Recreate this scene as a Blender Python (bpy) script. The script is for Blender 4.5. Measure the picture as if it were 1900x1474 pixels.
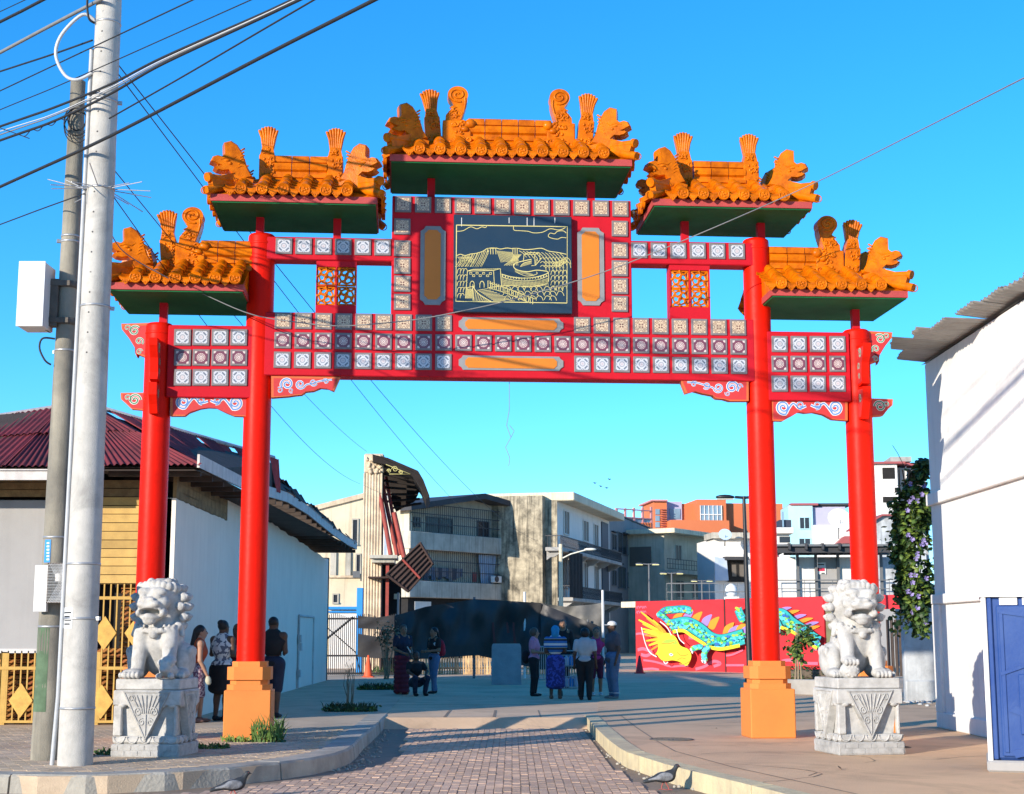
import bpy, bmesh, math, random
import numpy as np
from mathutils import Vector, Matrix, Euler
for o in list(bpy.data.objects): bpy.data.objects.remove(o, do_unlink=True)
SC = bpy.context.scene
COL = SC.collection
R = math.radians
# ------------------------------------------------------------------ camera
PITCH = R(9.05); FPX = 2780.0; CH = 1.58
cam_d = bpy.data.cameras.new('camera'); cam = bpy.data.objects.new('camera', cam_d); COL.objects.link(cam)
cam.location = (0, 0, CH); cam.rotation_euler = (R(90) + PITCH, 0, 0)
cam_d.sensor_width = 36.0; cam_d.sensor_fit = 'HORIZONTAL'; cam_d.lens = 36.0 * FPX / 1900.0
cam_d.clip_start = 0.1; cam_d.clip_end = 5000
SC.camera = cam
# ------------------------------------------------------------------ sky and sun
SUN_AZ = R(41.0); SUN_EL = R(14.0)
w = bpy.data.worlds.new('World'); SC.world = w; w.use_nodes = True
nt = w.node_tree; nt.nodes.clear()
sky = nt.nodes.new('ShaderNodeTexSky'); sky.sky_type = 'NISHITA'; sky.sun_disc = False
sky.sun_elevation = SUN_EL; sky.sun_rotation = math.pi + SUN_AZ
sky.altitude = 0; sky.air_density = 1.0; sky.dust_density = 0.0; sky.ozone_density = 7.0
hsv = nt.nodes.new('ShaderNodeHueSaturation'); hsv.inputs['Saturation'].default_value = 1.11; hsv.inputs['Hue'].default_value = 0.495
bg = nt.nodes.new('ShaderNodeBackground'); bg.inputs['Strength'].default_value = 0.15
wo = nt.nodes.new('ShaderNodeOutputWorld')
nt.links.new(sky.outputs[0], hsv.inputs['Color']); nt.links.new(hsv.outputs[0], bg.inputs['Color']); nt.links.new(bg.outputs[0], wo.inputs['Surface'])
sd = bpy.data.lights.new('sun', 'SUN'); sd.energy = 3.3; sd.angle = R(0.5); sd.color = (1.0, 0.90, 0.76)
sun = bpy.data.objects.new('sun', sd); COL.objects.link(sun)
LDIR = Vector((math.sin(SUN_AZ) * math.cos(SUN_EL), math.cos(SUN_AZ) * math.cos(SUN_EL), -math.sin(SUN_EL)))
sun.rotation_euler = LDIR.to_track_quat('-Z', 'Y').to_euler(); sun.location = (-20, -20, 30)
vs = SC.view_settings; vs.view_transform = 'Standard'; vs.look = 'None'; vs.gamma = 1.0; vs.exposure = 1.1; vs.use_curve_mapping = False

# ------------------------------------------------------------------ measuring: photo pixel -> place
def ray(px, py):
    x = (px - 950.0) / FPX; y = -(py - 737.0) / FPX
    c, s = math.cos(PITCH), math.sin(PITCH)
    return Vector((x, c - y * s, s + y * c))
def P(px, py, Y):
    d = ray(px, py); k = Y / d.y
    return Vector((d.x * k, Y, CH + d.z * k))
def G(px, py, z=0.0):
    d = ray(px, py); k = (z - CH) / d.z
    return Vector((d.x * k, d.y * k, z))
class Frame:
    """vertical plane through o, local x along, local y away from the viewer, z up"""
    def __init__(s, o, along):
        s.o = Vector((o[0], o[1], 0)); s.a = Vector((along[0], along[1], 0)).normalized()
        s.n = Vector((-s.a.y, s.a.x, 0)); s.rz = math.atan2(s.a.y, s.a.x)
    def xz(s, px, py, off=0.0):
        d = ray(px, py); c = Vector((0, 0, CH)); p0 = s.o + s.n * off
        k = (p0 - c).dot(s.n) / d.dot(s.n); q = c + d * k
        return ((q - p0).dot(s.a), q.z)
    def x(s, px, off=0.0): return s.xz(px, 1180, off)[0]
    def z(s, px, py, off=0.0): return s.xz(px, py, off)[1]

# ------------------------------------------------------------------ materials
MATS = {}
def mat(name, col, rough=0.75, var=0.18, scale=3.0, bump=0.15, bscale=40.0, col2=None, metal=0.0, streak=0.0, spec=0.4, emit=None, obj_rand=0.0, island=0.0, coat=0.0, stain=0.0, stain_scale=0.5):
    """a noisy painted / mineral surface: colour col varied towards col2 with large and small noise, fine relief"""
    if name in MATS: return MATS[name]
    m = bpy.data.materials.new(name); m.use_nodes = True; t = m.node_tree; N = t.nodes; L = t.links
    b = N['Principled BSDF']; b.inputs['Roughness'].default_value = rough; b.inputs['Metallic'].default_value = metal
    b.inputs['Specular IOR Level'].default_value = spec
    if coat: b.inputs['Coat Weight'].default_value = coat; b.inputs['Coat Roughness'].default_value = 0.12
    c2 = col2 or tuple(max(0, c * (1 - 0.55)) for c in col)
    tc = N.new('ShaderNodeNewGeometry')
    nz = N.new('ShaderNodeTexNoise'); nz.inputs['Scale'].default_value = scale; nz.inputs['Detail'].default_value = 8; nz.inputs['Roughness'].default_value = 0.65
    L.new(tc.outputs['Position'], nz.inputs['Vector'])
    rmp = N.new('ShaderNodeMapRange'); rmp.inputs['From Min'].default_value = 0.38; rmp.inputs['From Max'].default_value = 0.78
    rmp.inputs['To Max'].default_value = min(1.0, var * 2.2)
    L.new(nz.outputs['Fac'], rmp.inputs['Value'])
    mx = N.new('ShaderNodeMix'); mx.data_type = 'RGBA'; mx.inputs['A'].default_value = (*col, 1); mx.inputs['B'].default_value = (*c2, 1)
    L.new(rmp.outputs[0], mx.inputs['Factor']); out = mx.outputs['Result']
    if streak:
        mp = N.new('ShaderNodeMapping'); mp.inputs['Scale'].default_value = (5.0, 5.0, 0.35); L.new(tc.outputs['Position'], mp.inputs['Vector'])
        n2 = N.new('ShaderNodeTexNoise'); n2.inputs['Scale'].default_value = 1.3; n2.inputs['Detail'].default_value = 6; L.new(mp.outputs[0], n2.inputs['Vector'])
        r2 = N.new('ShaderNodeMapRange'); r2.inputs['From Min'].default_value = 0.5; r2.inputs['From Max'].default_value = 0.75; r2.inputs['To Max'].default_value = streak
        L.new(n2.outputs['Fac'], r2.inputs['Value'])
        m2 = N.new('ShaderNodeMix'); m2.data_type = 'RGBA'; m2.inputs['B'].default_value = (*[c * 0.35 for c in c2], 1)
        L.new(r2.outputs[0], m2.inputs['Factor']); L.new(out, m2.inputs['A']); out = m2.outputs['Result']
    if stain:
        n5 = N.new('ShaderNodeTexNoise'); n5.inputs['Scale'].default_value = stain_scale; n5.inputs['Detail'].default_value = 12; n5.inputs['Roughness'].default_value = 0.72; n5.inputs['Distortion'].default_value = 0.8
        L.new(tc.outputs['Position'], n5.inputs['Vector'])
        r5 = N.new('ShaderNodeMapRange'); r5.inputs['From Min'].default_value = 0.50; r5.inputs['From Max'].default_value = 0.66; r5.inputs['To Max'].default_value = stain
        L.new(n5.outputs['Fac'], r5.inputs['Value'])
        m5 = N.new('ShaderNodeMix'); m5.data_type = 'RGBA'; m5.inputs['B'].default_value = (*[c * 0.55 for c in c2], 1)
        L.new(r5.outputs[0], m5.inputs['Factor']); L.new(out, m5.inputs['A']); out = m5.outputs['Result']
    if obj_rand or island:
        src = N.new('ShaderNodeObjectInfo').outputs['Random'] if obj_rand else tc.outputs['Random Per Island']
        amt = obj_rand or island
        r3 = N.new('ShaderNodeMapRange'); r3.inputs['To Min'].default_value = 1 - amt; r3.inputs['To Max'].default_value = 1 + amt * 0.7
        L.new(src, r3.inputs['Value'])
        hv = N.new('ShaderNodeHueSaturation'); L.new(r3.outputs[0], hv.inputs['Value']); L.new(out, hv.inputs['Color']); out = hv.outputs[0]
    L.new(out, b.inputs['Base Color'])
    if bump:
        n3 = N.new('ShaderNodeTexNoise'); n3.inputs['Scale'].default_value = bscale; n3.inputs['Detail'].default_value = 6; L.new(tc.outputs['Position'], n3.inputs['Vector'])
        bp = N.new('ShaderNodeBump'); bp.inputs['Strength'].default_value = bump; bp.inputs['Distance'].default_value = 0.02
        L.new(n3.outputs['Fac'], bp.inputs['Height']); L.new(bp.outputs[0], b.inputs['Normal'])
        rr = N.new('ShaderNodeMapRange'); rr.inputs['To Min'].default_value = max(0.05, rough - 0.12); rr.inputs['To Max'].default_value = min(1, rough + 0.12)
        L.new(nz.outputs['Fac'], rr.inputs['Value']); L.new(rr.outputs[0], b.inputs['Roughness'])
    if emit:
        b.inputs['Emission Color'].default_value = (*emit[0], 1); b.inputs['Emission Strength'].default_value = emit[1]
    MATS[name] = m; return m
def flat(name, col, rough=0.6, **k):
    return mat(name, col, rough, var=k.pop('var', 0.08), bump=k.pop('bump', 0.0), **k)

# ------------------------------------------------------------------ mesh building
def link(o, parent=None):
    COL.objects.link(o)
    if parent is not None: o.parent = parent
    return o
def tag(o, label=None, cat=None, group=None, kind=None):
    if label: o['label'] = label
    if cat: o['category'] = cat
    if group: o['group'] = group
    if kind: o['kind'] = kind
    return o
def thing(name, label, cat, loc=(0, 0, 0), rz=0.0, group=None):
    o = bpy.data.objects.new(name, None); o.empty_display_size = 0.1; link(o); o.location = loc; o.rotation_euler = (0, 0, rz)
    return tag(o, label, cat, group)
class MB:
    def __init__(s): s.v = []; s.f = []; s.m = []; s.sm = []
    def add(s, vs, fs, mi=0, smooth=False):
        b = len(s.v); s.v.extend([tuple(v) for v in vs])
        for f in fs: s.f.append(tuple(i + b for i in f)); s.m.append(mi); s.sm.append(smooth)
        return s
    def box(s, x0, x1, y0, y1, z0, z1, mi=0, M=None, bev=0.0):
        if x0 > x1: x0, x1 = x1, x0
        if y0 > y1: y0, y1 = y1, y0
        if z0 > z1: z0, z1 = z1, z0
        if bev > 0:
            b = min(bev, (x1 - x0) * .4, (y1 - y0) * .4, (z1 - z0) * .4)
            vs = []; X = (x0, x1); Y = (y0, y1); Z = (z0, z1); idx = {}
            for i in (0, 1):
                for j in (0, 1):
                    for k in (0, 1):
                        sx, sy, sz = (1 - 2 * i) * b, (1 - 2 * j) * b, (1 - 2 * k) * b
                        idx[i, j, k, 0] = len(vs); vs.append((X[i], Y[j] + sy, Z[k] + sz))
                        idx[i, j, k, 1] = len(vs); vs.append((X[i] + sx, Y[j], Z[k] + sz))
                        idx[i, j, k, 2] = len(vs); vs.append((X[i] + sx, Y[j] + sy, Z[k]))
            fs = []
            q = [(0, 0), (1, 0), (1, 1), (0, 1)]
            for i in (0, 1):
                f = [idx[i, a, c, 0] for a, c in q]; fs.append(f if i else f[::-1])
                f = [idx[a, i, c, 1] for a, c in q]; fs.append(f[::-1] if i else f)
                f = [idx[a, c, i, 2] for a, c in q]; fs.append(f if i else f[::-1])
            for a in (0, 1):
                for c in (0, 1):
                    fs.append([idx[0, a, c, 1], idx[1, a, c, 1], idx[1, a, c, 2], idx[0, a, c, 2]])
                    fs.append([idx[a, 0, c, 0], idx[a, 1, c, 0], idx[a, 1, c, 2], idx[a, 0, c, 2]])
                    fs.append([idx[a, c, 0, 0], idx[a, c, 1, 0], idx[a, c, 1, 1], idx[a, c, 0, 1]])
            for k in idx:
                pass
            for i in (0, 1):
                for j in (0, 1):
                    for k in (0, 1): fs.append([idx[i, j, k, 0], idx[i, j, k, 1], idx[i, j, k, 2]])
        else:
            vs = [(x0, y0, z0), (x1, y0, z0), (x1, y1, z0), (x0, y1, z0), (x0, y0, z1), (x1, y0, z1), (x1, y1, z1), (x0, y1, z1)]
            fs = [(0, 3, 2, 1), (4, 5, 6, 7), (0, 1, 5, 4), (1, 2, 6, 5), (2, 3, 7, 6), (3, 0, 4, 7)]
        if M is not None: vs = [M @ Vector(v) for v in vs]
        return s.add(vs, fs, mi)
    def cyl(s, p0, p1, r0, r1=None, n=12, mi=0, cap=True, smooth=True):
        r1 = r0 if r1 is None else r1; p0 = Vector(p0); p1 = Vector(p1); d = (p1 - p0).normalized()
        a = d.orthogonal().normalized(); b = d.cross(a); vs = []; fs = []
        for p, r in ((p0, r0), (p1, r1)):
            for i in range(n):
                t = 2 * math.pi * i / n; vs.append(p + a * (math.cos(t) * r) + b * (math.sin(t) * r))
        for i in range(n): j = (i + 1) % n; fs.append((i, j, n + j, n + i))
        s.add(vs, fs, mi, smooth)
        if cap: s.add(vs, [tuple(range(n))[::-1], tuple(range(n, 2 * n))], mi, False)
        return s
    def tube(s, pts, r, n=6, mi=0, closed=False, smooth=True):
        pts = [Vector(p) for p in pts]; N = len(pts); rs = r if isinstance(r, (list, tuple)) else [r] * N
        vs = []; fs = []; up = None
        for i, p in enumerate(pts):
            q0 = pts[i - 1] if (i or closed) else p; q1 = pts[(i + 1) % N] if (i < N - 1 or closed) else p
            d = (q1 - q0); d = d.normalized() if d.length > 1e-9 else Vector((0, 0, 1))
            if up is None: up = d.orthogonal().normalized()
            up = (up - d * up.dot(d)); up = up.normalized() if up.length > 1e-6 else d.orthogonal().normalized()
            b = d.cross(up)
            for k in range(n):
                t = 2 * math.pi * k / n; vs.append(p + up * (math.cos(t) * rs[i]) + b * (math.sin(t) * rs[i]))
        for i in range(N if closed else N - 1):
            i2 = (i + 1) % N
            for k in range(n): k2 = (k + 1) % n; fs.append((i * n + k, i * n + k2, i2 * n + k2, i2 * n + k))
        s.add(vs, fs, mi, smooth)
        if not closed: s.add(vs, [tuple(range(n))[::-1], tuple(range((N - 1) * n, N * n))], mi, False)
        return s
    def prism(s, poly, y0, y1, mi=0, axis='y', M=None, smooth=False):
        """poly: 2-D outline (x,z) extruded along y (axis y), or (x,y) along z (axis z), or (y,z) along x"""
        if sum(poly[i - 1][0] * poly[i][1] - poly[i][0] * poly[i - 1][1] for i in range(len(poly))) < 0: poly = poly[::-1]
        n = len(poly)
        if axis == 'y': f = lambda p, t: (p[0], t, p[1])
        elif axis == 'z': f = lambda p, t: (p[0], p[1], t)
        else: f = lambda p, t: (t, p[0], p[1])
        if y0 > y1: y0, y1 = y1, y0
        vs = [f(p, y0) for p in poly] + [f(p, y1) for p in poly]
        if M is not None: vs = [M @ Vector(v) for v in vs]
        A = tuple(range(n)); B = tuple(range(n, 2 * n))
        if axis == 'y': caps = [A, B[::-1]]; side = [(i, n + i, n + (i + 1) % n, (i + 1) % n) for i in range(n)]
        else: caps = [A[::-1], B]; side = [(i, (i + 1) % n, n + (i + 1) % n, n + i) for i in range(n)]
        s.add(vs, caps, mi); s.add(vs, side, mi, smooth); return s
    def lathe(s, prof, n=16, c=(0, 0), mi=0, smooth=True):
        vs = []; fs = []; k = len(prof)
        for r, z in prof:
            for i in range(n): t = 2 * math.pi * i / n; vs.append((c[0] + r * math.cos(t), c[1] + r * math.sin(t), z))
        for a in range(k - 1):
            for i in range(n): j = (i + 1) % n; fs.append((a * n + i, a * n + j, (a + 1) * n + j, (a + 1) * n + i))
        s.add(vs, fs, mi, smooth); s.add(vs, [tuple(range(n))[::-1], tuple(range((k - 1) * n, k * n))], mi); return s
    def ell(s, c, r, n=10, mi=0, M=None):
        c = Vector(c); vs = [(0, 0, -1)]; fs = []; m = n // 2
        for j in range(1, m):
            ph = -math.pi / 2 + math.pi * j / m
            for i in range(n): t = 2 * math.pi * i / n; vs.append((math.cos(ph) * math.cos(t), math.cos(ph) * math.sin(t), math.sin(ph)))
        vs.append((0, 0, 1)); top = len(vs) - 1
        for i in range(n):
            j = (i + 1) % n; fs.append((0, 1 + j, 1 + i)); fs.append((top, 1 + (m - 2) * n + i, 1 + (m - 2) * n + j))
            for a in range(m - 2): fs.append((1 + a * n + i, 1 + a * n + j, 1 + (a + 1) * n + j, 1 + (a + 1) * n + i))
        rr = (r, r, r) if isinstance(r, (int, float)) else r
        vs = [Vector((v[0] * rr[0], v[1] * rr[1], v[2] * rr[2])) for v in vs]
        if M is not None: vs = [M @ v for v in vs]
        return s.add([v + c for v in vs], fs, mi, True)
    def quad(s, a, b, c, d, mi=0): return s.add([a, b, c, d], [(0, 1, 2, 3)], mi)
    def ribbon(s, pts, w, y, mi=0, th=0.004, taper=False):
        """flat painted line in a local x-z plane facing -y, raised th off the surface"""
        n = len(pts); L = []; Rr = []
        for i in range(n):
            a = pts[max(0, i - 1)]; b = pts[min(n - 1, i + 1)]; dx, dz = b[0] - a[0], b[1] - a[1]; l = math.hypot(dx, dz) or 1
            ww = w * (1 - 0.75 * i / (n - 1)) if taper else w
            nx, nz = -dz / l * ww / 2, dx / l * ww / 2
            L.append((pts[i][0] + nx, pts[i][1] + nz)); Rr.append((pts[i][0] - nx, pts[i][1] - nz))
        vs = [(p[0], y - th, p[1]) for p in L] + [(p[0], y - th, p[1]) for p in Rr]
        fs = [(i, n + i, n + i + 1, i + 1) for i in range(n - 1)]
        return s.add(vs, fs, mi)
    def mesh(s, name):
        me = bpy.data.meshes.new(name); me.from_pydata([tuple(v) for v in s.v], [], s.f)
        me.polygons.foreach_set('material_index', s.m); me.polygons.foreach_set('use_smooth', s.sm); me.update(); return me
    def build(s, name, mats, parent=None, loc=None, rz=0.0):
        me = s.mesh(name)
        for m in (mats if isinstance(mats, (list, tuple)) else [mats]): me.materials.append(m)
        o = bpy.data.objects.new(name, me); link(o, parent)
        if loc is not None: o.location = loc
        o.rotation_euler = (0, 0, rz); return o
def inst(o, parent=None, loc=None, rot=None, scale=None):
    c = o.copy(); COL.objects.link(c); c.parent = parent
    if loc is not None: c.location = loc
    if rot is not None: c.rotation_euler = rot
    if scale is not None: c.scale = scale
    return c
def new_obj(name, me, parent=None, loc=(0, 0, 0), rot=(0, 0, 0)):
    o = bpy.data.objects.new(name, me); link(o, parent); o.location = loc; o.rotation_euler = rot; return o
def struct(o): o['kind'] = 'structure'; return o
def spiral(cx, cz, r0, r1, a0, turns, n=28):
    return [(cx + (r0 + (r1 - r0) * i / n) * math.cos(a0 + turns * 2 * math.pi * i / n), cz + (r0 + (r1 - r0) * i / n) * math.sin(a0 + turns * 2 * math.pi * i / n)) for i in range(n + 1)]
def bez(p, n=10):
    """Catmull-Rom through 2-D points"""
    out = []; q = [p[0]] + list(p) + [p[-1]]
    for i in range(1, len(q) - 2):
        for k in range(n):
            t = k / n; a, b, c, d = q[i - 1], q[i], q[i + 1], q[i + 2]
            out.append(tuple(0.5 * (2 * b[j] + (c[j] - a[j]) * t + (2 * a[j] - 5 * b[j] + 4 * c[j] - d[j]) * t * t + (-a[j] + 3 * b[j] - 3 * c[j] + d[j]) * t ** 3) for j in range(len(b))))
    out.append(tuple(p[-1])); return out

# ------------------------------------------------------------------ sculpting: smooth union of round cones and ellipsoids, meshed by surface nets
def sculpt(prims, vox, lo, hi, k=0.03):
    """prims: ('e', centre, radii, [k]) | ('c', p0, p1, r0, r1, [k]); leading '-' carves"""
    lo = np.array(lo, float); hi = np.array(hi, float); n = np.ceil((hi - lo) / vox).astype(int) + 1
    ax = [lo[i] + vox * np.arange(n[i]) for i in range(3)]
    F = np.full(tuple(n), 1.0, np.float32)
    for p in prims:
        t = p[0]; cut = t[0] == '-'; t = t[-1]
        if t == 'e':
            c = np.array(p[1], float); r = np.array(p[2], float) * np.ones(3); kk = p[3] if len(p) > 3 else k; mn = c - r; mxx = c + r
        else:
            a = np.array(p[1], float); b = np.array(p[2], float); r0 = p[3]; r1 = p[4]; kk = p[5] if len(p) > 5 else k
            mn = np.minimum(a - r0, b - r1); mxx = np.maximum(a + r0, b + r1)
        pad = kk * 1.5 + 3 * vox
        i0 = np.maximum(0, np.floor((mn - pad - lo) / vox).astype(int)); i1 = np.minimum(n, np.ceil((mxx + pad - lo) / vox).astype(int) + 1)
        if (i1 <= i0).any(): continue
        X = ax[0][i0[0]:i1[0], None, None]; Y = ax[1][None, i0[1]:i1[1], None]; Z = ax[2][None, None, i0[2]:i1[2]]
        if t == 'e':
            q = np.sqrt(((X - c[0]) / r[0]) ** 2 + ((Y - c[1]) / r[1]) ** 2 + ((Z - c[2]) / r[2]) ** 2)
            g = np.sqrt(((X - c[0]) / r[0] ** 2) ** 2 + ((Y - c[1]) / r[1] ** 2) ** 2 + ((Z - c[2]) / r[2] ** 2) ** 2)
            D = q * (q - 1) / np.maximum(g, 1e-6)
        else:
            d = b - a; L2 = max(d.dot(d), 1e-9)
            h = np.clip(((X - a[0]) * d[0] + (Y - a[1]) * d[1] + (Z - a[2]) * d[2]) / L2, 0, 1)
            D = np.sqrt((X - a[0] - d[0] * h) ** 2 + (Y - a[1] - d[1] * h) ** 2 + (Z - a[2] - d[2] * h) ** 2) - (r0 + (r1 - r0) * h)
        S = F[i0[0]:i1[0], i0[1]:i1[1], i0[2]:i1[2]]
        if cut:
            D = -D; h = np.maximum(kk - np.abs(S - D), 0) / max(kk, 1e-6); S[...] = np.maximum(S, D) + h * h * kk * 0.25
        else:
            h = np.maximum(kk - np.abs(S - D), 0) / max(kk, 1e-6); S[...] = np.minimum(S, D) - h * h * kk * 0.25
    F[0] = F[-1] = 1; F[:, 0] = F[:, -1] = 1; F[:, :, 0] = F[:, :, -1] = 1
    I = F < 0; m = n - 1
    corners = [(i, j, l) for i in (0, 1) for j in (0, 1) for l in (0, 1)]
    cnt = np.zeros(tuple(m), np.int8)
    for c in corners: cnt += I[c[0]:c[0] + m[0], c[1]:c[1] + m[1], c[2]:c[2] + m[2]]
    act = (cnt > 0) & (cnt < 8); idx = np.full(tuple(m), -1, np.int64); ii = np.argwhere(act); idx[act] = np.arange(len(ii))
    acc = np.zeros((len(ii), 3)); num = np.zeros(len(ii))
    for a in range(3):
        for c in corners:
            if c[a]: continue
            c2 = list(c); c2[a] = 1
            fa = F[ii[:, 0] + c[0], ii[:, 1] + c[1], ii[:, 2] + c[2]]; fb = F[ii[:, 0] + c2[0], ii[:, 1] + c2[1], ii[:, 2] + c2[2]]
            x = (fa < 0) != (fb < 0); t = np.where(x, fa / np.where(x, fa - fb, 1), 0)
            p = np.tile(np.array(c, float), (len(ii), 1)); p[:, a] += t
            acc[x] += p[x]; num[x] += 1
    V = lo + (ii + acc / np.maximum(num, 1)[:, None]) * vox
    faces = []
    for a in range(3):
        b, c = (a + 1) % 3, (a + 2) % 3
        sl0 = [slice(1, m[q]) for q in range(3)]; sl0[a] = slice(0, m[a]); sl1 = list(sl0); sl1[a] = slice(1, m[a] + 1)
        A = I[tuple(sl0)]; B = I[tuple(sl1)]; e = np.argwhere(A != B)
        off = np.ones(3, int); off[a] = 0; e2 = e + off; flip = B[tuple(e.T)]
        def g(db, dc):
            q = e2.copy(); q[:, b] += db; q[:, c] += dc; return idx[tuple(q.T)]
        Q = np.stack([g(-1, -1), g(0, -1), g(0, 0), g(-1, 0)], 1); Q[flip] = Q[flip][:, ::-1]; faces.append(Q)
    Fq = np.concatenate(faces) if faces else np.zeros((0, 4), int); Fq = Fq[(Fq >= 0).all(1)]
    return V, Fq
def sculpt_obj(name, prims, vox, lo, hi, m, parent=None, k=0.03, smooth=True):
    V, Fq = sculpt(prims, vox, lo, hi, k); me = bpy.data.meshes.new(name); me.from_pydata(V.tolist(), [], Fq.tolist())
    me.polygons.foreach_set('use_smooth', [smooth] * len(me.polygons)); me.materials.append(m); me.update()
    o = bpy.data.objects.new(name, me); link(o, parent); return o
# ================================================================== GROUND, ROAD, PAVEMENTS
SZ = 0.18; PZ = 0.172
random.seed(7)
m_ground = mat('ground_concrete', (0.56, 0.42, 0.29), 0.9, 0.3, 0.9, 0.3, 60, col2=(0.36, 0.27, 0.19))
m_plaza = mat('plaza_concrete', (0.70, 0.48, 0.30), 0.9, 0.35, 0.7, 0.3, 50, col2=(0.44, 0.31, 0.20), stain=0.45, stain_scale=0.4)
m_walkR = mat('tan_concrete', (0.66, 0.43, 0.25), 0.9, 0.3, 0.8, 0.35, 50, col2=(0.46, 0.30, 0.185), stain=0.5, stain_scale=0.55)
m_walkL = mat('grey_concrete', (0.58, 0.44, 0.30), 0.9, 0.3, 1.1, 0.35, 55, col2=(0.35, 0.265, 0.185), stain=0.4, stain_scale=0.8)
m_paver = mat('red_paver', (0.60, 0.40, 0.275), 0.9, 0.3, 1.2, 0.35, 70, col2=(0.38, 0.265, 0.19), island=0.14, stain=0.4, stain_scale=0.5)
m_paver1 = mat('red_paver_single', (0.60, 0.40, 0.275), 0.9, 0.3, 1.2, 0.35, 70, col2=(0.38, 0.265, 0.19), obj_rand=0.14, stain=0.4, stain_scale=0.5)
m_paverL = mat('grey_paver', (0.54, 0.41, 0.28), 0.9, 0.3, 1.2, 0.35, 70, col2=(0.33, 0.25, 0.18), island=0.22)
m_joint = mat('dirt_joint', (0.27, 0.20, 0.14), 0.95, 0.2, 4)
m_kerbL = mat('kerb_grey', (0.42, 0.385, 0.32), 0.9, 0.4, 2.2, 0.5, 30, col2=(0.19, 0.17, 0.14))
m_kerbR = mat('kerb_yellow', (0.62, 0.52, 0.31), 0.9, 0.4, 2.6, 0.5, 30, col2=(0.36, 0.30, 0.22), streak=0.3)
g = MB(); g.quad((-1500, -300, 0), (1500, -300, 0), (1500, 3000, 0), (-1500, 3000, 0))
struct(g.build('ground', m_ground))
# left pavement
LK = [G(*p, SZ) for p in [(-420, 1425), (-160, 1434), (0, 1438), (70, 1441), (200, 1440), (340, 1433), (460, 1423), (560, 1411), (610, 1402), (640, 1393), (655, 1382), (668, 1368), (690, 1350), (716, 1326), (747, 1290)]]
wl = [(p.x, p.y) for p in LK] + [(-5.7, 56), (-30, 56), (-30, LK[0].y)]
pav_l = struct(MB().prism(wl, 0.0, SZ, axis='z').build('pavement_left', [m_walkL]))
RK = [G(*p, SZ) for p in [(1108, 1328), (1130, 1350), (1160, 1375), (1190, 1395), (1290, 1425), (1500, 1474), (1760, 1545)]]
wr = [(p.x, p.y) for p in RK] + [(30, RK[-1].y), (30, 46), (RK[0].x + 1.2, 46)]
pav_r = struct(MB().prism(wr, 0.0, SZ, axis='z').build('pavement_right', [m_walkR]))
# raised plaza with its ramp
Yr0 = G(900, 1354, 0).y; Yr1 = G(900, 1332, PZ).y
pl = MB(); xl = LK[-2].x - 0.3
pl.prism([(LK[-2].x - .3, Yr1), (RK[0].x + 0.6, Yr1), (30, 44), (60, 60), (60, 400), (-60, 400), (-60, 56), (-5.7, 56), (LK[-1].x - .2, LK[-1].y), (LK[-2].x - .6, LK[-2].y)], 0.0, PZ, axis='z')
pl.add([(LK[-2].x - .3, Yr0, 0.004), (RK[0].x + 0.7, Yr0, 0.004), (RK[0].x + 0.6, Yr1, PZ - .002), (LK[-2].x - .3, Yr1, PZ - .002)], [(0, 1, 2, 3)])
plaza = struct(pl.build('plaza', [m_plaza]))
jt = MB()
for px in (812, 815, 912, 915, 1008):
    a = G(px, 1345, PZ); jt.box(a.x - .012, a.x + .012, Yr1 + .1, Yr1 + 2.6, PZ, PZ + .004)
jt.build('expansion_joint', m_joint, plaza)
for y in (31.5, 36.0, 41.5):
    jt = MB(); jt.box(-5.5, 9, y, y + .02, PZ + .001, PZ + .004); jt.build('expansion_joint', m_joint, plaza)
# kerb stones
def kerb(pts, m, h0, wd, parent, seg, out, lip):
    D = [0]
    for i in range(1, len(pts)): D.append(D[-1] + (pts[i] - pts[i - 1]).length)
    def at(s):
        for i in range(1, len(pts)):
            if s <= D[i] or i == len(pts) - 1: return pts[i - 1].lerp(pts[i], (s - D[i - 1]) / max(1e-6, D[i] - D[i - 1]))
    s = 0.0
    while s < D[-1] - .2:
        e = min(D[-1], s + seg * random.uniform(.8, 1.2)); k = 5; A = []; B = []
        for i in range(k):
            t = s + .012 + (e - s - .024) * i / (k - 1); p = at(t); q = at(min(D[-1], t + .25)); r = at(max(0, t - .25)); d = (q - r).normalized(); nrm = Vector((d.y, -d.x, 0)) * out
            jit = random.uniform(-.006, .006)
            A.append(p + nrm * (lip + jit)); B.append(p - nrm * wd)
        v = []; f = []; zt = SZ + random.uniform(.006, .014)
        for i in range(k):
            c = .025
            n_ = (A[i] - B[i]).normalized()
            v += [(A[i].x + n_.x * .015, A[i].y + n_.y * .015, -.01), (A[i].x, A[i].y, zt - c), (A[i].x - n_.x * c, A[i].y - n_.y * c, zt), (B[i].x, B[i].y, zt), (B[i].x, B[i].y, -.01)]
        for i in range(k - 1):
            for j in range(4): f.append((i * 5 + j, i * 5 + j + 1, i * 5 + 5 + j + 1, i * 5 + 5 + j))
        f += [(0, 1, 2, 3, 4), tuple((k - 1) * 5 + j for j in (4, 3, 2, 1, 0))]
        MB().add(v, f).build('kerb_stone', m, parent); s = e
kerb(LK[:-1], m_kerbL, .18, .30, pav_l, 3.2, 1, .03)
kerb(RK, m_kerbR, .18, .22, pav_r, 2.2, -1, .03)
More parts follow.
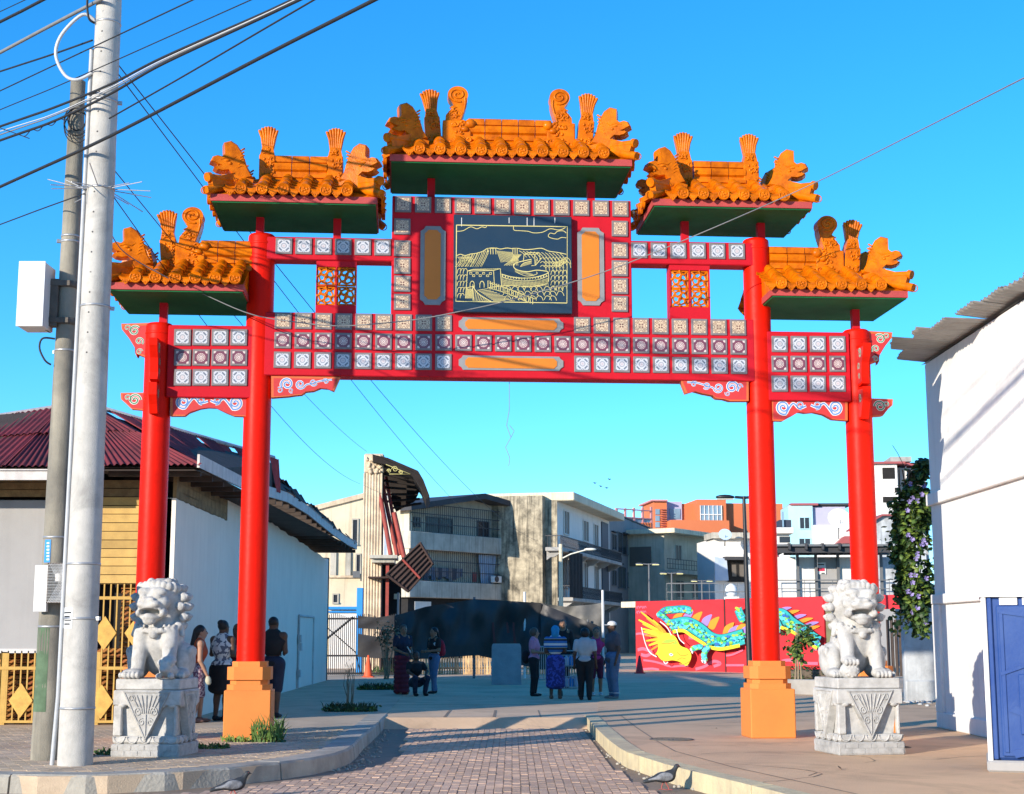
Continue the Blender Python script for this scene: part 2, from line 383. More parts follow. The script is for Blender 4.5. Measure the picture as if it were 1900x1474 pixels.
# road pavers
road = struct(MB().add([(-14, 9, .002), (9, 9, .002), (9, Yr0, .002), (-14, Yr0, .002)], [(0, 1, 2, 3)]).build('road', m_joint))
gutL = [G(*p, 0) for p in [(-420, 1476), (0, 1482), (340, 1474), (560, 1447), (640, 1434), (717, 1414), (733, 1388), (748, 1350)]]
gutR = [G(*p, 0) for p in [(1092, 1352), (1106, 1380), (1145, 1420), (1190, 1452), (1240, 1474), (1330, 1520)]]
def side(poly, x, y):
    """x of the polyline at depth y"""
    for i in range(1, len(poly)):
        a, b = poly[i - 1], poly[i]
        if (a.y - y) * (b.y - y) <= 0 and abs(a.y - b.y) > 1e-6: return a.x + (b.x - a.x) * (y - a.y) / (b.y - a.y)
    return None
PW, PLN = .092, .19
cells = []
y = 10.0; nrow = 0
for ci in range(int(-9 / PW), int(7 / PW)):
    x = ci * PW
    for ri in range(int((Yr0 - 10) / PLN) + 1):
        yy = 10 + ri * PLN + (PLN / 2 if ci % 2 else 0)
        if yy + PLN > Yr0 - .03: continue
        xr = side(gutR, x, yy); xr2 = side(gutR, x, yy + PLN)
        if xr is None: xr = 99 if yy < gutR[-1].y else gutR[0].x
        xlft = None
        for i in range(len(gutL) - 1, 0, -1):
            a, b = gutL[i - 1], gutL[i]
            if min(a.y, b.y) <= yy + PLN <= max(a.y, b.y): xlft = a.x + (b.x - a.x) * (yy + PLN - a.y) / (b.y - a.y) if abs(b.y - a.y) > 1e-5 else b.x; break
        if xlft is None: xlft = -99 if yy + PLN < min(p.y for p in gutL) else gutL[-1].x
        if x + PW < min(xr, xr2 or xr) - .05 and x > xlft + .08: cells.append((x, yy))
vis = [c for c in cells if c[1] > 14.9 and abs(c[0]) < c[1] * .345]
vis.sort(key=lambda c: c[1]); near = set(vis[:300])
pm = MB().box(.003, PW - .003, .004, PLN - .004, -.01, .022, bev=.004).mesh('paver'); pm.materials.append(m_paver1)
rest = MB()
for c in cells:
    dz = random.uniform(-.004, .003); tx, ty = random.uniform(-.012, .012), random.uniform(-.01, .01)
    if c in near:
        o = bpy.data.objects.new('paver', pm); COL.objects.link(o); o.parent = road; o.location = (c[0], c[1], dz); o.rotation_euler = (ty, tx, 0)
    else:
        M_ = Matrix.Translation((c[0], c[1], dz)) @ Euler((ty, tx, 0)).to_matrix().to_4x4()
        rest.box(.003, PW - .003, .004, PLN - .004, -.01, .022, M=M_)
tag(rest.build('paver_field', m_paver, road), kind='stuff')
# pavers on the left pavement
rest = MB(); edge = [(p.x, p.y) for p in LK]
ca, sa = math.cos(R(24)), math.sin(R(24))
def inside(x, y, poly):
    c = False
    for i in range(len(poly)):
        (x1, y1), (x2, y2) = poly[i - 1], poly[i]
        if (y1 > y) != (y2 > y) and x < (x2 - x1) * (y - y1) / (y2 - y1) + x1: c = not c
    return c
def dist_edge(x, y):
    return min(((Vector((x, y, 0)) - Vector((a[0], a[1], 0)) - (Vector((b[0], b[1], 0)) - Vector((a[0], a[1], 0))) * max(0, min(1, (Vector((x, y, 0)) - Vector((a[0], a[1], 0))).dot(Vector((b[0] - a[0], b[1] - a[1], 0))) / max(1e-9, (b[0] - a[0]) ** 2 + (b[1] - a[1]) ** 2)))).length) for a, b in zip(edge[:-1], edge[1:]))
for i in range(-70, 70):
    for j in range(-60, 60):
        u = i * .24 + (.12 if j % 2 else 0); v = j * .125
        x = -4.5 + u * ca - v * sa; y = 19.5 + u * sa + v * ca
        if y > 23.5 or x < -8.5 or not inside(x, y, wl) or dist_edge(x, y) < .46: continue
        M_ = Matrix.Translation((x, y, SZ + random.uniform(-.001, .003))) @ Euler((random.uniform(-.012, .012), random.uniform(-.012, .012), R(24))).to_matrix().to_4x4()
        rest.box(-.112, .112, -.055, .055, -.01, .008, M=M_)
tag(rest.build('paver_field', m_paverL, pav_l), kind='stuff')
# joints and dirt line of the right pavement
jt = MB(); inn = []
for i in range(len(RK)):
    a = RK[max(0, i - 1)]; b = RK[min(len(RK) - 1, i + 1)]; d = (b - a).normalized(); inn.append(RK[i] + Vector((-d.y, d.x, 0)) * .42)
for a, b in zip(inn[:-1], inn[1:]):
    d = (b - a).normalized(); n_ = Vector((-d.y, d.x, 0)) * .012
    jt.quad(*(Vector((q.x, q.y, SZ + .003)) for q in (a - n_, b - n_, b + n_, a + n_)))
jt.build('expansion_joint', m_joint, pav_r)
m_iron = mat('cast_iron', (0.13, 0.11, 0.09), 0.7, 0.3, 8, 0.3, 60)
mc = G(1246, 1373, SZ); mh = MB(); mh.lathe([(.30, SZ), (.30, SZ + .012), (.285, SZ + .014), (.28, SZ + .006), (.05, SZ + .006)], 28, (mc.x, mc.y))
for r_ in (.1, .17, .24):
    for k in range(int(r_ * 110)):
        t = k * 2 * math.pi / int(r_ * 110); mh.box(mc.x + r_ * math.cos(t) - .015, mc.x + r_ * math.cos(t) + .015, mc.y + r_ * math.sin(t) - .012, mc.y + r_ * math.sin(t) + .012, SZ + .004, SZ + .014)
tag(mh.build('manhole_cover', m_iron), 'round iron manhole cover set into the tan right pavement', 'manhole cover')

# cracks and tyre grime on the right pavement and the plaza
rr = random.Random(77); ck = MB()
def crack(p, ang, n, zz):
    pts = [Vector((p.x, p.y, zz))]
    for i in range(n): ang += rr.uniform(-.5, .5); pts.append(pts[-1] + Vector((math.cos(ang), math.sin(ang), 0)) * rr.uniform(.12, .3))
    for a, b in zip(pts[:-1], pts[1:]):
        d = (b - a).normalized(); w_ = Vector((-d.y, d.x, 0)) * rr.uniform(.004, .010); ck.quad(a - w_, b - w_, b + w_, a + w_)
for px, py, an, n in ((1300, 1400, .5, 14), (1500, 1440, 1.2, 10), (1480, 1385, 2.6, 9), (1710, 1410, .2, 9), (1250, 1345, .1, 12), (1400, 1455, .9, 10)): crack(G(px, py, SZ), an, n, SZ + .0035)
ck.build('crack', m_joint, pav_r)
ck = MB()
for px, py, an, n in ((860, 1300, .3, 12), (1010, 1285, .1, 14), (920, 1335, .0, 8), (1200, 1275, .2, 14)): crack(G(px, py, PZ), an, n, PZ + .0045)
ck.build('crack', m_joint, plaza)
# ================================================================== NODE EXPRESSIONS (for patterned print)
class E:
    def __init__(s, t, sock): s.t = t; s.s = sock
    def _op(s, op, *a):
        n = s.t.nodes.new('ShaderNodeMath'); n.operation = op
        for i, q in enumerate((s,) + a):
            if isinstance(q, E): s.t.links.new(q.s, n.inputs[i])
            else: n.inputs[i].default_value = q
        return E(s.t, n.outputs[0])
    def __add__(s, o): return s._op('ADD', o)
    def __radd__(s, o): return s._op('ADD', o)
    def __sub__(s, o): return s._op('SUBTRACT', o)
    def __mul__(s, o): return s._op('MULTIPLY', o)
    def __rmul__(s, o): return s._op('MULTIPLY', o)
    def abs(s): return s._op('ABSOLUTE')
    def sqrt(s): return s._op('SQRT')
    def sin(s): return s._op('SINE')
    def lt(s, v): return s._op('LESS_THAN', v)
    def gt(s, v): return s._op('GREATER_THAN', v)
    def max(s, o): return s._op('MAXIMUM', o)
    def min(s, o): return s._op('MINIMUM', o)
    def atan2(s, o): return s._op('ARCTAN2', o)
def objxz(t):
    tc = t.nodes.new('ShaderNodeTexCoord'); sp = t.nodes.new('ShaderNodeSeparateXYZ'); t.links.new(tc.outputs['Object'], sp.inputs[0])
    return E(t, sp.outputs[0]), E(t, sp.outputs[1]), E(t, sp.outputs[2])
def cmix(t, fac, a, b):
    m = t.nodes.new('ShaderNodeMix'); m.data_type = 'RGBA'
    t.links.new(fac.s, m.inputs['Factor'])
    for k, c in (('A', a), ('B', b)):
        if isinstance(c, tuple): m.inputs[k].default_value = (*c, 1)
        else: t.links.new(c, m.inputs[k])
    return m.outputs['Result']
def newmat(name, rough=0.3):
    m = bpy.data.materials.new(name); m.use_nodes = True; m.node_tree.nodes['Principled BSDF'].inputs['Roughness'].default_value = rough
    return m, m.node_tree
def tile_mat(kind):
    m, t = newmat('ceramic_tile_' + kind, 0.28); x, _, z = objxz(t); S = 1 / .176
    ax = (x * S).abs(); az = (z * S).abs(); r = (ax * ax + az * az).sqrt()
    def dd(cx, cz): return ((ax - cx) * (ax - cx) + (az - cz) * (az - cz)).sqrt()
    if kind == 'flower':
        ink = dd(.095, .095).lt(.068).max(dd(.29, .29).lt(.04)).max((dd(.29, .29) - .105).abs().lt(.016)).max((dd(.5, .0) - .15).abs().lt(.02)).max((dd(.0, .5) - .15).abs().lt(.02)).max((dd(.5, .28) - .06).abs().lt(.015)).max((dd(.28, .5) - .06).abs().lt(.015)).max((r - .235).abs().lt(.012))
        col = cmix(t, ink, (0.58, 0.44, 0.29), (0.13, 0.045, 0.03))
    elif kind == 'mandala':
        dark = r.gt(.34) * dd(.5, .5).gt(.19)
        ink = dark.max((r - .25).abs().lt(.022)).max((r - .15).abs().lt(.022)).max(r.lt(.04))
        ink = ink * (1 - 0) if False else ink
        c0 = cmix(t, ((x * S).atan2(z * S) * 12).sin().gt(.2) * (r - .30).abs().lt(.035), (0.58, 0.48, 0.44), (0.42, 0.21, 0.20))
        col = cmix(t, ink, c0, (0.16, 0.045, 0.07))
    else:
        u = (ax + az) * .7071; v = (ax - az).abs() * .7071
        ink = ((u - .40).abs().lt(.062) * v.lt(.17)).max((r - .20).abs().lt(.02)).max((dd(.5, .0) - .09).abs().lt(.018)).max((dd(.0, .5) - .09).abs().lt(.018)).max(dd(.46, .46).lt(.04))
        c0 = cmix(t, r.lt(.14), (0.50, 0.50, 0.53), (0.44, 0.36, 0.36)); c0 = cmix(t, (r - .09).abs().lt(.022), c0, (0.52, 0.50, 0.53))
        col = cmix(t, ink, c0, (0.13, 0.15, 0.19))
    t.links.new(col, t.nodes['Principled BSDF'].inputs['Base Color']); return m
# ================================================================== THE GATE
D2 = .36
pL = G(455, 1376, SZ); pR = G(1436, 1371, SZ)
al = (pR - pL).normalized(); nn = Vector((-al.y, al.x, 0))
cl = P(466, 1180, pL.y + D2); cr_ = P(1418, 1180, pR.y + D2)
GO = (cl + cr_) / 2; GF = Frame((GO.x, GO.y), (al.x, al.y))
gate = thing('ceremonial_gate', 'red four-column Chinese gate with five orange tiled roofs spanning the road', 'gate', (GO.x, GO.y, 0), GF.rz)
m_red = mat('red_paint', (0.72, 0.010, 0.002), 0.45, 0.25, 1.0, 0.15, 14, col2=(0.48, 0.008, 0.002), spec=0.1, streak=0.22, stain=0.22, stain_scale=2.0)
m_redboard = mat('crimson_board', (0.50, 0.010, 0.020), 0.5, 0.2, 1.6, 0.08, 30, col2=(0.33, 0.008, 0.016), spec=0.12, streak=0.12)
m_ped = mat('orange_plaster', (0.64, 0.205, 0.04), 0.75, 0.2, 2.0, 0.15, 60, col2=(0.46, 0.14, 0.035))
m_fascia = mat('faded_red', (0.42, 0.055, 0.05), 0.7, 0.3, 5, 0.2, 60, col2=(0.28, 0.035, 0.035))
m_green = mat('green_soffit', (0.003, 0.12, 0.032), 0.6, 0.25, 2, 0.1, 50, col2=(0.003, 0.06, 0.017), spec=0.2)
m_glaze = mat('orange_glaze', (0.68, 0.165, 0.002), 0.3, 0.5, 6, 0.15, 45, col2=(0.27, 0.05, 0.001), spec=0.12, coat=0.0)
m_glaze1 = mat('orange_glaze_tile', (0.68, 0.165, 0.002), 0.3, 0.5, 6, 0.12, 45, col2=(0.27, 0.05, 0.001), spec=0.12, coat=0.0, obj_rand=0.16)
m_frame = mat('slate_frame', (0.185, 0.165, 0.17), 0.6, 0.2, 6, 0.1, 60)
m_cart = mat('orange_panel', (0.62, 0.175, 0.008), 0.45, 0.1, 2, 0.05, 30)
m_cframe = mat('grey_frame', (0.24, 0.235, 0.235), 0.55, 0.2, 4, 0.1, 40)
m_navy = mat('navy_plaque', (0.014, 0.030, 0.052), 0.3, 0.2, 2, 0.04, 20, col2=(0.025, 0.042, 0.06))
m_gold = mat('gold_line', (0.66, 0.56, 0.20), 0.5, 0.2, 20, 0.0, 20, col2=(0.45, 0.42, 0.2))
m_white = flat('white_line', (0.70, 0.70, 0.68)); m_blue = flat('blue_line', (0.10, 0.22, 0.50)); m_grn = flat('green_line', (0.03, 0.22, 0.09))
m_brk = mat('bracket_orange', (0.62, 0.12, 0.03), 0.5, 0.2, 3, 0.08, 40); m_brkred = flat('bracket_red', (0.50, 0.03, 0.03))
TL = {k: tile_mat(k) for k in ('flower', 'mandala', 'diamond')}
XI = 3.37; xin = [GF.x(466), GF.x(1418)]; 
xc = {'LI': (GF.xz(463, 1200)[0] + GF.xz(488, 480)[0]) / 2, 'RI': (GF.xz(1418, 1200)[0] + GF.xz(1406, 480)[0]) / 2, 'LO': (GF.xz(282, 1060)[0] + GF.xz(293, 640)[0]) / 2, 'RO': (GF.xz(1601, 1060)[0] + GF.xz(1592, 650)[0]) / 2}
ztop = {'LI': GF.z(488, 437), 'RI': GF.z(1405, 446), 'LO': GF.z(293, 602), 'RO': GF.z(1592, 614)}
CR = .192
ped_me = None
for k, x in xc.items():
    zb = GF.z(466, 1229, -CR); zt = ztop[k]
    o = MB().lathe([(CR, zb - .06), (CR, zt - .05), (CR * .97, zt - .018), (CR * .86, zt), (.02, zt + .003)], 40, (x, 0)).build('column', m_red, gate)
    MB().lathe([(CR + .004, zt - .16), (CR + .007, zt - .15), (CR + .007, zt - .135), (CR + .004, zt - .125)], 40, (x, 0)).build('paint_band', m_red, o)
    pd = MB()
    def chsq(h, c): return [(x - h + c, -h), (x + h - c, -h), (x + h, -h + c), (x + h, h - c), (x + h - c, h), (x - h + c, h), (x - h, h - c), (x - h, -h + c)]
    zz = lambda py: GF.z(466, py, -.3)
    B = zz(1281); pd.box(x - .315, x + .315, -.315, .315, SZ, B, bev=.012)
    for h, c, a, b in ((.292, .10, 1281, 1271), (.252, .09, 1271, 1262), (.292, .10, 1262, 1238), (.232, .085, 1238, 1228)):
        pd.prism(chsq(h, c), zz(a), zz(b) , axis='z')
    pd.build('pedestal', m_ped, gate)
def gx(px, py, off): return GF.xz(px, py, off)
def board(name, px0, py0, px1, py1, off, th, m, bev=.012, parent=gate):
    pm = (px0 + px1) / 2; pym = (py0 + py1) / 2
    x0 = gx(px0, pym, off)[0]; x1 = gx(px1, pym, off)[0]; z1 = gx(pm, py0, off)[1]; z0 = gx(pm, py1, off)[1]
    return MB().box(x0, x1, off, off + th, z0, z1, bev=bev).build(name, m, parent), (x0, x1, z0, z1)
FY = -.17
mb, MBX = board('main_beam', 490, 586, 1400, 702, FY, .34, m_redboard)
zmb = MBX[3]
cb = MB(); cx0, cz1 = gx(728, 367, FY); cx1 = gx(1172, 480, FY)[0]; cz1 = gx(950, 368, FY)[1]
cb.box(cx0, cx1, FY + .004, FY + .30, zmb - .02, cz1, bev=.01); cb.build('name_board', m_redboard, gate)
for a, b, y0, y1 in ((490, 733, 441, 483), (1168, 1400, 449, 491)):
    board('top_rail', a, y0, b, y1, FY, .30, m_redboard)
for a, b, y0, y1 in ((310, 468, 604, 738), (1424, 1578, 616, 744)):
    board('side_panel', a, y0, b, y1, FY, .30, m_redboard)
# ceramic tiles
TS = .1185
tme = {}
for k in TL:
    q = MB(); q.box(-TS, TS, -.018, .01, -TS, TS, 0, bev=.006); q.box(-.088, .088, -.022, -.01, -.088, .088, 1)
    me = q.mesh('ceramic_tile'); me.materials.append(m_frame); me.materials.append(TL[k]); tme[k] = me
def tile(k, x, z, yo=FY):
    o = bpy.data.objects.new('ceramic_tile', tme[k]); COL.objects.link(o); o.parent = gate
    o.location = (x, yo - .002, z); o.rotation_euler = (random.uniform(-.012, .012), random.uniform(-.012, .012), random.uniform(-.015, .015))
xa = gx(524.5, 640, FY)[0]; xb = gx(1370, 640, FY)[0]
for row, (ya, yb, k) in enumerate(((600, 604, 'flower'), (636, 640, 'mandala'), (672, 676, 'diamond'))):
    z = (gx(524, ya, FY)[1] + gx(1370, yb, FY)[1]) / 2
    for i in range(24):
        if row != 1 and 9 <= i < 15: continue
        tile(k, xa + (xb - xa) * i / 23, z)
ta = gx(748, 382, FY)[0]; tb = gx(1151, 386, FY)[0]; tz = gx(950, 384, FY)[1]
for i in range(12): tile('flower', ta + (tb - ta) * i / 11, tz)
for px, ys in ((746.5, (421, 461.5, 494, 527, 561)), (1150, (425, 465, 498.5, 531.5, 564.5))):
    for y in ys: tile('flower', gx(px, y, FY)[0], gx(px, y, FY)[1])
for a, b, ya, yb in ((527, 710, 457, 460), (1186, 1367, 465, 467)):
    for i in range(6):
        t = i / 5; q = gx(a + (b - a) * t, ya + (yb - ya) * t, FY); tile('diamond', *q)
for xs, ys in (((339, 373.4, 408.4, 443.3), (626.6, 664, 701)), ((1446.4, 1481.7, 1517.3, 1553.8), (639, 675.7, 712.5))):
    for j, y in enumerate(ys):
        for px in xs: q = gx(px, y, FY); tile('mandala' if j == 1 else 'diamond', *q)
# cartouches
def cartouche(px0, py0, px1, py1, ix0, iy0, ix1, iy1, c):
    a = gx(px0, py1, FY); b = gx(px1, py0, FY); ia = gx(ix0, iy1, FY); ib = gx(ix1, iy0, FY)
    def notch(a, b, c, k):
        x0, z0 = a; x1, z1 = b
        return [(x0 + c, z0), (x1 - c, z0), (x1 - c * k, z0 + c * k), (x1, z0 + c), (x1, z1 - c), (x1 - c * k, z1 - c * k), (x1 - c, z1), (x0 + c, z1), (x0 + c * k, z1 - c * k), (x0, z1 - c), (x0, z0 + c), (x0 + c * k, z0 + c * k)]
    f = MB().prism(notch(a, b, c, .62), FY - .016, FY + .02).build('cartouche', m_cframe, gate)
    MB().prism(notch(ia, ib, c * .7, .55), FY - .024, FY).build('cartouche_panel', m_cart, f)
cartouche(779, 421, 827, 566, 787, 428, 818, 556, .075)
cartouche(1072, 424, 1120, 567, 1080, 431, 1111, 559, .075)
cartouche(851, 592, 1045, 614.5, 863, 595.5, 1033, 611, .06)
cartouche(851, 662.5, 1045, 686.5, 863, 666, 1033, 683, .06)
# plaque with the engraved landscape
PYO = FY - .10
a = gx(841, 579, PYO); b = gx(1061, 402, PYO)
plq = MB().box(a[0], b[0], PYO, FY + .01, a[1], b[1], bev=.01).build('plaque', m_navy, gate)
def cp(cx, cy): return gx(820 + cx * .2307, 380 + cy * .2307, PYO)
ln = MB(); LW = .0085
def line(pts, w=LW, curve=True, n=6):
    q = [cp(*p) for p in pts]; ln.ribbon(bez(q, n) if curve and len(q) > 2 else q, w, PYO)
line([(117, 165), (1008, 178), (1005, 792), (112, 778), (117, 165)], .013, False)
for L_ in [[(120, 215), (170, 210), (230, 180), (280, 195), (320, 180), (350, 185), (362, 168)], [(575, 175), (580, 205), (620, 210), (690, 215), (740, 228), (810, 222), (870, 195), (940, 205), (985, 190), (990, 178)], [(1000, 268), (960, 265), (930, 278), (880, 270), (855, 255), (870, 230), (905, 235), (930, 215), (975, 212), (1000, 230)]]: line(L_)
line([(120, 410), (150, 400), (185, 410), (230, 398), (280, 392), (330, 375), (370, 352), (432, 350), (470, 358), (520, 350), (570, 355), (606, 352), (660, 362), (720, 360), (800, 352), (860, 375), (930, 385), (1000, 400)], .010)
for x in (368, 390, 410, 432): line([(x, 350), (x + 2, 400)], LW, False)
for x in (570, 588, 605): line([(x, 352), (x, 398)], LW, False)
line([(366, 352), (434, 352)], .01, False); line([(568, 352), (606, 352)], .01, False)
random.seed(3)
for i in range(16):
    x = 360 - i * 14 + random.uniform(-4, 4); line([(x + 20, 365 + i * 3), (x, 420 + i * 2), (x - 40, 500)], .006)
for i in range(14):
    x = 440 + i * 9; line([(x, 370 + i), (x + 20 + i, 420), (x + 36 + i * 2, 465 - i)], .006)
for i in range(9):
    x = 560 + i * 10; line([(575 + i * 8, 400), (560 + i * 6, 440), (500 + i * 14, 490)], .006)
for i in range(12):
    x = 620 + i * 30; line([(x, 372 + i * 2), (x + 30, 390 + i * 3), (x + 60, 425 + i * 4)], .0065)
for i in range(22):
    x = 790 + (i % 8) * 28; y = 440 + (i // 8) * 30; line([(x, y), (x + 20, y - 12), (x + 42, y + 6), (x + 50, y + 40)], .0065)
for i in range(26):
    x = 500 + (i % 9) * 52 + random.uniform(-10, 10); y = 660 + (i // 9) * 38; line([(x, y + 30), (x + 18, y), (x + 45, y + 6), (x + 60, y + 36)], .007)
for i in range(16):
    x = 875 + (i % 4) * 32; y = 530 + (i // 4) * 42; line([(x, y + 36), (x + 8, y + 6), (x + 26, y), (x + 34, y + 30)], .007)
for i in range(14):
    x = 122 + (i % 3) * 24; y = 515 + (i // 3) * 50; line([(x, y + 40), (x + 6, y + 10), (x + 24, y), (x + 34, y + 16)], .007)
for i in range(9): line([(125 + i * 12, 420), (140 + i * 14, 440), (128 + i * 16, 475)], .006)
# front watch tower
line([(190, 755), (205, 535), (415, 530), (470, 517), (480, 655), (375, 668)], .011, False); line([(205, 535), (250, 522), (470, 517)], .010, False); line([(415, 530), (422, 650)], .008, False)
for x, y in ((232, 553), (283, 552), (335, 553), (390, 555), (255, 572), (308, 572), (367, 573)):
    line([(x - 9, y - 7), (x + 9, y - 7), (x + 9, y + 7), (x - 9, y + 7), (x - 9, y - 7)], .008, False)
for x in (243, 322): line([(x - 17, 668), (x - 17, 640), (x - 10, 622), (x, 616), (x + 10, 622), (x + 17, 640), (x + 17, 668)], .009)
line([(195, 670), (245, 660)], .008, False)
for i in range(9): line([(196 + i * 6, 672 + (i % 2) * 6), (192 + i * 6, 755)], .005, False)
for i in range(7): line([(194, 685 + i * 10), (246, 682 + i * 10)], .005, False)
# near wall walk
line([(247, 640), (262, 680), (310, 730), (400, 782)], .011); line([(247, 640), (250, 775)], .008, False)
for i in range(10): line([(258 + i * 14, 690 + i * 9), (252 + i * 12, 775)], .0055, False)
for i in range(10): line([(285 + i * 14, 690 + i * 9), (370 + i * 24, 676 + i * 11)], .0065, False)
for i in range(11):
    x = 370 + i * 34; y = 612 + i * 13; line([(x, y + 52), (x, y), (x + 20, y + 6), (x + 20, y + 60)], .009, False)
line([(365, 668), (480, 700), (600, 745), (690, 785)], .010); line([(380, 630), (500, 668), (620, 712), (750, 760)], .008)
# far wall
line([(480, 560), (560, 582), (660, 592), (760, 582), (830, 562), (855, 545), (830, 535), (760, 528), (690, 540), (620, 530), (582, 510), (580, 480), (620, 462), (720, 440)], .011)
line([(482, 582), (560, 604), (660, 614), (770, 604), (850, 575)], .008); line([(480, 655), (570, 650), (680, 662), (760, 655), (850, 630), (856, 545)], .009)
line([(600, 545), (680, 575), (760, 560), (760, 540)], .008); line([(630, 500), (660, 470), (722, 455)], .008)
for i in range(34): line([(486 + i * 11, 590 + 22 * math.sin(i / 34 * 3.1)), (492 + i * 11, 652 + 8 * math.sin(i / 34 * 3.1))], .0042, False)
for j in range(4): line([(484, 606 + j * 12), (570, 622 + j * 10), (680, 630 + j * 9), (780, 620 + j * 9), (852, 592 + j * 12)], .004)
for i in range(17): line([(488 + i * 22, 566 + 20 * math.sin(i / 16 * 3.1)), (488 + i * 22, 582 + 22 * math.sin(i / 16 * 3.1))], .011, False)
for i in range(16): line([(590 + i * 9, 520 + i * 2.5), (590 + i * 10, 545 + i * 2)], .005, False)
for i in range(12): line([(640 + i * 7, 480 - i * 3), (640 + i * 7, 500 - i * 2)], .005, False)
line([(655, 460), (660, 400), (745, 402), (750, 490), (720, 492)], .010, False); line([(660, 400), (700, 387), (785, 388), (790, 445), (750, 490)], .010, False); line([(745, 402), (785, 388)], .008, False); line([(756, 470), (758, 440), (768, 438), (768, 455)], .007, False)
line([(895, 470), (940, 462), (1000, 425)], .010); line([(915, 505), (950, 492), (1002, 462)], .008)
for i in range(12): line([(900 + i * 8.5, 470 - i * 3.6), (912 + i * 8, 502 - i * 3.4)], .006, False)
ln.build('line_drawing', m_gold, plq)
sc = MB()
for x in (158, 540, 685, 740, 908): 
    a, b = cp(x, 105), cp(x, 150 + (25 if x in (685, 740, 158) else 0)); sc.box(a[0] - .004, a[0] + .004, PYO - .003, PYO - .001, b[1], a[1])
sc.build('scratch', m_white, plq)
# open-work lattice posts
lat = MB()
for cx, cz in [(0, 0)]:
    S = .125
    for a, b in (((-S, -S), (S, -S)), ((S, -S), (S, S)), ((S, S), (-S, S)), ((-S, S), (-S, -S))):
        lat.tube([(a[0], 0, a[1]), (b[0], 0, b[1])], .014, 6)
    lat.tube([(.098 * math.cos(t), -.012, .098 * math.sin(t)) for t in np.linspace(0, 2 * math.pi, 24, endpoint=False)], .014, 6, closed=True)
    for k in range(4):
        t = math.pi / 4 + k * math.pi / 2; c, s_ = math.cos(t), math.sin(t)
        lat.tube([(.02 * c, -.03, .02 * s_), (.06 * c - .025 * s_, -.03, .06 * s_ + .025 * c), (.105 * c, -.02, .105 * s_), (.16 * c, 0, .16 * s_)], .017, 6)
        t += math.pi / 4; c, s_ = math.cos(t), math.sin(t)
        lat.tube([(.03 * c - .01 * s_, -.03, .03 * s_), (.065 * c + .02 * s_, -.03, .065 * s_ - .02 * c), (.12 * c, -.02, .12 * s_)], .014, 6)
        lat.ell((.12 * c, -.02, .12 * s_), .02, 8)
    lat.ell((0, -.04, 0), (.03, .03, .03), 8)
lme = lat.mesh('lattice_tile'); lme.materials.append(m_glaze)
for px0, px1, py0, py1, ys in ((586, 661, 482, 588, (512, 548)), (1243, 1318, 490, 590, (518, 552))):
    x0 = gx(px0, 530, FY)[0]; x1 = gx(px1, 530, FY)[0]; z1 = gx(px0, py0, FY)[1] + .03; z0 = zmb - .01
    zc = [gx((px0 + px1) / 2, y, FY)[1] for y in ys]; q = .138; xm = (x0 + x1) / 2
    po = MB(); po.box(x0, x1, FY + .03, FY + .26, zc[0] + q, z1); po.box(x0, x1, FY + .03, FY + .26, z0, zc[1] - q)
    po.box(x0, xm - .145 - .132, FY + .03, FY + .26, zc[1] - q, zc[0] + q); po.box(xm + .145 + .132, x1, FY + .03, FY + .26, zc[1] - q, zc[0] + q)
    po.box(xm - .012, xm + .012, FY + .03, FY + .26, zc[1] - q, zc[0] + q); po.box(xm - .277, xm - .012, FY + .03, FY + .26, zc[1] + q, zc[0] - q) if zc[0] - q > zc[1] + q else None
    post = po.build('lattice_post', m_redboard, gate)
    for z in zc:
        for dx in (-.145, .145): new_obj('lattice_tile', lme, post, (xm + dx, FY + .06, z))
# painted brackets
def swirl(mbw, mbb, mbr, cx, cz, r, a0, turns, y, tail=None):
    pts = spiral(cx, cz, r * .18, r, a0, turns, 30)
    if tail: pts = pts + bez([pts[-1]] + tail, 8)[1:]
    mbw.ribbon(pts, r * .40, y, 0, .003); mbb.ribbon(pts, r * .20, y, 0, .005)
def bracket(name, poly, swirls, off, th, alt=m_blue):
    q = [gx(*p, off) for p in poly]
    o = MB().prism(q, off, off + th).build(name, m_brk, gate)
    cx = sum(p[0] for p in q) / len(q); cz = sum(p[1] for p in q) / len(q)
    MB().prism([(cx + (p[0] - cx) * .93, cz + (p[1] - cz) * .84) for p in q], off - .002, off + .01).build('painted_field', m_brkred, o)
    wv = MB(); bv = MB()
    for sw in swirls:
        c = gx(sw[0], sw[1], off); e = gx(sw[0] + sw[2], sw[1], off)
        swirl(wv, bv, None, c[0], c[1], e[0] - c[0], sw[3], sw[4], off - .002, [gx(*p, off) for p in sw[5]] if len(sw) > 5 else None)
    wv.build('scroll_outline', m_white, o); bv.build('scroll_fill', alt, o); return o
T1 = lambda p: (480 + p[0] * .2307, 420 + p[1] * .2307)
T3 = lambda p: (1050 + p[0] * .2307, 420 + p[1] * .2307)
T5 = lambda p: (180 + p[0] * .2985, 360 + p[1] * .2985)
T6 = lambda p: (1370 + p[0] * .2917, 370 + p[1] * .2917)
bracket('beam_bracket', [T1(p) for p in [(100, 1205), (655, 1212), (605, 1325), (560, 1305), (500, 1300), (440, 1325), (380, 1330), (345, 1355), (290, 1360), (240, 1368), (100, 1378)]],
    [(*T1((228, 1270)), 12, 0, 1.6), (*T1((335, 1272)), 9, 2.5, 1.5, [T1((385, 1275)), T1((430, 1265)), T1((500, 1245)), T1((590, 1235))]), (*T1((440, 1258)), 7, 3.5, 1.4), (*T1((170, 1320)), 6, 1, 1.2), (*T1((262, 1322)), 5, 4, 1.2), (*T1((540, 1250)), 6, 2, 1.2)], FY + .03, .14)
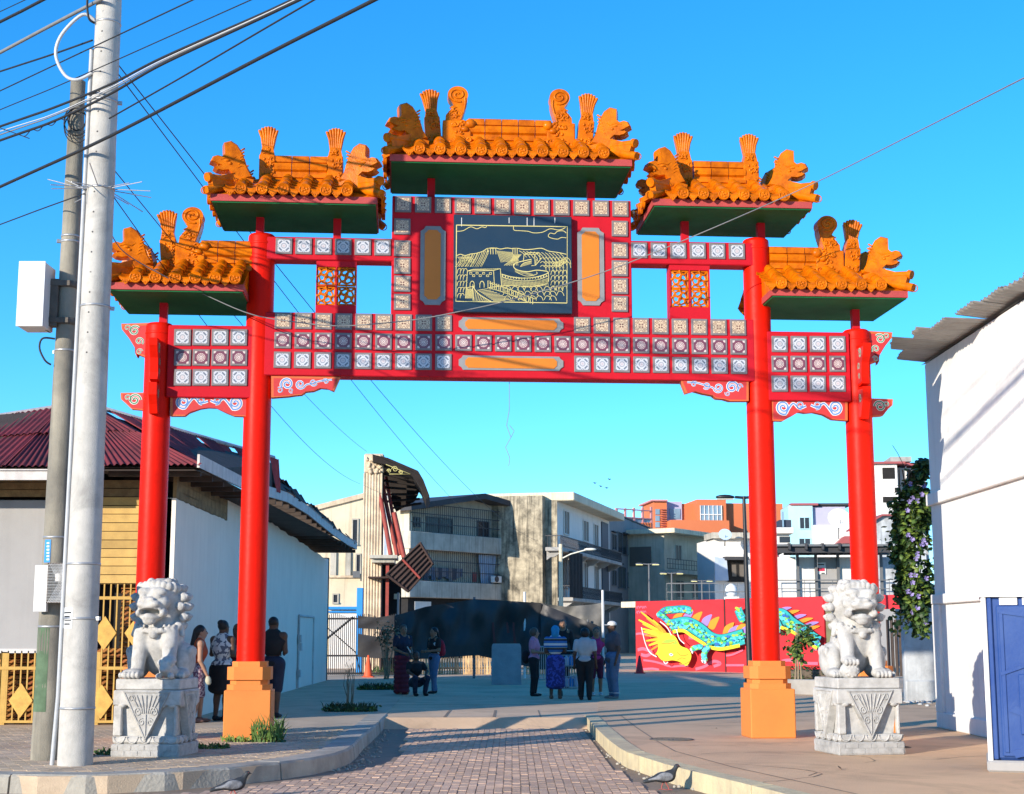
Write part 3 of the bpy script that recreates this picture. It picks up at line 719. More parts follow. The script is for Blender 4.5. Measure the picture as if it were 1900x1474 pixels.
bracket('beam_bracket', [T3(p) for p in [(920, 1232), (1470, 1232), (1470, 1405), (1320, 1405), (1270, 1390), (1210, 1385), (1180, 1360), (1100, 1345), (1030, 1325), (965, 1345)]],
    [(*T3((1335, 1295)), 12, 3.1, -1.6), (*T3((1225, 1300)), 9, .6, -1.5, [T3((1180, 1300)), T3((1130, 1285)), T3((1060, 1262)), T3((975, 1255))]), (*T3((1130, 1283)), 7, 0, -1.4), (*T3((1395, 1290)), 6, 1, -1.2), (*T3((1300, 1345)), 5, 4, -1.2), (*T3((1030, 1270)), 6, 2, -1.2)], FY + .03, .14)
bracket('side_valance', [T5(p) for p in [(455, 1243), (945, 1240), (945, 1385), (850, 1380), (800, 1360), (740, 1330), (690, 1328), (640, 1335), (570, 1360), (545, 1380), (455, 1380)]],
    [(*T5((535, 1293)), 13, 0, 1.8, [T5((600, 1270)), T5((640, 1300)), T5((690, 1290))]), (*T5((650, 1285)), 8, 3, 1.3), (*T5((860, 1300)), 13, 3.1, -1.8, [T5((790, 1275)), T5((750, 1300)), T5((705, 1285))]), (*T5((745, 1285)), 8, 0, -1.3)], FY + .05, .12)
bracket('side_valance', [T6(p) for p in [(205, 1272), (695, 1272), (695, 1408), (600, 1400), (545, 1370), (480, 1355), (430, 1360), (380, 1352), (330, 1385), (285, 1410), (205, 1408)]],
    [(*T6((285, 1325)), 13, 0, 1.8, [T6((345, 1300)), T6((385, 1330)), T6((430, 1315))]), (*T6((395, 1310)), 8, 3, 1.3), (*T6((615, 1325)), 13, 3.1, -1.8, [T6((545, 1300)), T6((505, 1325)), T6((460, 1310))]), (*T6((500, 1310)), 8, 0, -1.3)], FY + .05, .12)
# wing brackets around the outer columns
def wing(prof, sw, cx, ang, name='wing_bracket', me_=None):
    """prof: (out, z) outline from the column axis; ang: direction around the column"""
    M_ = Matrix.Translation((cx, 0, 0)) @ Matrix.Rotation(ang, 4, 'Z')
    o = MB().prism(prof, -.055, .055).build(name, me_ or m_brk, gate); o.matrix_local = M_
    mx = sum(p[0] for p in prof) / len(prof); mz = sum(p[1] for p in prof) / len(prof)
    f = MB().prism([(mx + (p[0] - mx) * .84, mz + (p[1] - mz) * .86) for p in prof], -.058, .058).build('painted_field', m_brkred, o)
    for sgn in (1, -1):
        wv = MB(); bv = MB()
        for s_ in sw: swirl(wv, bv, None, s_[0], s_[1], s_[2], s_[3], s_[4], -.058)
        if sgn < 0:
            wv.v = [(v[0], -v[1], v[2]) for v in wv.v]; bv.v = [(v[0], -v[1], v[2]) for v in bv.v]
        wv.build('scroll_outline', m_white, o); bv.build('scroll_fill', m_grn, o)
for k, sg, T, pts1, pts2 in (('LO', -1, T5, (805, 1022), (1238, 1350)), ('RO', 1, T6, (842, 1058), (1270, 1390))):
    x = xc[k]; za = GF.z(*T((250 if k == 'LO' else 890, pts1[0]))); zb = GF.z(*T((250 if k == 'LO' else 890, pts1[1])))
    zc_ = GF.z(*T((250 if k == 'LO' else 890, pts2[0]))); zd = GF.z(*T((250 if k == 'LO' else 890, pts2[1])))
    h = za - zb; h2 = zc_ - zd
    up = [(.1, za), (.53, za - .02), (.52, za - .10), (.42, za - .22), (.33, za - .36), (.29, za - .50), (.32, zb + .06), (.1, zb - .02)]
    lo = [(.1, zc_), (.50, zc_ - .01), (.49, zc_ - .10), (.42, zc_ - .16), (.34, zd + .02), (.1, zd)]
    su = [(.34, za - .12, .075, 0, 1.4), (.27, za - .27, .06, 2, 1.3), (.26, za - .42, .045, 1, 1.3), (.44, za - .08, .05, 3, 1.2)]
    sl = [(.30, (zc_ + zd) / 2 + .02, .085, 0, 1.5), (.40, (zc_ + zd) / 2 + .05, .05, 3, 1.2)]
    wing(up, su, x, 0 if sg > 0 else math.pi); wing(lo, sl, x, 0 if sg > 0 else math.pi)
    z_hi = GF.z(*T((350 if k == 'LO' else 790, 890 if k == 'LO' else 910)), -.45); z_mid = GF.z(*T((350 if k == 'LO' else 790, 1158 if k == 'LO' else 1178)), -.4); z_lo = GF.z(*T((350 if k == 'LO' else 790, 1360 if k == 'LO' else 1392)), -.35)
    fw = [(.1, z_hi), (.52, z_hi - .02), (.50, z_hi - .12), (.40, z_hi - .28), (.36, z_mid + .12), (.38, z_mid + .02), (.30, z_mid), (.1, z_mid)]
    fl = [(.1, z_mid - .005), (.42, z_mid - .03), (.41, z_mid - .2), (.33, z_lo + .12), (.28, z_lo), (.1, z_lo)]
    for ang in (-math.pi / 2, math.pi / 2):
        wing(fw, [(.34, z_hi - .14, .07, 0, 1.4), (.27, z_hi - .32, .055, 2, 1.3), (.27, z_mid + .14, .045, 1, 1.3)], x, ang, me_=m_red)
        wing(fl, [(.28, (z_mid + z_lo) / 2 + .05, .06, 0, 1.4)], x, ang, me_=m_red)
# ================================================================== GATE ROOFS
DR = 1.56; EH = .115; RISE = .37; RUN = DR / 2 + .05 - .13
SLEN = math.hypot(RUN, RISE)
def arc_mesh(name, r0, r1, L, th=.012, a0=0, a1=math.pi, n=9, bump=0.0):
    """half-round tile along +y, open side down"""
    q = MB(); vs = []; fs = []
    rows = [(0, r0), (L * .04, r0), (L * .9, r1), (L, r1)]
    for y, r in rows:
        for i in range(n):
            t = a0 + (a1 - a0) * i / (n - 1); vs.append((r * math.cos(t), y, r * math.sin(t)))
    for j in range(len(rows) - 1):
        for i in range(n - 1): fs.append((j * n + i, j * n + i + 1, (j + 1) * n + i + 1, (j + 1) * n + i))
    q.add(vs, fs, 0, True)
    q.add(vs[:n] + [(0, 0, 0)], [tuple(range(n))[::-1]], 0)
    me = q.mesh(name); me.materials.append(m_glaze1); return me
BT = .30
me_barrel = arc_mesh('roof_tile', .088, .072, BT)
def pan_mesh():
    q = MB(); n = 7; vs = []
    for y, dz in ((-.01, .022), (BT, .0)):
        for i in range(n):
            u = -.085 + .17 * i / (n - 1); vs.append((u, y, dz + .028 * (u / .085) ** 2))
    for i in range(n): u = -.085 + .17 * i / (n - 1); vs.append((u, -.01, -.012 + .02 * (u / .085) ** 2))
    q.add(vs, [(i, i + 1, n + i + 1, n + i) for i in range(n - 1)], 0, True); q.add(vs, [(2 * n + i, 2 * n + i + 1, i + 1, i) for i in range(n - 1)])
    me = q.mesh('pan_tile'); me.materials.append(m_glaze1); return me
me_pan = pan_mesh()
def cap_mesh():
    q = MB(); n = 18
    q.cyl((0, .03, 0), (0, -.012, 0), .066, .066, n); q.tube([(.060 * math.cos(t), -.014, .060 * math.sin(t)) for t in np.linspace(0, 2 * math.pi, n, endpoint=False)], .009, 5, closed=True)
    for k in range(4):
        t = k * math.pi / 2 + .4; q.ell((.028 * math.cos(t), -.014, .028 * math.sin(t)), (.016, .008, .016), 8)
    q.tube([(.04 * math.cos(t), -.013, .04 * math.sin(t)) for t in np.linspace(.3, 2.6, 8)], .006, 5); q.tube([(.04 * math.cos(t), -.013, .04 * math.sin(t)) for t in np.linspace(3.5, 5.8, 8)], .006, 5)
    q.ell((0, -.016, 0), (.012, .008, .012), 8)
    q.v = [(v[0] * 1.2, v[1], v[2] * 1.2) for v in q.v]; me = q.mesh('tile_cap'); me.materials.append(m_glaze1); return me
me_cap = cap_mesh()
def drip_mesh():
    out = [(-.10, .045), (-.07, .0), (-.05, -.02), (-.03, -.045), (0, -.075), (.03, -.045), (.05, -.02), (.07, .0), (.10, .045), (.05, .02), (0, .012), (-.05, .02)]
    q = MB().prism(out, -.012, .012)
    for k in range(5): q.ell((-.05 + k * .025, -.014, -.012 - (.02 if k in (1, 2, 3) else 0)), (.011, .006, .013), 6)
    me = q.mesh('drip_tile'); me.materials.append(m_glaze1); return me
me_drip = drip_mesh()
def put(me, name, parent, o, X, Y, Z, sy=1.0):
    ob = bpy.data.objects.new(name, me); COL.objects.link(ob); ob.parent = parent
    ob.matrix_local = Matrix(((X.x, Y.x * sy, Z.x, o.x), (X.y, Y.y * sy, Z.y, o.y), (X.z, Y.z * sy, Z.z, o.z), (0, 0, 0, 1))); return ob
def slope(parent, A, e, nin, Lw, hL, hR, pitch, run=RUN, rise=RISE, single=True, n_cols=None):
    d = (nin * run + Vector((0, 0, rise))).normalized(); up = e.cross(d)
    if up.z < 0: up = -up; ex = -e
    else: ex = e
    sl = math.hypot(run, rise); n = n_cols or max(1, round(Lw / pitch)); p = Lw / n
    J = MB()
    def emit(me, name, o, sy, Yv, Zv):
        if single: put(me, name, parent, o, ex, Yv, Zv, sy)
        else:
            M_ = Matrix(((ex.x, Yv.x * sy, Zv.x, o.x), (ex.y, Yv.y * sy, Zv.y, o.y), (ex.z, Yv.z * sy, Zv.z, o.z), (0, 0, 0, 1)))
            J.add([M_ @ v.co for v in me.vertices], [tuple(q.vertices) for q in me.polygons], 0, True)
    def frac(s): return min(1.0, s / hL if hL > 0 else 1, (Lw - s) / hR if hR > 0 else 1)
    for i in range(n):
        if (hL > 0 and (i + .5) * p < .24) or (hR > 0 and Lw - (i + .5) * p < .24): continue
        s = (i + .5) * p; L = sl * max(.16, frac(s)); B = A + e * s + up * .042
        k = max(1, math.ceil(L / .29)); step = L / k
        for j in range(k): emit(me_barrel, 'roof_tile', B + d * (j * step) + up * (.004 * (k - j)), step / BT * 1.12, d, up)
        emit(me_cap, 'tile_cap', B + up * .004 - nin * .004, 1.0, nin, Vector((0, 0, 1)))
        s2 = i * p
        if i > 0 or hL == 0:
            L = sl * max(.1, frac(max(s2, .02))); B = A + e * s2 + up * .008; k = max(1, math.ceil(L / .2)); step = L / k
            for j in range(k): emit(me_pan, 'pan_tile', B + d * (j * step) + up * (.006 * (k - j)), step / BT * 1.05, d, up)
            emit(me_drip, 'drip_tile', A + e * s2 - nin * .012 + Vector((0, 0, .012)), 1.0, nin, Vector((0, 0, 1)))
    if not single:
        o = J.build('rear_tiles', m_glaze, parent); o['kind'] = 'stuff'
# ornaments ------------------------------------------------
def beast_mesh():
    o = [(390, 870), (545, 830), (505, 760), (488, 690), (465, 620), (430, 560), (382, 528), (325, 545), (325, 640), (300, 662), (262, 652), (232, 662), (212, 700), (240, 712), (268, 728), (300, 738), (262, 746), (236, 752), (262, 772), (300, 782), (350, 775), (385, 805)]
    S = .00174; pts = [((x - 450) * S, (870 - y) * S) for x, y in o]
    cx = sum(p[0] for p in pts) / len(pts); cz = sum(p[1] for p in pts) / len(pts)
    ins = [(cx + (p[0] - cx) * .9, cz + (p[1] - cz) * .92) for p in pts]; n = len(pts); q = MB(); vs = []
    for P_, y in ((ins, -.11), (pts, -.075), (pts, .075), (ins, .11)): vs += [(p[0], y, p[1]) for p in P_]
    fs = [tuple(range(n))[::1], tuple(range(3 * n, 4 * n))[::-1]]
    for a in range(3): fs += [(a * n + i, (a + 1) * n + i, (a + 1) * n + (i + 1) % n, a * n + (i + 1) % n) for i in range(n)]
    q.add(vs, fs)
    for s in (-1, 1):
        y = s * .105
        q.ell((-.15, y, .26), (.03, .02, .025), 8); q.ell((-.19, y, .30), (.05, .02, .018), 8); q.ell((-.36, y * .75, .31), (.035, .03, .025), 8)
        for k in range(6): q.tube([(-.05 + k * .012, y, .20 + k * .05), (.0 + k * .012, y, .23 + k * .05), (.07 - k * .004, y, .21 + k * .055)], [.012, .014, .006], 5)
        for k in range(4): q.ell((-.32 + k * .04, y * .8, .225 - k * .004), (.011, .012, .022), 6)
        q.tube([(-.28, y, .32), (-.2, y, .345), (-.12, y, .32), (-.06, y, .36)], [.014, .016, .014, .008], 5)
    # collar plinth
    M_ = Matrix.Translation((-.02, 0, .02)) @ Matrix.Rotation(.26, 4, 'Y')
    q.box(-.16, .17, -.125, .125, -.10, .055, M=M_)
    for k in range(6): q.tube([(-.15 + k * .06, -.128, .02 - k * .015), (-.12 + k * .06, -.130, .05 - k * .018), (-.10 + k * .06, -.128, .0 - k * .015)], .008, 4)
    me = q.mesh('ridge_beast'); me.materials.append(m_glaze); return me
me_beast = beast_mesh()
def relief(q, x0, x1, y, z0, z1, n, seed):
    rr = random.Random(seed)
    for k in range(n):
        cx = rr.uniform(x0 + .02, x1 - .02); cz = rr.uniform(z0 + .02, z1 - .02); a0 = rr.uniform(0, 6.3); r = rr.uniform(.02, .045)
        pts = [(cx + r * (1 - t * .7) * math.cos(a0 + t * 5), y - .004, cz + r * (1 - t * .7) * math.sin(a0 + t * 5)) for t in np.linspace(0, 1, 7)]
        q.tube(pts, [.006, .013, .015, .014, .012, .01, .006], 5)
        if k % 2: q.ell((rr.uniform(x0 + .02, x1 - .02), y - .003, rr.uniform(z0 + .02, z1 - .02)), (.02, .014, .024), 6)
def fan_mesh(dark=False):
    q = MB(); q.box(-.105, .105, -.13, .13, 0, .40, bev=.01)
    relief(q, -.105, .105, -.13, .04, .38, 9, 5)
    q.prism([(-.10, .38), (-.07, .52), (.07, .52), (.10, .38)], -.10, .10)
    relief(q, -.08, .08, -.10, .40, .52, 5, 9)
    n = 7
    for i in range(n):
        t = (i - (n - 1) / 2) / ((n - 1) / 2)
        q.tube([(t * .062, -.02, .50), (t * .085, -.025, .66), (t * .118, -.035, .80 - .05 * t * t)], [.016, .019, .021], 6)
        q.ell((t * .118, -.035, .80 - .05 * t * t), (.021, .021, .014), 6)
    q.prism([(-.07, .5), (.07, .5), (.12, .745), (.06, .785), (0, .795), (-.06, .785), (-.12, .745)], -.03, .06)
    me = q.mesh('tail_fan'); me.materials.append(m_glaze); return me
me_fan = fan_mesh()
def scroll_mesh():
    q = MB(); q.box(-.15, .17, -.14, .14, 0, .34, bev=.01); relief(q, -.15, .17, -.14, .02, .33, 13, 2)
    c = (.02, .70); r = .115
    out = [(c[0] + r * math.cos(t), c[1] + r * math.sin(t)) for t in np.linspace(R(215), R(-25), 22)]
    out += [(.125, .60), (.11, .52), (.085, .45), (.06, .34), (-.12, .34), (-.115, .42), (-.06, .50), (-.03, .56), (-.05, .60)]
    q.prism(out, -.10, .10)
    for y in (-.102, .102):
        q.tube([(p[0], y, p[1]) for p in spiral(c[0], c[1], .015, .10, R(40), 1.7, 30)], .014, 6)
        q.tube([(.10, y, .66), (.105, y, .58), (.085, y, .48), (.05, y, .36)], .013, 5)
    relief(q, -.09, .06, -.10, .35, .58, 7, 14)
    q.ell((.16, -.13, .30), (.06, .05, .07), 8); q.ell((.10, -.14, .22), (.05, .04, .04), 8)
    me = q.mesh('ridge_scroll'); me.materials.append(m_glaze); return me
me_scroll = scroll_mesh()
def ridge_seg_mesh():
    pr = [(-.155, 0), (-.155, .05), (-.13, .075), (-.155, .08), (-.155, .115), (-.11, .125), (-.11, .15), (-.145, .17), (-.155, .205), (-.145, .24), (-.10, .255), (-.12, .26), (-.12, .32), (-.09, .335)]
    full = pr + [(-p[0], p[1]) for p in pr[::-1]]
    q = MB().prism(full, .02, .98, axis='x'); me = q.mesh('ridge_tile'); me.materials.append(m_glaze1); return me
me_ridge = ridge_seg_mesh()
def roof(pxl, pyl, pxr, pyr, hipL, hipR, posts, post_py, orn, ridge_px):
    off = -DR / 2
    x0, za = gx(pxl, pyl, off); x1, zb = gx(pxr, pyr, off); z0 = (za + zb) / 2; W = x1 - x0
    rf = MB()
    rf.box(x0, x1, -DR / 2, DR / 2, z0 + .02, z0 + EH, 0); rf.box(x0 + .02, x1 - .02, -DR / 2 + .02, DR / 2 - .02, z0, z0 + .018, 1)
    # solid roof body below the tiles
    zt = z0 + EH; hl = .62 if hipL else 0.0; hr = .62 if hipR else 0.0
    v = [(x0 + .01, -DR / 2 + .02, zt + .002), (x1 - .01, -DR / 2 + .02, zt + .002), (x1 - .01, DR / 2 - .02, zt + .002), (x0 + .01, DR / 2 - .02, zt + .002), (x0 + hl, -.13, zt + RISE), (x1 - hr, -.13, zt + RISE), (x1 - hr, .13, zt + RISE), (x0 + hl, .13, zt + RISE)]
    rf.add(v, [(0, 1, 5, 4), (1, 2, 6, 5), (2, 3, 7, 6), (3, 0, 4, 7), (4, 5, 6, 7)], 2)
    ro = rf.build('roof', [m_fascia, m_green, m_glaze], gate)
    eY = -DR / 2 - .05; Zt = zt + .02
    slope(ro, Vector((x0 - .02, eY, Zt)), Vector((1, 0, 0)), Vector((0, 1, 0)), W + .04, hl, hr, .285)
    slope(ro, Vector((x0 - .02, -eY, Zt)), Vector((1, 0, 0)), Vector((0, -1, 0)), W + .04, hl, hr, .285, single=False)
    runS = hl - .02
    if hipL: slope(ro, Vector((x0 - .05, DR / 2, Zt)), Vector((0, -1, 0)), Vector((1, 0, 0)), DR, .65, .65, .285, run=.6)
    if hipR: slope(ro, Vector((x1 + .05, -DR / 2, Zt)), Vector((0, 1, 0)), Vector((-1, 0, 0)), DR, .65, .65, .285, run=.6)
    # corner ridges
    for sx, on in ((0, hipL), (1, hipR)):
        if not on: continue
        for sy in (-1, 1):
            cx = x0 - .06 if sx == 0 else x1 + .06; ix = x0 + hl if sx == 0 else x1 - hr
            A = Vector((cx, sy * (DR / 2 + .07), zt + .03)); B = Vector((ix, sy * .13, zt + RISE))
            h = MB(); d = (B - A).normalized()
            h.cyl(A, B, .062, .062, 12); h.tube([A - d * .012 + Vector((.05 * math.cos(t), 0, .05 * math.sin(t))) for t in np.linspace(0, 6.28, 12, endpoint=False)], .008, 4, closed=True)
            U = Vector((0, 0, 1)); A2 = A + d * .14 + U * .02
            sd_ = d.cross(U).normalized() * .05
            top = [A2 + U * .02, A2 + U * .16, B + U * .12, B]
            top = [A + d * .10 + U * .04, A + d * .06 + U * .17 + d * .0, A + d * .55 + U * .20, A + d * .6 + U * .03]
            h.add([p + sd_ for p in top] + [p - sd_ for p in top], [(0, 1, 2, 3), (7, 6, 5, 4), (0, 4, 5, 1), (1, 5, 6, 2), (2, 6, 7, 3), (3, 7, 4, 0)])
            C = A + d * .03 + U * .185; Dd = C + Vector((d.x, d.y, d.z * .35)).normalized() * .42
            h.cyl(C, Dd, .056, .056, 12); h.cyl(C - d * .012, C + d * .05, .066, .066, 12)
            h.build('corner_ridge', m_glaze, ro)
            if sy < 0:
                bo = new_obj('ridge_beast', me_beast, ro)
                Q = A + d * .66 + U * .02; bo.scale = (1.02, 1.1, 1.02); ang = R(14) if sx == 0 else math.pi - R(14)
                bo.location = Q; bo.rotation_euler = (0, R(-4) if sx == 0 else 0, ang)
            else:
                bo = new_obj('ridge_beast', me_beast, ro); Q = A + d * .66 + U * .02; bo.scale = (1.02, 1.1, 1.02)
                bo.location = Q; bo.rotation_euler = (0, 0, R(-14) if sx == 0 else math.pi + R(14))
    # main ridge
    zr = zt + RISE - .02
    ra = gx(ridge_px[0], pyl - 70, 0)[0]; rb = gx(ridge_px[1], pyl - 70, 0)[0]; nseg = max(2, round((rb - ra) / .27))
    for i in range(nseg):
        o = new_obj('ridge_tile', me_ridge, ro, (ra + (rb - ra) * i / nseg, 0, zr)); o.scale = ((rb - ra) / nseg, 1, 1.34)
    for kind, px, flip in orn:
        x = gx(px, pyl - 80, -.1)[0]; o = new_obj({'fan': 'tail_fan', 'scroll': 'ridge_scroll'}[kind], me_fan if kind == 'fan' else me_scroll, ro, (x, 0, zr + .01))
        if kind == 'fan': o.rotation_euler = (0, R(-5) * flip, 0); o.scale = (1.08, 1.05, 1.10)
        else: o.scale = (1.3 * (-1 if flip < 0 else 1), 1.1, 1.13)
    fin0 = min([gx(p, 300, 0)[0] for _, p, _ in orn] + [ra]) - .1; fin1 = max([gx(p, 300, 0)[0] for _, p, _ in orn] + [rb]) + .1
    MB().box(fin0, fin1, -.10, .10, zr - .03, zr + .12).build('ridge_core', m_glaze, ro)
    for px in posts:
        x = gx(px, pyl + 40, 0)[0]; zl = gx(px, post_py, FY)[1] - .03
        MB().box(x - .055, x + .055, -.055, .055, zl, z0 + .001).build('roof_post', m_fascia if False else m_redboard, gate)
roof(723, 304, 1173, 308, True, True, (800, 1096), 370, [('fan', 806, 1), ('scroll', 846, 1), ('scroll', 1042, -1), ('fan', 1084, -1)], (868, 1022))
roof(390, 375, 700, 381, True, True, (483, 626), 445, [('fan', 496, 0), ('fan', 622, 0)], (510, 608))
roof(1212, 385, 1507, 388, True, True, (1270, 1411), 452, [('fan', 1270, 0), ('fan', 1393, 0)], (1284, 1380))
roof(199.5, 539, 452, 543.5, True, False, (304,), 605, [('fan', 316, 1), ('scroll', 352, 1)], (374, 470))
roof(1432, 552, 1685, 554, False, True, (1586.5,), 616, [('scroll', 1540, -1), ('fan', 1578, -1)], (1424, 1522))
# ================================================================== GUARDIAN LIONS
m_stone = mat('pale_granite', (0.54, 0.525, 0.495), 0.85, 0.35, 9, 0.5, 110, col2=(0.26, 0.25, 0.235), stain=0.35, stain_scale=3.0)
m_stone2 = mat('grey_granite', (0.45, 0.44, 0.42), 0.85, 0.3, 14, 0.5, 130, col2=(0.21, 0.205, 0.195), stain=0.4, stain_scale=3.0)
def lion_prims(mirror, extra, turn):
    p = []
    def e(c, r, k=.03, cut=''): p.append((cut + 'e', c, r, k))
    def c(a, b, r0, r1, k=.03): p.append(('c', a, b, r0, r1, k))
    e((0, .14, .36), (.25, .27, .34), .05); e((0, -.02, .48), (.235, .20, .26), .06); e((0, .06, .72), (.24, .22, .22), .06)
    for s in (-1, 1):
        e((s * .265, .12, .20), (.125, .24, .21), .04); e((s * .31, -.10, .055), (.085, .15, .06), .03)
        for t in range(4): e((s * .31 + (t - 1.5) * .038, -.245, .04), (.022, .04, .036), .008)
        for t in range(4): e((s * .36, .0 + t * .07, .30 + .02 * math.sin(t)), (.03, .035, .06), .012)
        if not (extra and s == mirror):
            c((s * .165, -.13, .50), (s * .185, -.20, .10), .098, .075, .04); e((s * .19, -.27, .055), (.10, .13, .062), .02)
            for t in range(4): e((s * .19 + (t - 1.5) * .047, -.385, .045), (.026, .045, .042), .006)
        else:
            c((s * .165, -.13, .50), (s * .20, -.26, .24), .10, .08, .04); e((s * .205, -.31, .205), (.095, .11, .055), .02)
            for t in range(4): e((s * .205 + (t - 1.5) * .045, -.405, .185), (.025, .04, .04), .006)
    if extra == 'ball':
        e((mirror * .20, -.31, .085), (.115, .115, .10), .004)
        for t in range(10):
            a = t * 2 * math.pi / 10; e((mirror * .20 + .10 * math.cos(a), -.31 + .10 * math.sin(a), .085), (.022, .022, .03), .008); e((mirror * .20 + .07 * math.cos(a + .3), -.39 + .0 * math.sin(a), .085 + .06 * math.sin(a + .3)), (.018, .03, .018), .006)
    elif extra == 'cub':
        e((mirror * .20, -.27, .10), (.10, .16, .085), .02); e((mirror * .20, -.40, .12), (.07, .06, .065), .015); e((mirror * .2, -.455, .105), (.04, .03, .03), .01)
        for t in range(5): e((mirror * .2 + (t - 2) * .04, -.37, .185), (.022, .03, .03), .006)
        for q in (-1, 1): e((mirror * .20 + q * .07, -.40, .035), (.035, .07, .035), .01)
    # head, turned about z
    ct, st = math.cos(turn), math.sin(turn)
    def h(x, y, z): y2 = y + .05; return (x * ct - y2 * st, x * st + y2 * ct - .05, z)
    def he(x, y, z, r, k=.02, cut=''): e(h(x, y, z), r, k, cut)
    he(0, .03, .88, (.29, .24, .27), .05); he(0, -.14, .93, (.20, .18, .15), .05)
    for s in (-1, 1):
        he(s * .095, -.285, .985, (.085, .06, .05), .02); he(s * .09, -.32, .935, (.042, .035, .036), .004)
        he(s * .12, -.25, .86, (.085, .09, .075), .03); he(s * .075, -.36, .845, (.065, .06, .04), .015); he(s * .20, -.14, 1.03, (.05, .03, .075), .02)
        he(s * .045, -.385, .892, (.032, .03, .026), .01); he(s * .15, -.27, .745, (.045, .09, .05), .02)
        for t in range(3): he(s * (.045 + .04 * t), -.375 + .02 * t, .79, (.014, .016, .026), .004)
    he(0, -.33, .885, (.085, .075, .045), .02); he(0, -.30, .82, (.135, .11, .05), .03)
    he(0, -.355, .755, (.115, .115, .040), .012, '-'); he(0, -.27, .695, (.125, .13, .045), .03); he(0, -.335, .725, (.06, .06, .018), .006); he(0, -.33, .655, (.075, .06, .05), .02)
    rr = random.Random(4)
    for ring, (z, rad, n, off) in enumerate([(1.10, .13, 7, .0), (1.03, .235, 11, .3), (.93, .29, 12, 0), (.82, .30, 12, .3), (.70, .29, 11, 0), (.60, .25, 9, .3)]):
        for i in range(n):
            a = R(-38) + (R(256)) * (i + .5 * (ring % 2)) / (n - 1 + .5 * (ring % 2))
            x = rad * math.cos(a) * 1.05; y = rad * math.sin(a) * .9 + .02
            if y < -.13 and z < 1.0: continue
            he(x, y, z, (.052, .052, .052), .008); he(x * 1.15, y * 1.15 + .0, z + .012, (.022, .022, .022), .004)
    for i in range(7):
        t = (i - 3) / 3; he(t * .17, -.21 + .03 * t * t, 1.075 - .03 * t * t, (.042, .045, .05), .006)
    # collar and bells
    for i in range(28):
        a = 2 * math.pi * i / 28; e((.255 * math.cos(a), -.02 + .225 * math.sin(a), .60 + .07 * math.sin(a)), (.036, .036, .022), .015)
    e((0, -.255, .50), (.05, .045, .05), .008); e((0, -.25, .55), (.08, .03, .035), .01)
    for s in (-1, 1):
        for t in range(3): e((s * (.09 + .055 * t), -.245 + .035 * t, .55 + .012 * t), (.03, .025, .03), .006); e((s * (.12 + .05 * t), -.225 + .03 * t, .60), (.02, .02, .02), .006)
        c((s * .24, -.02, .66), (s * .29, -.06, .50), .035, .03, .02)
    c((0, .36, .1), (0, .42, .5), .06, .09, .04)
    for t in range(5): e((.05 * (-1) ** t, .40, .3 + .07 * t), (.06, .05, .05), .01)
    return p
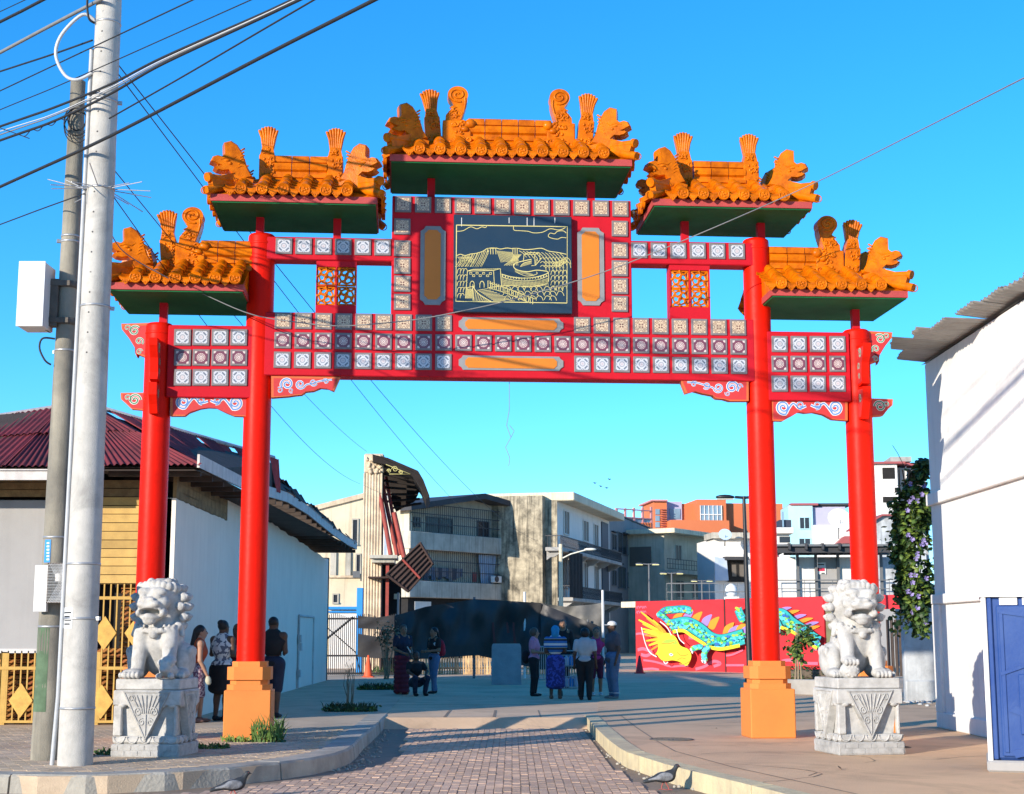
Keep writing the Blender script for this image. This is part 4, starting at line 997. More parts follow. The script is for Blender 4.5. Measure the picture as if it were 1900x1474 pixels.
def pedestal(root, W, Dp, H):
    """carved block pedestal: base course, waist, overhanging top, apron triangles"""
    b = MB()
    b.box(-W * .56, W * .56, -Dp * .56, Dp * .56, 0, H * .17, bev=.01)
    b.build('base_course', m_stone2, root)
    l = MB(); l.box(-W * .55, W * .55, -Dp * .55, Dp * .55, H * .17, H * .27, bev=.025)
    for f in range(2):
        n = 5 if f == 0 else 4; ww = (W if f == 0 else Dp) * 1.08
        for i in range(n):
            u = -ww / 2 + ww * (i + .5) / n
            for sg in (-1, 1):
                a_ = [(u + ww / n * .42 * math.cos(t), H * .265 - H * .085 * math.sin(t)) for t in np.linspace(0, math.pi, 9)]
                if f == 0: l.tube([(p[0], sg * Dp * .553, p[1]) for p in a_], .008, 5)
                else: l.tube([(sg * W * .553, p[0], p[1]) for p in a_], .008, 5)
    l.build('lotus_moulding', m_stone, root)
    br = MB()
    for r_ in range(2):
        z = H * .02 + r_ * H * .07; n = 5
        for i in range(n + 1):
            u0 = -W * .55 + W * 1.10 * (i - .5 * (r_ % 2)) / n; u1 = u0 + W * 1.10 / n - .01
            u0, u1 = max(u0, -W * .55), min(u1, W * .55)
            if u1 - u0 > .02: br.box(u0, u1, -Dp * .56 - .006, -Dp * .55, z + .004, z + H * .07 - .006); br.box(-W * .56 - .006, -W * .55, u0 * Dp / W, u1 * Dp / W, z + .004, z + H * .07 - .006); br.box(W * .55, W * .56 + .006, u0 * Dp / W, u1 * Dp / W, z + .004, z + H * .07 - .006)
    br.build('carved_courses', m_stone2, root)
    w = MB(); z0, z1 = H * .27, H * .66
    v = []
    for z, k in ((z0, .43), (z1, .47)): v += [(-W * k, -Dp * k, z), (W * k, -Dp * k, z), (W * k, Dp * k, z), (-W * k, Dp * k, z)]
    w.add(v, [(0, 1, 5, 4), (1, 2, 6, 5), (2, 3, 7, 6), (3, 0, 4, 7)])
    for sx in (-1, 1):
        for sy in (-1, 1): w.box(sx * W * .5 - .035, sx * W * .5 + .035 - sx * .03, sy * Dp * .5 - .035, sy * Dp * .5 + .035, z0, z1, bev=.012)
    w.build('waist', m_stone, root)
    t = MB(); t.box(-W * .56, W * .56, -Dp * .56, Dp * .56, H * .66, H * .855, bev=.012); t.box(-W * .535, W * .535, -Dp * .535, Dp * .535, H * .86, H, bev=.012); t.build('top_slab', m_stone, root)
    r_ = MB()
    for f, (wd, dp) in enumerate(((W, Dp), (Dp, W))):
        for sg in (-1, 1):
            n = 6
            for i in range(n):
                u = -wd * .5 + wd * (i + .5) / n
                if f == 0: r_.ell((u, sg * dp * .53, H * .665), (wd / n * .45, .03, .035), 8)
                else: r_.ell((sg * dp * .53, u, H * .665), (.03, wd / n * .45, .035), 8)
    r_.build('bead_moulding', m_stone, root)
    for rot, wd, dp in ((0, W, Dp), (1, Dp, W), (2, W, Dp), (3, Dp, W)):
        a = MB(); hw = wd * .40; y = -dp * .575
        tri = [(-hw, H * .845), (hw, H * .845), (0, H * .20)]
        a.prism(tri, y, y + .09)
        cx, cz = 0, H * .63
        for k1, k2 in ((.97, .90),):
            for i in range(3):
                p, q = tri[i], tri[(i + 1) % 3]
                a.tube([(cx + (p[0] - cx) * .93, y - .002, cz + (p[1] - cz) * .93), (cx + (q[0] - cx) * .93, y - .002, cz + (q[1] - cz) * .93)], .010, 5)
        for k in range(7): 
            u = (k - 3) / 3; a.tube([(u * hw * .22, y - .003, H * .56), (u * hw * .42, y - .003, H * .68), (u * hw * .62, y - .003, H * .79)], [.008, .012, .010], 5)
        for s in (-1, 1):
            a.tube([(p[0], y - .003, p[1]) for p in spiral(s * hw * .32, H * .58, .012, .055, 0 if s > 0 else math.pi, s * 1.4, 16)], .009, 5)
            a.tube([(p[0], y - .003, p[1]) for p in spiral(s * hw * .17, H * .45, .01, .045, 0 if s > 0 else math.pi, s * 1.3, 14)], .008, 5)
            a.tube([(p[0], y - .003, p[1]) for p in spiral(s * hw * .62, H * .75, .01, .045, 1, s * 1.2, 14)], .008, 5)
        a.tube([(0, y - .003, H * .27), (0, y - .003, H * .55)], .010, 5)
        o = a.build('carved_apron', m_stone2 if rot == 0 else m_stone, root); o.rotation_euler = (0, 0, rot * math.pi / 2)
def lion(px, py, rz, label, extra, mirror, turn, H, hgt, W):
    q = G(px, py, SZ); root = thing('lion_statue', label, 'statue', (q.x, q.y + .42, SZ), rz, 'stone guardian lions in front of the gate')
    pedestal(root, W, W * .95, H)
    o = sculpt_obj('lion_body', lion_prims(mirror, extra, turn), .0125, (-.48, -.52, -.05), (.48, .56, 1.22), m_stone, root, .03)
    s = hgt / 1.16; o.scale = (s, s * .92, s); o.location = (0, .0, H - .004); return root
lion(272, 1407, R(-5), 'white stone lion with a cub under its paw, beside the utility poles', 'cub', 1, R(-6), .90, 1.20, .72)
lion(1609, 1402, R(10), 'white stone lion with a ball under its paw, near the blue portable toilet', 'ball', -1, R(-6), .90, 1.20, .74)
# ================================================================== UTILITY POLES AND CABLES
m_conc = mat('pole_concrete', (0.50, 0.475, 0.43), 0.85, 0.3, 4, 0.35, 90, col2=(0.30, 0.285, 0.26), streak=0.25, stain=0.4, stain_scale=1.6)
m_conc2 = mat('old_pole_concrete', (0.30, 0.27, 0.21), 0.9, 0.5, 1.2, 0.4, 80, col2=(0.10, 0.095, 0.085), streak=0.7)
m_band = mat('steel_band', (0.45, 0.45, 0.45), 0.45, 0.2, 10, 0.1, 60, metal=0.6)
m_pipe = mat('conduit_grey', (0.42, 0.43, 0.44), 0.5, 0.15, 6)
m_cable = mat('black_cable', (0.018, 0.018, 0.02), 0.6, 0.2, 10, 0.0)
m_cableg = mat('grey_cable', (0.20, 0.20, 0.20), 0.6, 0.2, 10, 0.0); m_cablew = mat('pale_cable', (0.55, 0.55, 0.55), 0.5, 0.1, 10, 0.0)
m_cab = mat('cabinet_white', (0.70, 0.69, 0.66), 0.5, 0.12, 3, 0.05, 40); m_rust = mat('rusty_mesh', (0.13, 0.09, 0.065), 0.8, 0.4, 12, 0.2, 60)
m_paper = mat('paper_notice', (0.72, 0.72, 0.70), 0.8, 0.1, 8); m_ink = flat('black_ink', (0.03, 0.03, 0.03)); m_moss = mat('moss_paint', (0.10, 0.16, 0.09), 0.9, 0.4, 6)
q1 = G(139, 1421, SZ); q2 = G(85, 1411, SZ)
def utility_pole(q, r0, r1, h, m, label, bands):
    root = thing('utility_pole', label, 'utility pole', (q.x, q.y, SZ), 0, 'concrete utility poles on the left pavement')
    prof = [(r0 + (r1 - r0) * t + random.uniform(-.002, .002), h * t) for t in np.linspace(0, 1, 40)]
    MB().lathe(prof, 36).build('shaft', m, root)
    rr = lambda z: r0 + (r1 - r0) * z / h
    for z in bands:
        b = MB(); r = rr(z); b.lathe([(r - .002, z - .012), (r + .006, z - .012), (r + .006, z + .012), (r - .002, z + .012)], 30); b.box(r - .01, r + .05, -.02, .02, z - .02, z + .02)
        o = b.build('steel_band', m_band, root); o.rotation_euler = (0, 0, random.uniform(0, 6))
    return root, rr
Zp = lambda px, py, q: P(px, py, q.y).z - SZ
def ray_hit_z(py, q): return P(140, py, q.y).z - SZ
po1, rr1 = utility_pole(q1, .190, .135, 10.6, m_conc, 'tall pale concrete utility pole with a ring of wire spikes', [ray_hit_z(y, q1) for y in (1314, 1148, 1047, 570, 352, 190, 45)])
po2, rr2 = utility_pole(q2, .170, .088, P(137, 152, q2.y).z - SZ, m_conc2, 'shorter weathered utility pole carrying a white cabinet', [ray_hit_z(y, q2) for y in (1163, 998, 652, 450, 440)])
# conduit, spikes, holes, notice, loops on the first pole
c = MB(); c.tube([(-rr1(z) - .022 - (.03 if z < .3 else 0), -.03, z) for z in np.linspace(0, 8.2, 12)], .026, 8); c.build('conduit', m_pipe, po1)
zs = ray_hit_z(352, q1)
for i in range(16):
    a = i * 2 * math.pi / 16 + random.uniform(-.1, .1); el = random.uniform(-.35, .6); L_ = random.uniform(.38, .5); r = rr1(zs)
    sp = MB(); sp.tube([(r * math.cos(a), r * math.sin(a), zs), ((r + L_ * math.cos(el)) * math.cos(a), (r + L_ * math.cos(el)) * math.sin(a), zs + L_ * math.sin(el))], .006, 5); sp.build('wire_spike', m_band, po1)
hl = MB()
for py in range(30, 700, 37):
    z = ray_hit_z(py, q1); r = rr1(z); a = R(-100); hl.cyl((r * math.cos(a) * .98, r * math.sin(a) * .98, z), (r * math.cos(a) * 1.006, r * math.sin(a) * 1.006, z), .011, .011, 8)
hl.build('peg_hole', m_ink, po1)
def wrap(root, rr, px0, px1, py0, py1, q, m, name, off):
    b = MB(); z0 = P((px0 + px1) / 2, py1, q.y).z - SZ; z1 = P((px0 + px1) / 2, py0, q.y).z - SZ; n = 7; vs = []
    a0 = -math.pi / 2 + math.asin(max(-.98, min(.98, (P(px0, py0, q.y).x - q.x) / rr(z0)))); a1 = -math.pi / 2 + math.asin(max(-.98, min(.98, (P(px1, py0, q.y).x - q.x) / rr(z0))))
    for z in (z0, z1):
        for i in range(n): a = a0 + (a1 - a0) * i / (n - 1); vs.append(((rr(z) + off) * math.cos(a), (rr(z) + off) * math.sin(a), z))
    b.add(vs, [(i, i + 1, n + i + 1, n + i) for i in range(n - 1)], 0, True); return b.build(name, m, root)
nt_ = wrap(po1, rr1, 122, 144, 1128, 1166, q1, m_paper, 'paper_notice', .003)
for k, (a_, b_) in enumerate(((1136, 1139), (1143, 1147), (1151, 1153), (1157, 1160))): wrap(po1, rr1, 125, 141 - 3 * (k % 2), a_, b_, q1, m_ink, 'printed_line', .0045)
m_blues = flat('blue_sign', (0.02, 0.24, 0.62)); bs = wrap(po2, rr2, 90, 102, 1003, 1045, q2, m_blues, 'pole_number_plate', .006)
for k in range(6): wrap(po2, rr2, 94, 99, 1008 + k * 6, 1011 + k * 6, q2, m_paper, 'plate_digit', .008)
wrap(po2, rr2, 72, 100, 1165, 1320, q2, m_moss, 'faded_green_paint', .002)
lp = MB(); 
lp.tube(bez([(-.14, -.05, 8.55), (-.28, -.10, 8.6), (-.5, -.12, 8.35), (-.56, -.12, 8.1), (-.45, -.1, 7.86), (-.3, -.1, 7.8), (-.14, -.06, 7.9)], 6), .02, 6); lp.build('cable_loop', m_cablew, po1)
lp = MB(); z8 = ray_hit_z(20, q1); lp.tube(bez([(-.14, -.1, z8 + .35), (-.21, -.15, z8 + .1), (-.19, -.15, z8 - .15), (-.13, -.1, z8 - .2)], 6), .014, 5); lp.build('cable_loop', m_cable, po1)
# cabinet on the second pole
a = P(38, 487, q2.y - .35); b = P(80, 606, q2.y - .35); cw = b.x - a.x
cabn = MB(); cabn.box(a.x - q2.x, b.x - q2.x, -.37, .02, b.z - SZ, a.z - SZ, bev=.008); cabn.box(a.x - q2.x - .006, b.x - q2.x + .004, -.385, -.37, b.z - SZ - .004, a.z - SZ + .006, bev=.004)
cb_ = cabn.build('cabinet', m_cab, po2)
for k in range(3): MB().cyl((b.x - q2.x - .03, -.12 + .06 * k, b.z - SZ - .003), (b.x - q2.x - .03, -.12 + .06 * k, b.z - SZ + .01), .016, .016, 10).build('cable_gland', m_ink, cb_)
br = MB()
for z in (b.z - SZ + .12, a.z - SZ - .2): br.box(b.x - q2.x - .01, .06, -.16, -.06, z - .03, z + .03); br.lathe([(rr2(z) + .001, z - .04), (rr2(z) + .014, z - .04), (rr2(z) + .014, z + .04), (rr2(z) + .001, z + .04)], 24)
br.box(b.x - q2.x, b.x - q2.x + .09, -.15, -.02, b.z - SZ + .05, a.z - SZ - .15); br.build('cabinet_bracket', m_iron, po2)
ob = MB(); ob.tube(bez([(-.1, -.1, ray_hit_z(632, q2)), (-.24, -.12, ray_hit_z(632, q2)), (-.27, -.12, ray_hit_z(650, q2)), (-.20, -.12, ray_hit_z(672, q2)), (-.13, -.1, ray_hit_z(680, q2))], 6), .012, 5); ob.build('cable_loop', m_cable, po2)
co = MB()
for k in range(6):
    zc = ray_hit_z(237, q2) + random.uniform(-.05, .05); r = random.uniform(.12, .2)
    co.tube([(.06 + r * .8 * math.cos(t), -.14 - .01 * k, zc + r * math.sin(t)) for t in np.linspace(0, 2 * math.pi, 20, endpoint=False)], .007, 4, closed=True)
co.build('cable_coil', m_cable, po2)
# meter box of rusty mesh between the poles
a = P(90, 1045, q2.y - .28); b = P(121, 1119, q2.y - .28)
mb_ = thing('meter_box', 'rusty brown meter box with expanded mesh door fixed between the two poles', 'meter box', ((a.x + b.x) / 2, q2.y - .2, b.z))
hh = a.z - b.z; hw = (b.x - a.x) / 2
x = MB(); x.box(-hw, -hw + .01, -.1, .1, 0, hh); x.box(hw - .01, hw, -.1, .1, 0, hh); x.box(-hw, hw, .09, .1, 0, hh); x.box(-hw, hw, -.1, .1, hh - .01, hh); x.box(-hw, hw, -.1, .1, 0, .01); x.build('case', m_rust, mb_)
x = MB()
for k in range(1, 12): 
    t = k / 12; x.tube([(-hw + 2 * hw * t, -.1, 0), (hw - 0 if t > 1 else min(hw, -hw + 2 * hw * t + .12), -.1, hh * .5), (-hw + 2 * hw * t, -.1, hh)], .003, 4)
for k in range(1, 26): x.box(-hw, hw, -.102, -.099, hh * k / 26 - .002, hh * k / 26 + .002)
x.build('mesh_door', m_band, mb_); MB().lathe([(.05, hh * .55), (.05, hh * .72), (.03, hh * .75)], 14).build('meter_dial', m_cab, mb_)
MB().box(-hw - .16, -hw - .01, -.05, .02, -.1, hh * .95, bev=.006).build('side_panel', m_cab, mb_)
MB().box(-hw + .02, hw - .02, .1, .22, hh * .3, hh * .4).build('clamp', m_rust, mb_)
# cables
CF = Frame((q1.x, q1.y - .25), (.68, -.73))
def cpt(px, py, off=0.0):
    x, z = CF.xz(px, py, off); v = CF.o + CF.a * x + CF.n * off; return Vector((v.x, v.y, z))
def cable(name, pts, r, m, label, cat='cable', ext0=6, ext1=4):
    pts = [Vector(p) for p in pts]
    if ext0: pts = [pts[0] + (pts[0] - pts[1]).normalized() * ext0] + pts
    if ext1: pts = pts + [pts[-1] + (pts[-1] - pts[-2]).normalized() * ext1]
    o = MB().tube([Vector(v) for v in bez([tuple(p) for p in pts], 8)], r, 6).build(name, m); tag(o, label, cat); o['group'] = 'overhead cables'; return o
cable('overhead_cable', [cpt(0, 41), cpt(40, 21), cpt(80, 0)], .022, m_cable, 'thick black cable cutting the top left corner of the sky')
cable('overhead_cable', [cpt(0, 22), cpt(47, 0)], .007, m_cable, 'thin black wire nearest the top left corner', ext0=5)
cable('overhead_cable', [cpt(0, 98), cpt(90, 50), cpt(178, 4)], .024, m_cableg, 'thick grey cable ending at the tall pole top', ext1=.2)
cable('overhead_cable', [cpt(0, 133), cpt(95, 102), cpt(163, 78)], .012, m_cable, 'black cable dead-ended on the tall pole beside the pale loop', ext1=.1)
cable('overhead_cable', [cpt(0, 169, .0), cpt(180, 84), cpt(358, 0)], .009, m_cable, 'thin wire crossing the tall pole below the pale loop')
cable('overhead_cable', [cpt(0, 204), cpt(130, 150), cpt(466, 0)], .007, m_cable, 'thin wire passing just over the top of the shorter pole')
for k, (d, r, m, lab) in enumerate(((0, .016, m_cable, 'uppermost strand of the thick cable bundle crossing the tall pole'), (7, .006, m_cablew, 'white strand inside the thick cable bundle crossing the tall pole'), (12, .009, m_cableg, 'grey middle strand of the thick cable bundle crossing the tall pole'), (20, .017, m_cable, 'lowest black strand of the thick cable bundle crossing the tall pole'))):
    cable('overhead_cable', [cpt(0, 235 + d * 1.3, -.02 * k), cpt(100, 200 + d * 1.25 + (3 if k == 1 else 0), -.02 * k), cpt(202, 158 + d * .9, -.02 * k), cpt(300, 108 + d * .6, -.02 * k), cpt(480, 29 + d * .35, -.02 * k), cpt(560, -8 + d * .3, -.02 * k)], r, m, lab)
tw = [cpt(40 + i * 3.6, 252 - i * 1.45 + 3.5 * math.sin(i * .9), -.05) for i in range(32)]
cable('overhead_cable', tw, .006, m_cable, 'twisted thin wire hanging below the cable bundle left of the poles', ext0=3, ext1=0)
cable('overhead_cable', [cpt(203, 220), cpt(340, 142), cpt(480, 60), cpt(583, 0)], .010, m_cable, 'thin cable rising right from the tall pole below the bundle', ext0=0)
cable('overhead_cable', [cpt(0, 347, -.1), cpt(200, 255, -.1), cpt(480, 109, -.1), cpt(695, 0, -.1)], .021, m_cable, 'lowest thick black cable passing in front of both poles')
cable('overhead_cable', [cpt(0, 417), cpt(80, 387), cpt(150, 362)], .008, m_cable, 'thin wire reaching the ring of spikes from the left', ext1=.05)
def span(pts, r, m, label): return cable('overhead_cable', pts, r, m, label, ext0=0, ext1=0)
A = P(204, 101, q1.y)
def sagline(a, b, s, n=10): return [a.lerp(b, t) - Vector((0, 0, s * 4 * t * (1 - t))) for t in np.linspace(0, 1, n)]
span(sagline(A, P(1000, 1005, 96), 1.0), .007, m_cable, 'long wire dropping from the tall pole behind the gate to the grilled apartment block')
span(sagline(A + Vector((0, .05, -.1)), P(905, 985, 94), .6), .007, m_cable, 'second long wire dropping from the tall pole behind the gate')
span(sagline(P(199, 300, q1.y), P(680, 838, 57), .3), .006, m_cable, 'wire from the tall pole to the top of the ruined fluted pier')
span(sagline(P(196, 345, q1.y), P(668, 898, 57.5), .6), .006, m_cable, 'slack wire from the tall pole to the side of the ruined pier')
yg = GO.y - .98
span([P(195, 410, q1.y), P(228, 466, yg - 1), P(300, 510, yg - .3), P(375, 545, yg), P(465, 583, yg), P(549, 598, yg), P(628, 605, yg), P(711, 600, yg), P(780, 592, yg), P(849, 579, yg), P(935, 560, yg), P(1052, 527, yg), P(1161, 490, yg), P(1331, 420, yg - .2), P(1507, 342, yg - .3), P(1700, 246, 17), P(1900, 145, 13.5), P(2050, 70, 11.5)], .0075, m_cableg, 'grey wire sagging across the gate front and up to the right')
hw_ = MB(); hp = [P(945, 703, GO.y), P(945, 760, GO.y), P(940, 790, GO.y), P(948, 812, GO.y), P(938, 830, GO.y), P(946, 850, GO.y), P(944, 865, GO.y)]
hw_.tube(hp, .006, 4); hw_.tube([hp[3], P(954, 800, GO.y), P(946, 790, GO.y)], .005, 4); tag(hw_.build('hanging_wire', m_cableg), 'short kinked wire dangling from the middle of the main beam', 'wire')
# ================================================================== CORNER BUILDING ON THE LEFT
m_maroon = mat('maroon_sheet', (0.20, 0.026, 0.032), 0.75, 0.5, 2.2, 0.1, 30, col2=(0.055, 0.02, 0.022), obj_rand=0.3)
m_maroon2 = mat('faded_red_sheet', (0.46, 0.085, 0.085), 0.9, 0.45, 3, 0.1, 30, col2=(0.24, 0.05, 0.05), obj_rand=0.2, spec=0.05)
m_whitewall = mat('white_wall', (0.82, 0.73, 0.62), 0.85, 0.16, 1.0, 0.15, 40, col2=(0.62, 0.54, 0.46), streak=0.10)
m_greywall = mat('grey_render', (0.33, 0.32, 0.31), 0.85, 0.2, 1.2, 0.15, 40, col2=(0.24, 0.235, 0.23), streak=0.1)
m_ply = mat('yellow_plank', (0.56, 0.36, 0.11), 0.75, 0.35, 3, 0.25, 50, col2=(0.33, 0.20, 0.07), obj_rand=0.18)
m_darkply = mat('dark_plank', (0.26, 0.17, 0.075), 0.85, 0.5, 4, 0.35, 40, col2=(0.08, 0.055, 0.03), obj_rand=0.25)  # darker brown copy of the planks, used towards the eave
m_fasc = mat('white_fascia', (0.60, 0.57, 0.54), 0.75, 0.3, 4, 0.2, 50, col2=(0.36, 0.32, 0.30), streak=0.3)
m_dark = mat('dark_void', (0.018, 0.016, 0.015), 0.9, 0.3, 3, 0.1, 20)
m_bar = mat('yellow_bar', (0.50, 0.30, 0.06), 0.6, 0.3, 6, 0.15, 60, col2=(0.34, 0.19, 0.04)); m_diam = mat('yellow_diamond', (0.60, 0.36, 0.07), 0.65, 0.35, 9, 0.15, 60, col2=(0.33, 0.17, 0.04))
m_shut = mat('orange_slat', (0.42, 0.20, 0.05), 0.7, 0.4, 3, 0.15, 40, col2=(0.30, 0.05, 0.04), obj_rand=0.2)
m_timber = mat('dark_timber', (0.07, 0.05, 0.04), 0.9, 0.4, 3, 0.3, 40)
YF = G(120, 1345, SZ).y; XS = -5.5
w0 = G(337, 1338, SZ); w1 = G(605, 1263, SZ)
bl = thing('corner_building', 'rundown corner building with maroon corrugated roof, yellow grilles and long white side wall', 'building', (XS, YF, SZ))
def L(v): return Vector((v[0] - XS, v[1] - YF, v[2] - SZ))
def corr(name, p00, p10, p01, p11, period, amp, m, parent, sub=None, conv=L, jag=0.0, seed=1):
    """corrugated sheet: waves across p00->p10, running p00->p01"""
    rr = random.Random(seed); p00, p10, p01, p11 = [Vector(p) for p in (p00, p10, p01, p11)]
    n = max(6, int((p10 - p00).length / period) * 6); nrm = (p10 - p00).cross(p01 - p00).normalized(); vs = []; rows = 4
    j0 = [rr.uniform(0, jag) for _ in range(n // 6 + 2)]
    for j in range(rows):
        t = j / (rows - 1)
        for i in range(n + 1):
            s = i / n; p = p00.lerp(p10, s).lerp(p01.lerp(p11, s), t) + nrm * (amp * math.sin(2 * math.pi * s * (p10 - p00).length / period))
            if j == 0 and jag: p += (p01 - p00).normalized() * j0[i // 6]
            vs.append(conv(p))
    fs = [(j * (n + 1) + i, j * (n + 1) + i + 1, (j + 1) * (n + 1) + i + 1, (j + 1) * (n + 1) + i) for j in range(rows - 1) for i in range(n)]
    return MB().add(vs, fs, 0, True).build(name, m, parent)
# roof of corrugated sheets
ze = P(50, 868, YF - 1.1).z; zr = P(120, 753, YF + 1.9).z
E0 = Vector((-20, YF - 1.1, ze)); E1 = Vector((-4.92, YF - 1.1, ze)); RSL = (zr - P(0, 777, YF + 1.9).z) / (-7.6 - P(0, 777, YF + 1.9).x); R0 = Vector((-20, YF + 1.9, zr - RSL * 12.4)); R1 = Vector((-7.6, YF + 1.9, zr)); E2 = Vector((-4.95, YF + 7, ze + .30)); R2 = Vector((-5.0, YF + 6.9, P(508, 856, YF + 6.9).z))
roofp = MB().add([L(v) - Vector((0, 0, .05)) for v in (E0, E1, R1, R0, E2, R2)], [(0, 1, 2, 3), (1, 4, 5, 2)]).build('roof_boarding', m_timber, bl)
rnd = random.Random(11)
x = -20.0; k = 0
while x < -4.95:
    x2 = min(-4.9, x + .8)
    for row in range(2):
        t0, t1 = (0, .55) if row == 0 else (.5, 1.0)
        def rp(xx, t):
            top = R1.x; xr_ = xx if xx < top - .3 else top - .3 + (xx - top + .3) * .12
            a = Vector((xx, E0.y, ze)); b = Vector((min(xr_, top) if xx >= top else xx, R0.y, zr - RSL * max(0, top - xx))); return a.lerp(b, t)
        jz = Vector((0, rnd.uniform(-.06, .06) if row == 0 else 0, .02 + .025 * row + rnd.uniform(0, .02)))
        corr('roof_sheet', rp(x, t0) + jz, rp(x2 + .08, t0) + jz + Vector((0, 0, rnd.uniform(-.01, .03))), rp(x, t1) + jz, rp(x2 + .08, t1) + jz, .105, .016, m_maroon, bl, jag=.03 if row == 0 else 0, seed=k); k += 1
    x = x2
y = E1.y; 
while y < E2.y - .05:
    y2 = min(E2.y, y + .85); f0 = (y - E1.y) / (E2.y - E1.y); f1 = (y2 - E1.y) / (E2.y - E1.y)
    jz = Vector((rnd.uniform(-.08, .1), 0, .03 + rnd.uniform(0, .04)))
    corr('roof_sheet', E1.lerp(E2, f0) + jz, E1.lerp(E2, f1) + jz, R1.lerp(R2, f0) + jz, R1.lerp(R2, f1) + jz, .105, .014, m_maroon2, bl, jag=.08, seed=k); k += 1; y = y2
MB().tube([L(R0 + Vector((0, 0, .05))), L(R1 + Vector((0, 0, .05))), L(R2 + Vector((0, 0, .07)))], .045, 6).build('ridge_cap', m_fasc, bl)
MB().box(-15, P(150, 880, YF).x - XS, L(E1).y + .02, L(E1).y + .07, ze - SZ - .19, ze - SZ - .02).build('front_fascia', m_fasc, bl)
# side eave: white fascia boards and the dark collapsed roof beyond
ys = [E1.y, YF + 3.2, YF + 8.2, YF + 11.5, YF + 14, YF + 17, YF + 20, YF + 23.0]
zf = [ze, ze + .05, ze + .28, P(548, 955, YF + 11.5).z, P(590, 975, YF + 14).z, P(618, 995, YF + 17).z, P(640, 1010, YF + 20).z, P(658, 1020, YF + 23).z]
XE = -4.88
for i in range(len(ys) - 1):
    a = Vector((XE, ys[i], zf[i])); b = Vector((XE, ys[i + 1] - .02, zf[i + 1])); h = .21 + .03 * (i > 2)
    v = [L(a), L(b), L(b + Vector((0, 0, h))), L(a + Vector((0, 0, h)))]; v2 = [p + Vector((-.04, 0, 0)) for p in v]
    MB().add(v + v2, [(0, 1, 2, 3), (7, 6, 5, 4), (0, 4, 5, 1), (1, 5, 6, 2), (2, 6, 7, 3), (3, 7, 4, 0)]).build('side_fascia', m_fasc, bl)
dk = MB(); top = []
yy = YF + 6.8; i = 0
while yy < YF + 23.2:
    t = (yy - YF - 8.6) / 14.6; zz = np.interp(yy, ys, zf); up = .62 - .42 * t + rnd.uniform(-.07, .07)
    top.append((yy, zz, up)); yy += .45
vs = []
for (yy, zz, up) in top: vs += [L((XE + .02, yy, zz + .215)), L((XE - .45, yy, zz + .22 + up * .8)), L((-6.6, yy, zz + .25 + up))]
dk.add(vs, [(3 * i + j, 3 * i + 3 + j, 3 * i + 4 + j, 3 * i + 1 + j) for i in range(len(top) - 1) for j in (0, 1)])
sh = dk.build('decayed_roof', m_timber, bl)
for i in range(46):
    yy = rnd.uniform(YF + 7.0, YF + 22.8); zz = np.interp(yy, ys, zf); t = (yy - YF - 8.6) / 14.6; up = .62 - .42 * t
    a = rnd.uniform(.05, .9); M_ = Matrix.Translation(L((XE - .1 - a * .5, yy, zz + .26 + up * .75 * min(1, a + .15)))) @ Euler((rnd.uniform(-.3, .3), rnd.uniform(.5, 1.1), rnd.uniform(-.4, .4))).to_matrix().to_4x4()
    MB().box(-.22, .22, -.16, .16, -.012, .012, M=M_).build('broken_shingle', m_timber, bl)
MB().add([L((XE, E1.y, ze - .0)), L((XE, YF + 23, zf[-1])), L((-6.6, YF + 23, zf[-1] + .02)), L((-6.6, E1.y, ze))], [(3, 2, 1, 0)]).build('side_soffit', m_timber, bl)
for i in range(26):
    yy = E1.y + .4 + i * .95; zz = np.interp(yy, ys, zf); MB().box(L((XE - .06, 0, 0)).x, L((-6.4, 0, 0)).x, yy - YF - .04, yy - YF + .04, zz - SZ - .10, zz - SZ - .004).build('rafter', m_timber, bl)
# white side wall
wx = lambda yy: w0.x + (w1.x - w0.x) * (yy - w0.y) / (w1.y - w0.y)
ya, yb = YF + .0, w1.y
SF = Frame((wx(ya), ya), (wx(yb) - wx(ya), yb - ya)); SF.rz = math.atan2(yb - ya, wx(yb) - wx(ya))
def side_quad(name, y0, y1, z0, z1f, m, th=.25, n=24, rough=.0):
    vs = []; top = []
    for i in range(n + 1):
        yy = y0 + (y1 - y0) * i / n; top.append((yy, (z1f(yy) if callable(z1f) else z1f) + rnd.uniform(-rough, rough)))
    for (yy, zt) in top: vs += [L((wx(yy), yy, z0)), L((wx(yy), yy, zt)), L((wx(yy) - th, yy, zt)), L((wx(yy) - th, yy, z0))]
    fs = []
    for i in range(n):
        a, b = 4 * i, 4 * i + 4; fs += [(a, b, b + 1, a + 1), (a + 1, b + 1, b + 2, a + 2), (a + 2, b + 2, b + 3, a + 3)]
    fs += [(0, 1, 2, 3), (4 * n + 3, 4 * n + 2, 4 * n + 1, 4 * n)]
    return MB().add(vs, fs).build(name, m, bl)
yj = SF.o.y + (ray(415, 1180).y) * 0
yj = None
for yy in np.linspace(ya, yb, 400):
    if 950 + wx(yy) / (yy * math.cos(PITCH)) * FPX * 1.0 > 415: yj = yy; break
zlow = P(350, 948, (ya + yj) / 2).z
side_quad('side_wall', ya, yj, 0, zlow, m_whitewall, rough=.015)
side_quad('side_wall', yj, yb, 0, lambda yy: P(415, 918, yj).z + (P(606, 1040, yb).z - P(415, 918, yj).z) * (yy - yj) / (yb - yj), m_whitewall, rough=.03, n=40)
for k in range(5): side_quad('upper_plank', ya + .02, yj - .02, zlow + .01 + k * .13, zlow + .135 + k * .13 - (.0 if k < 4 else .05), m_darkply, .06, 6, .008)
side_quad('dark_gap_strip', yb + .01, yb + .35, 0, P(606, 1035, yb).z, m_dark, .4, 2)  # near-black strip standing for the shaded gap past the wall end
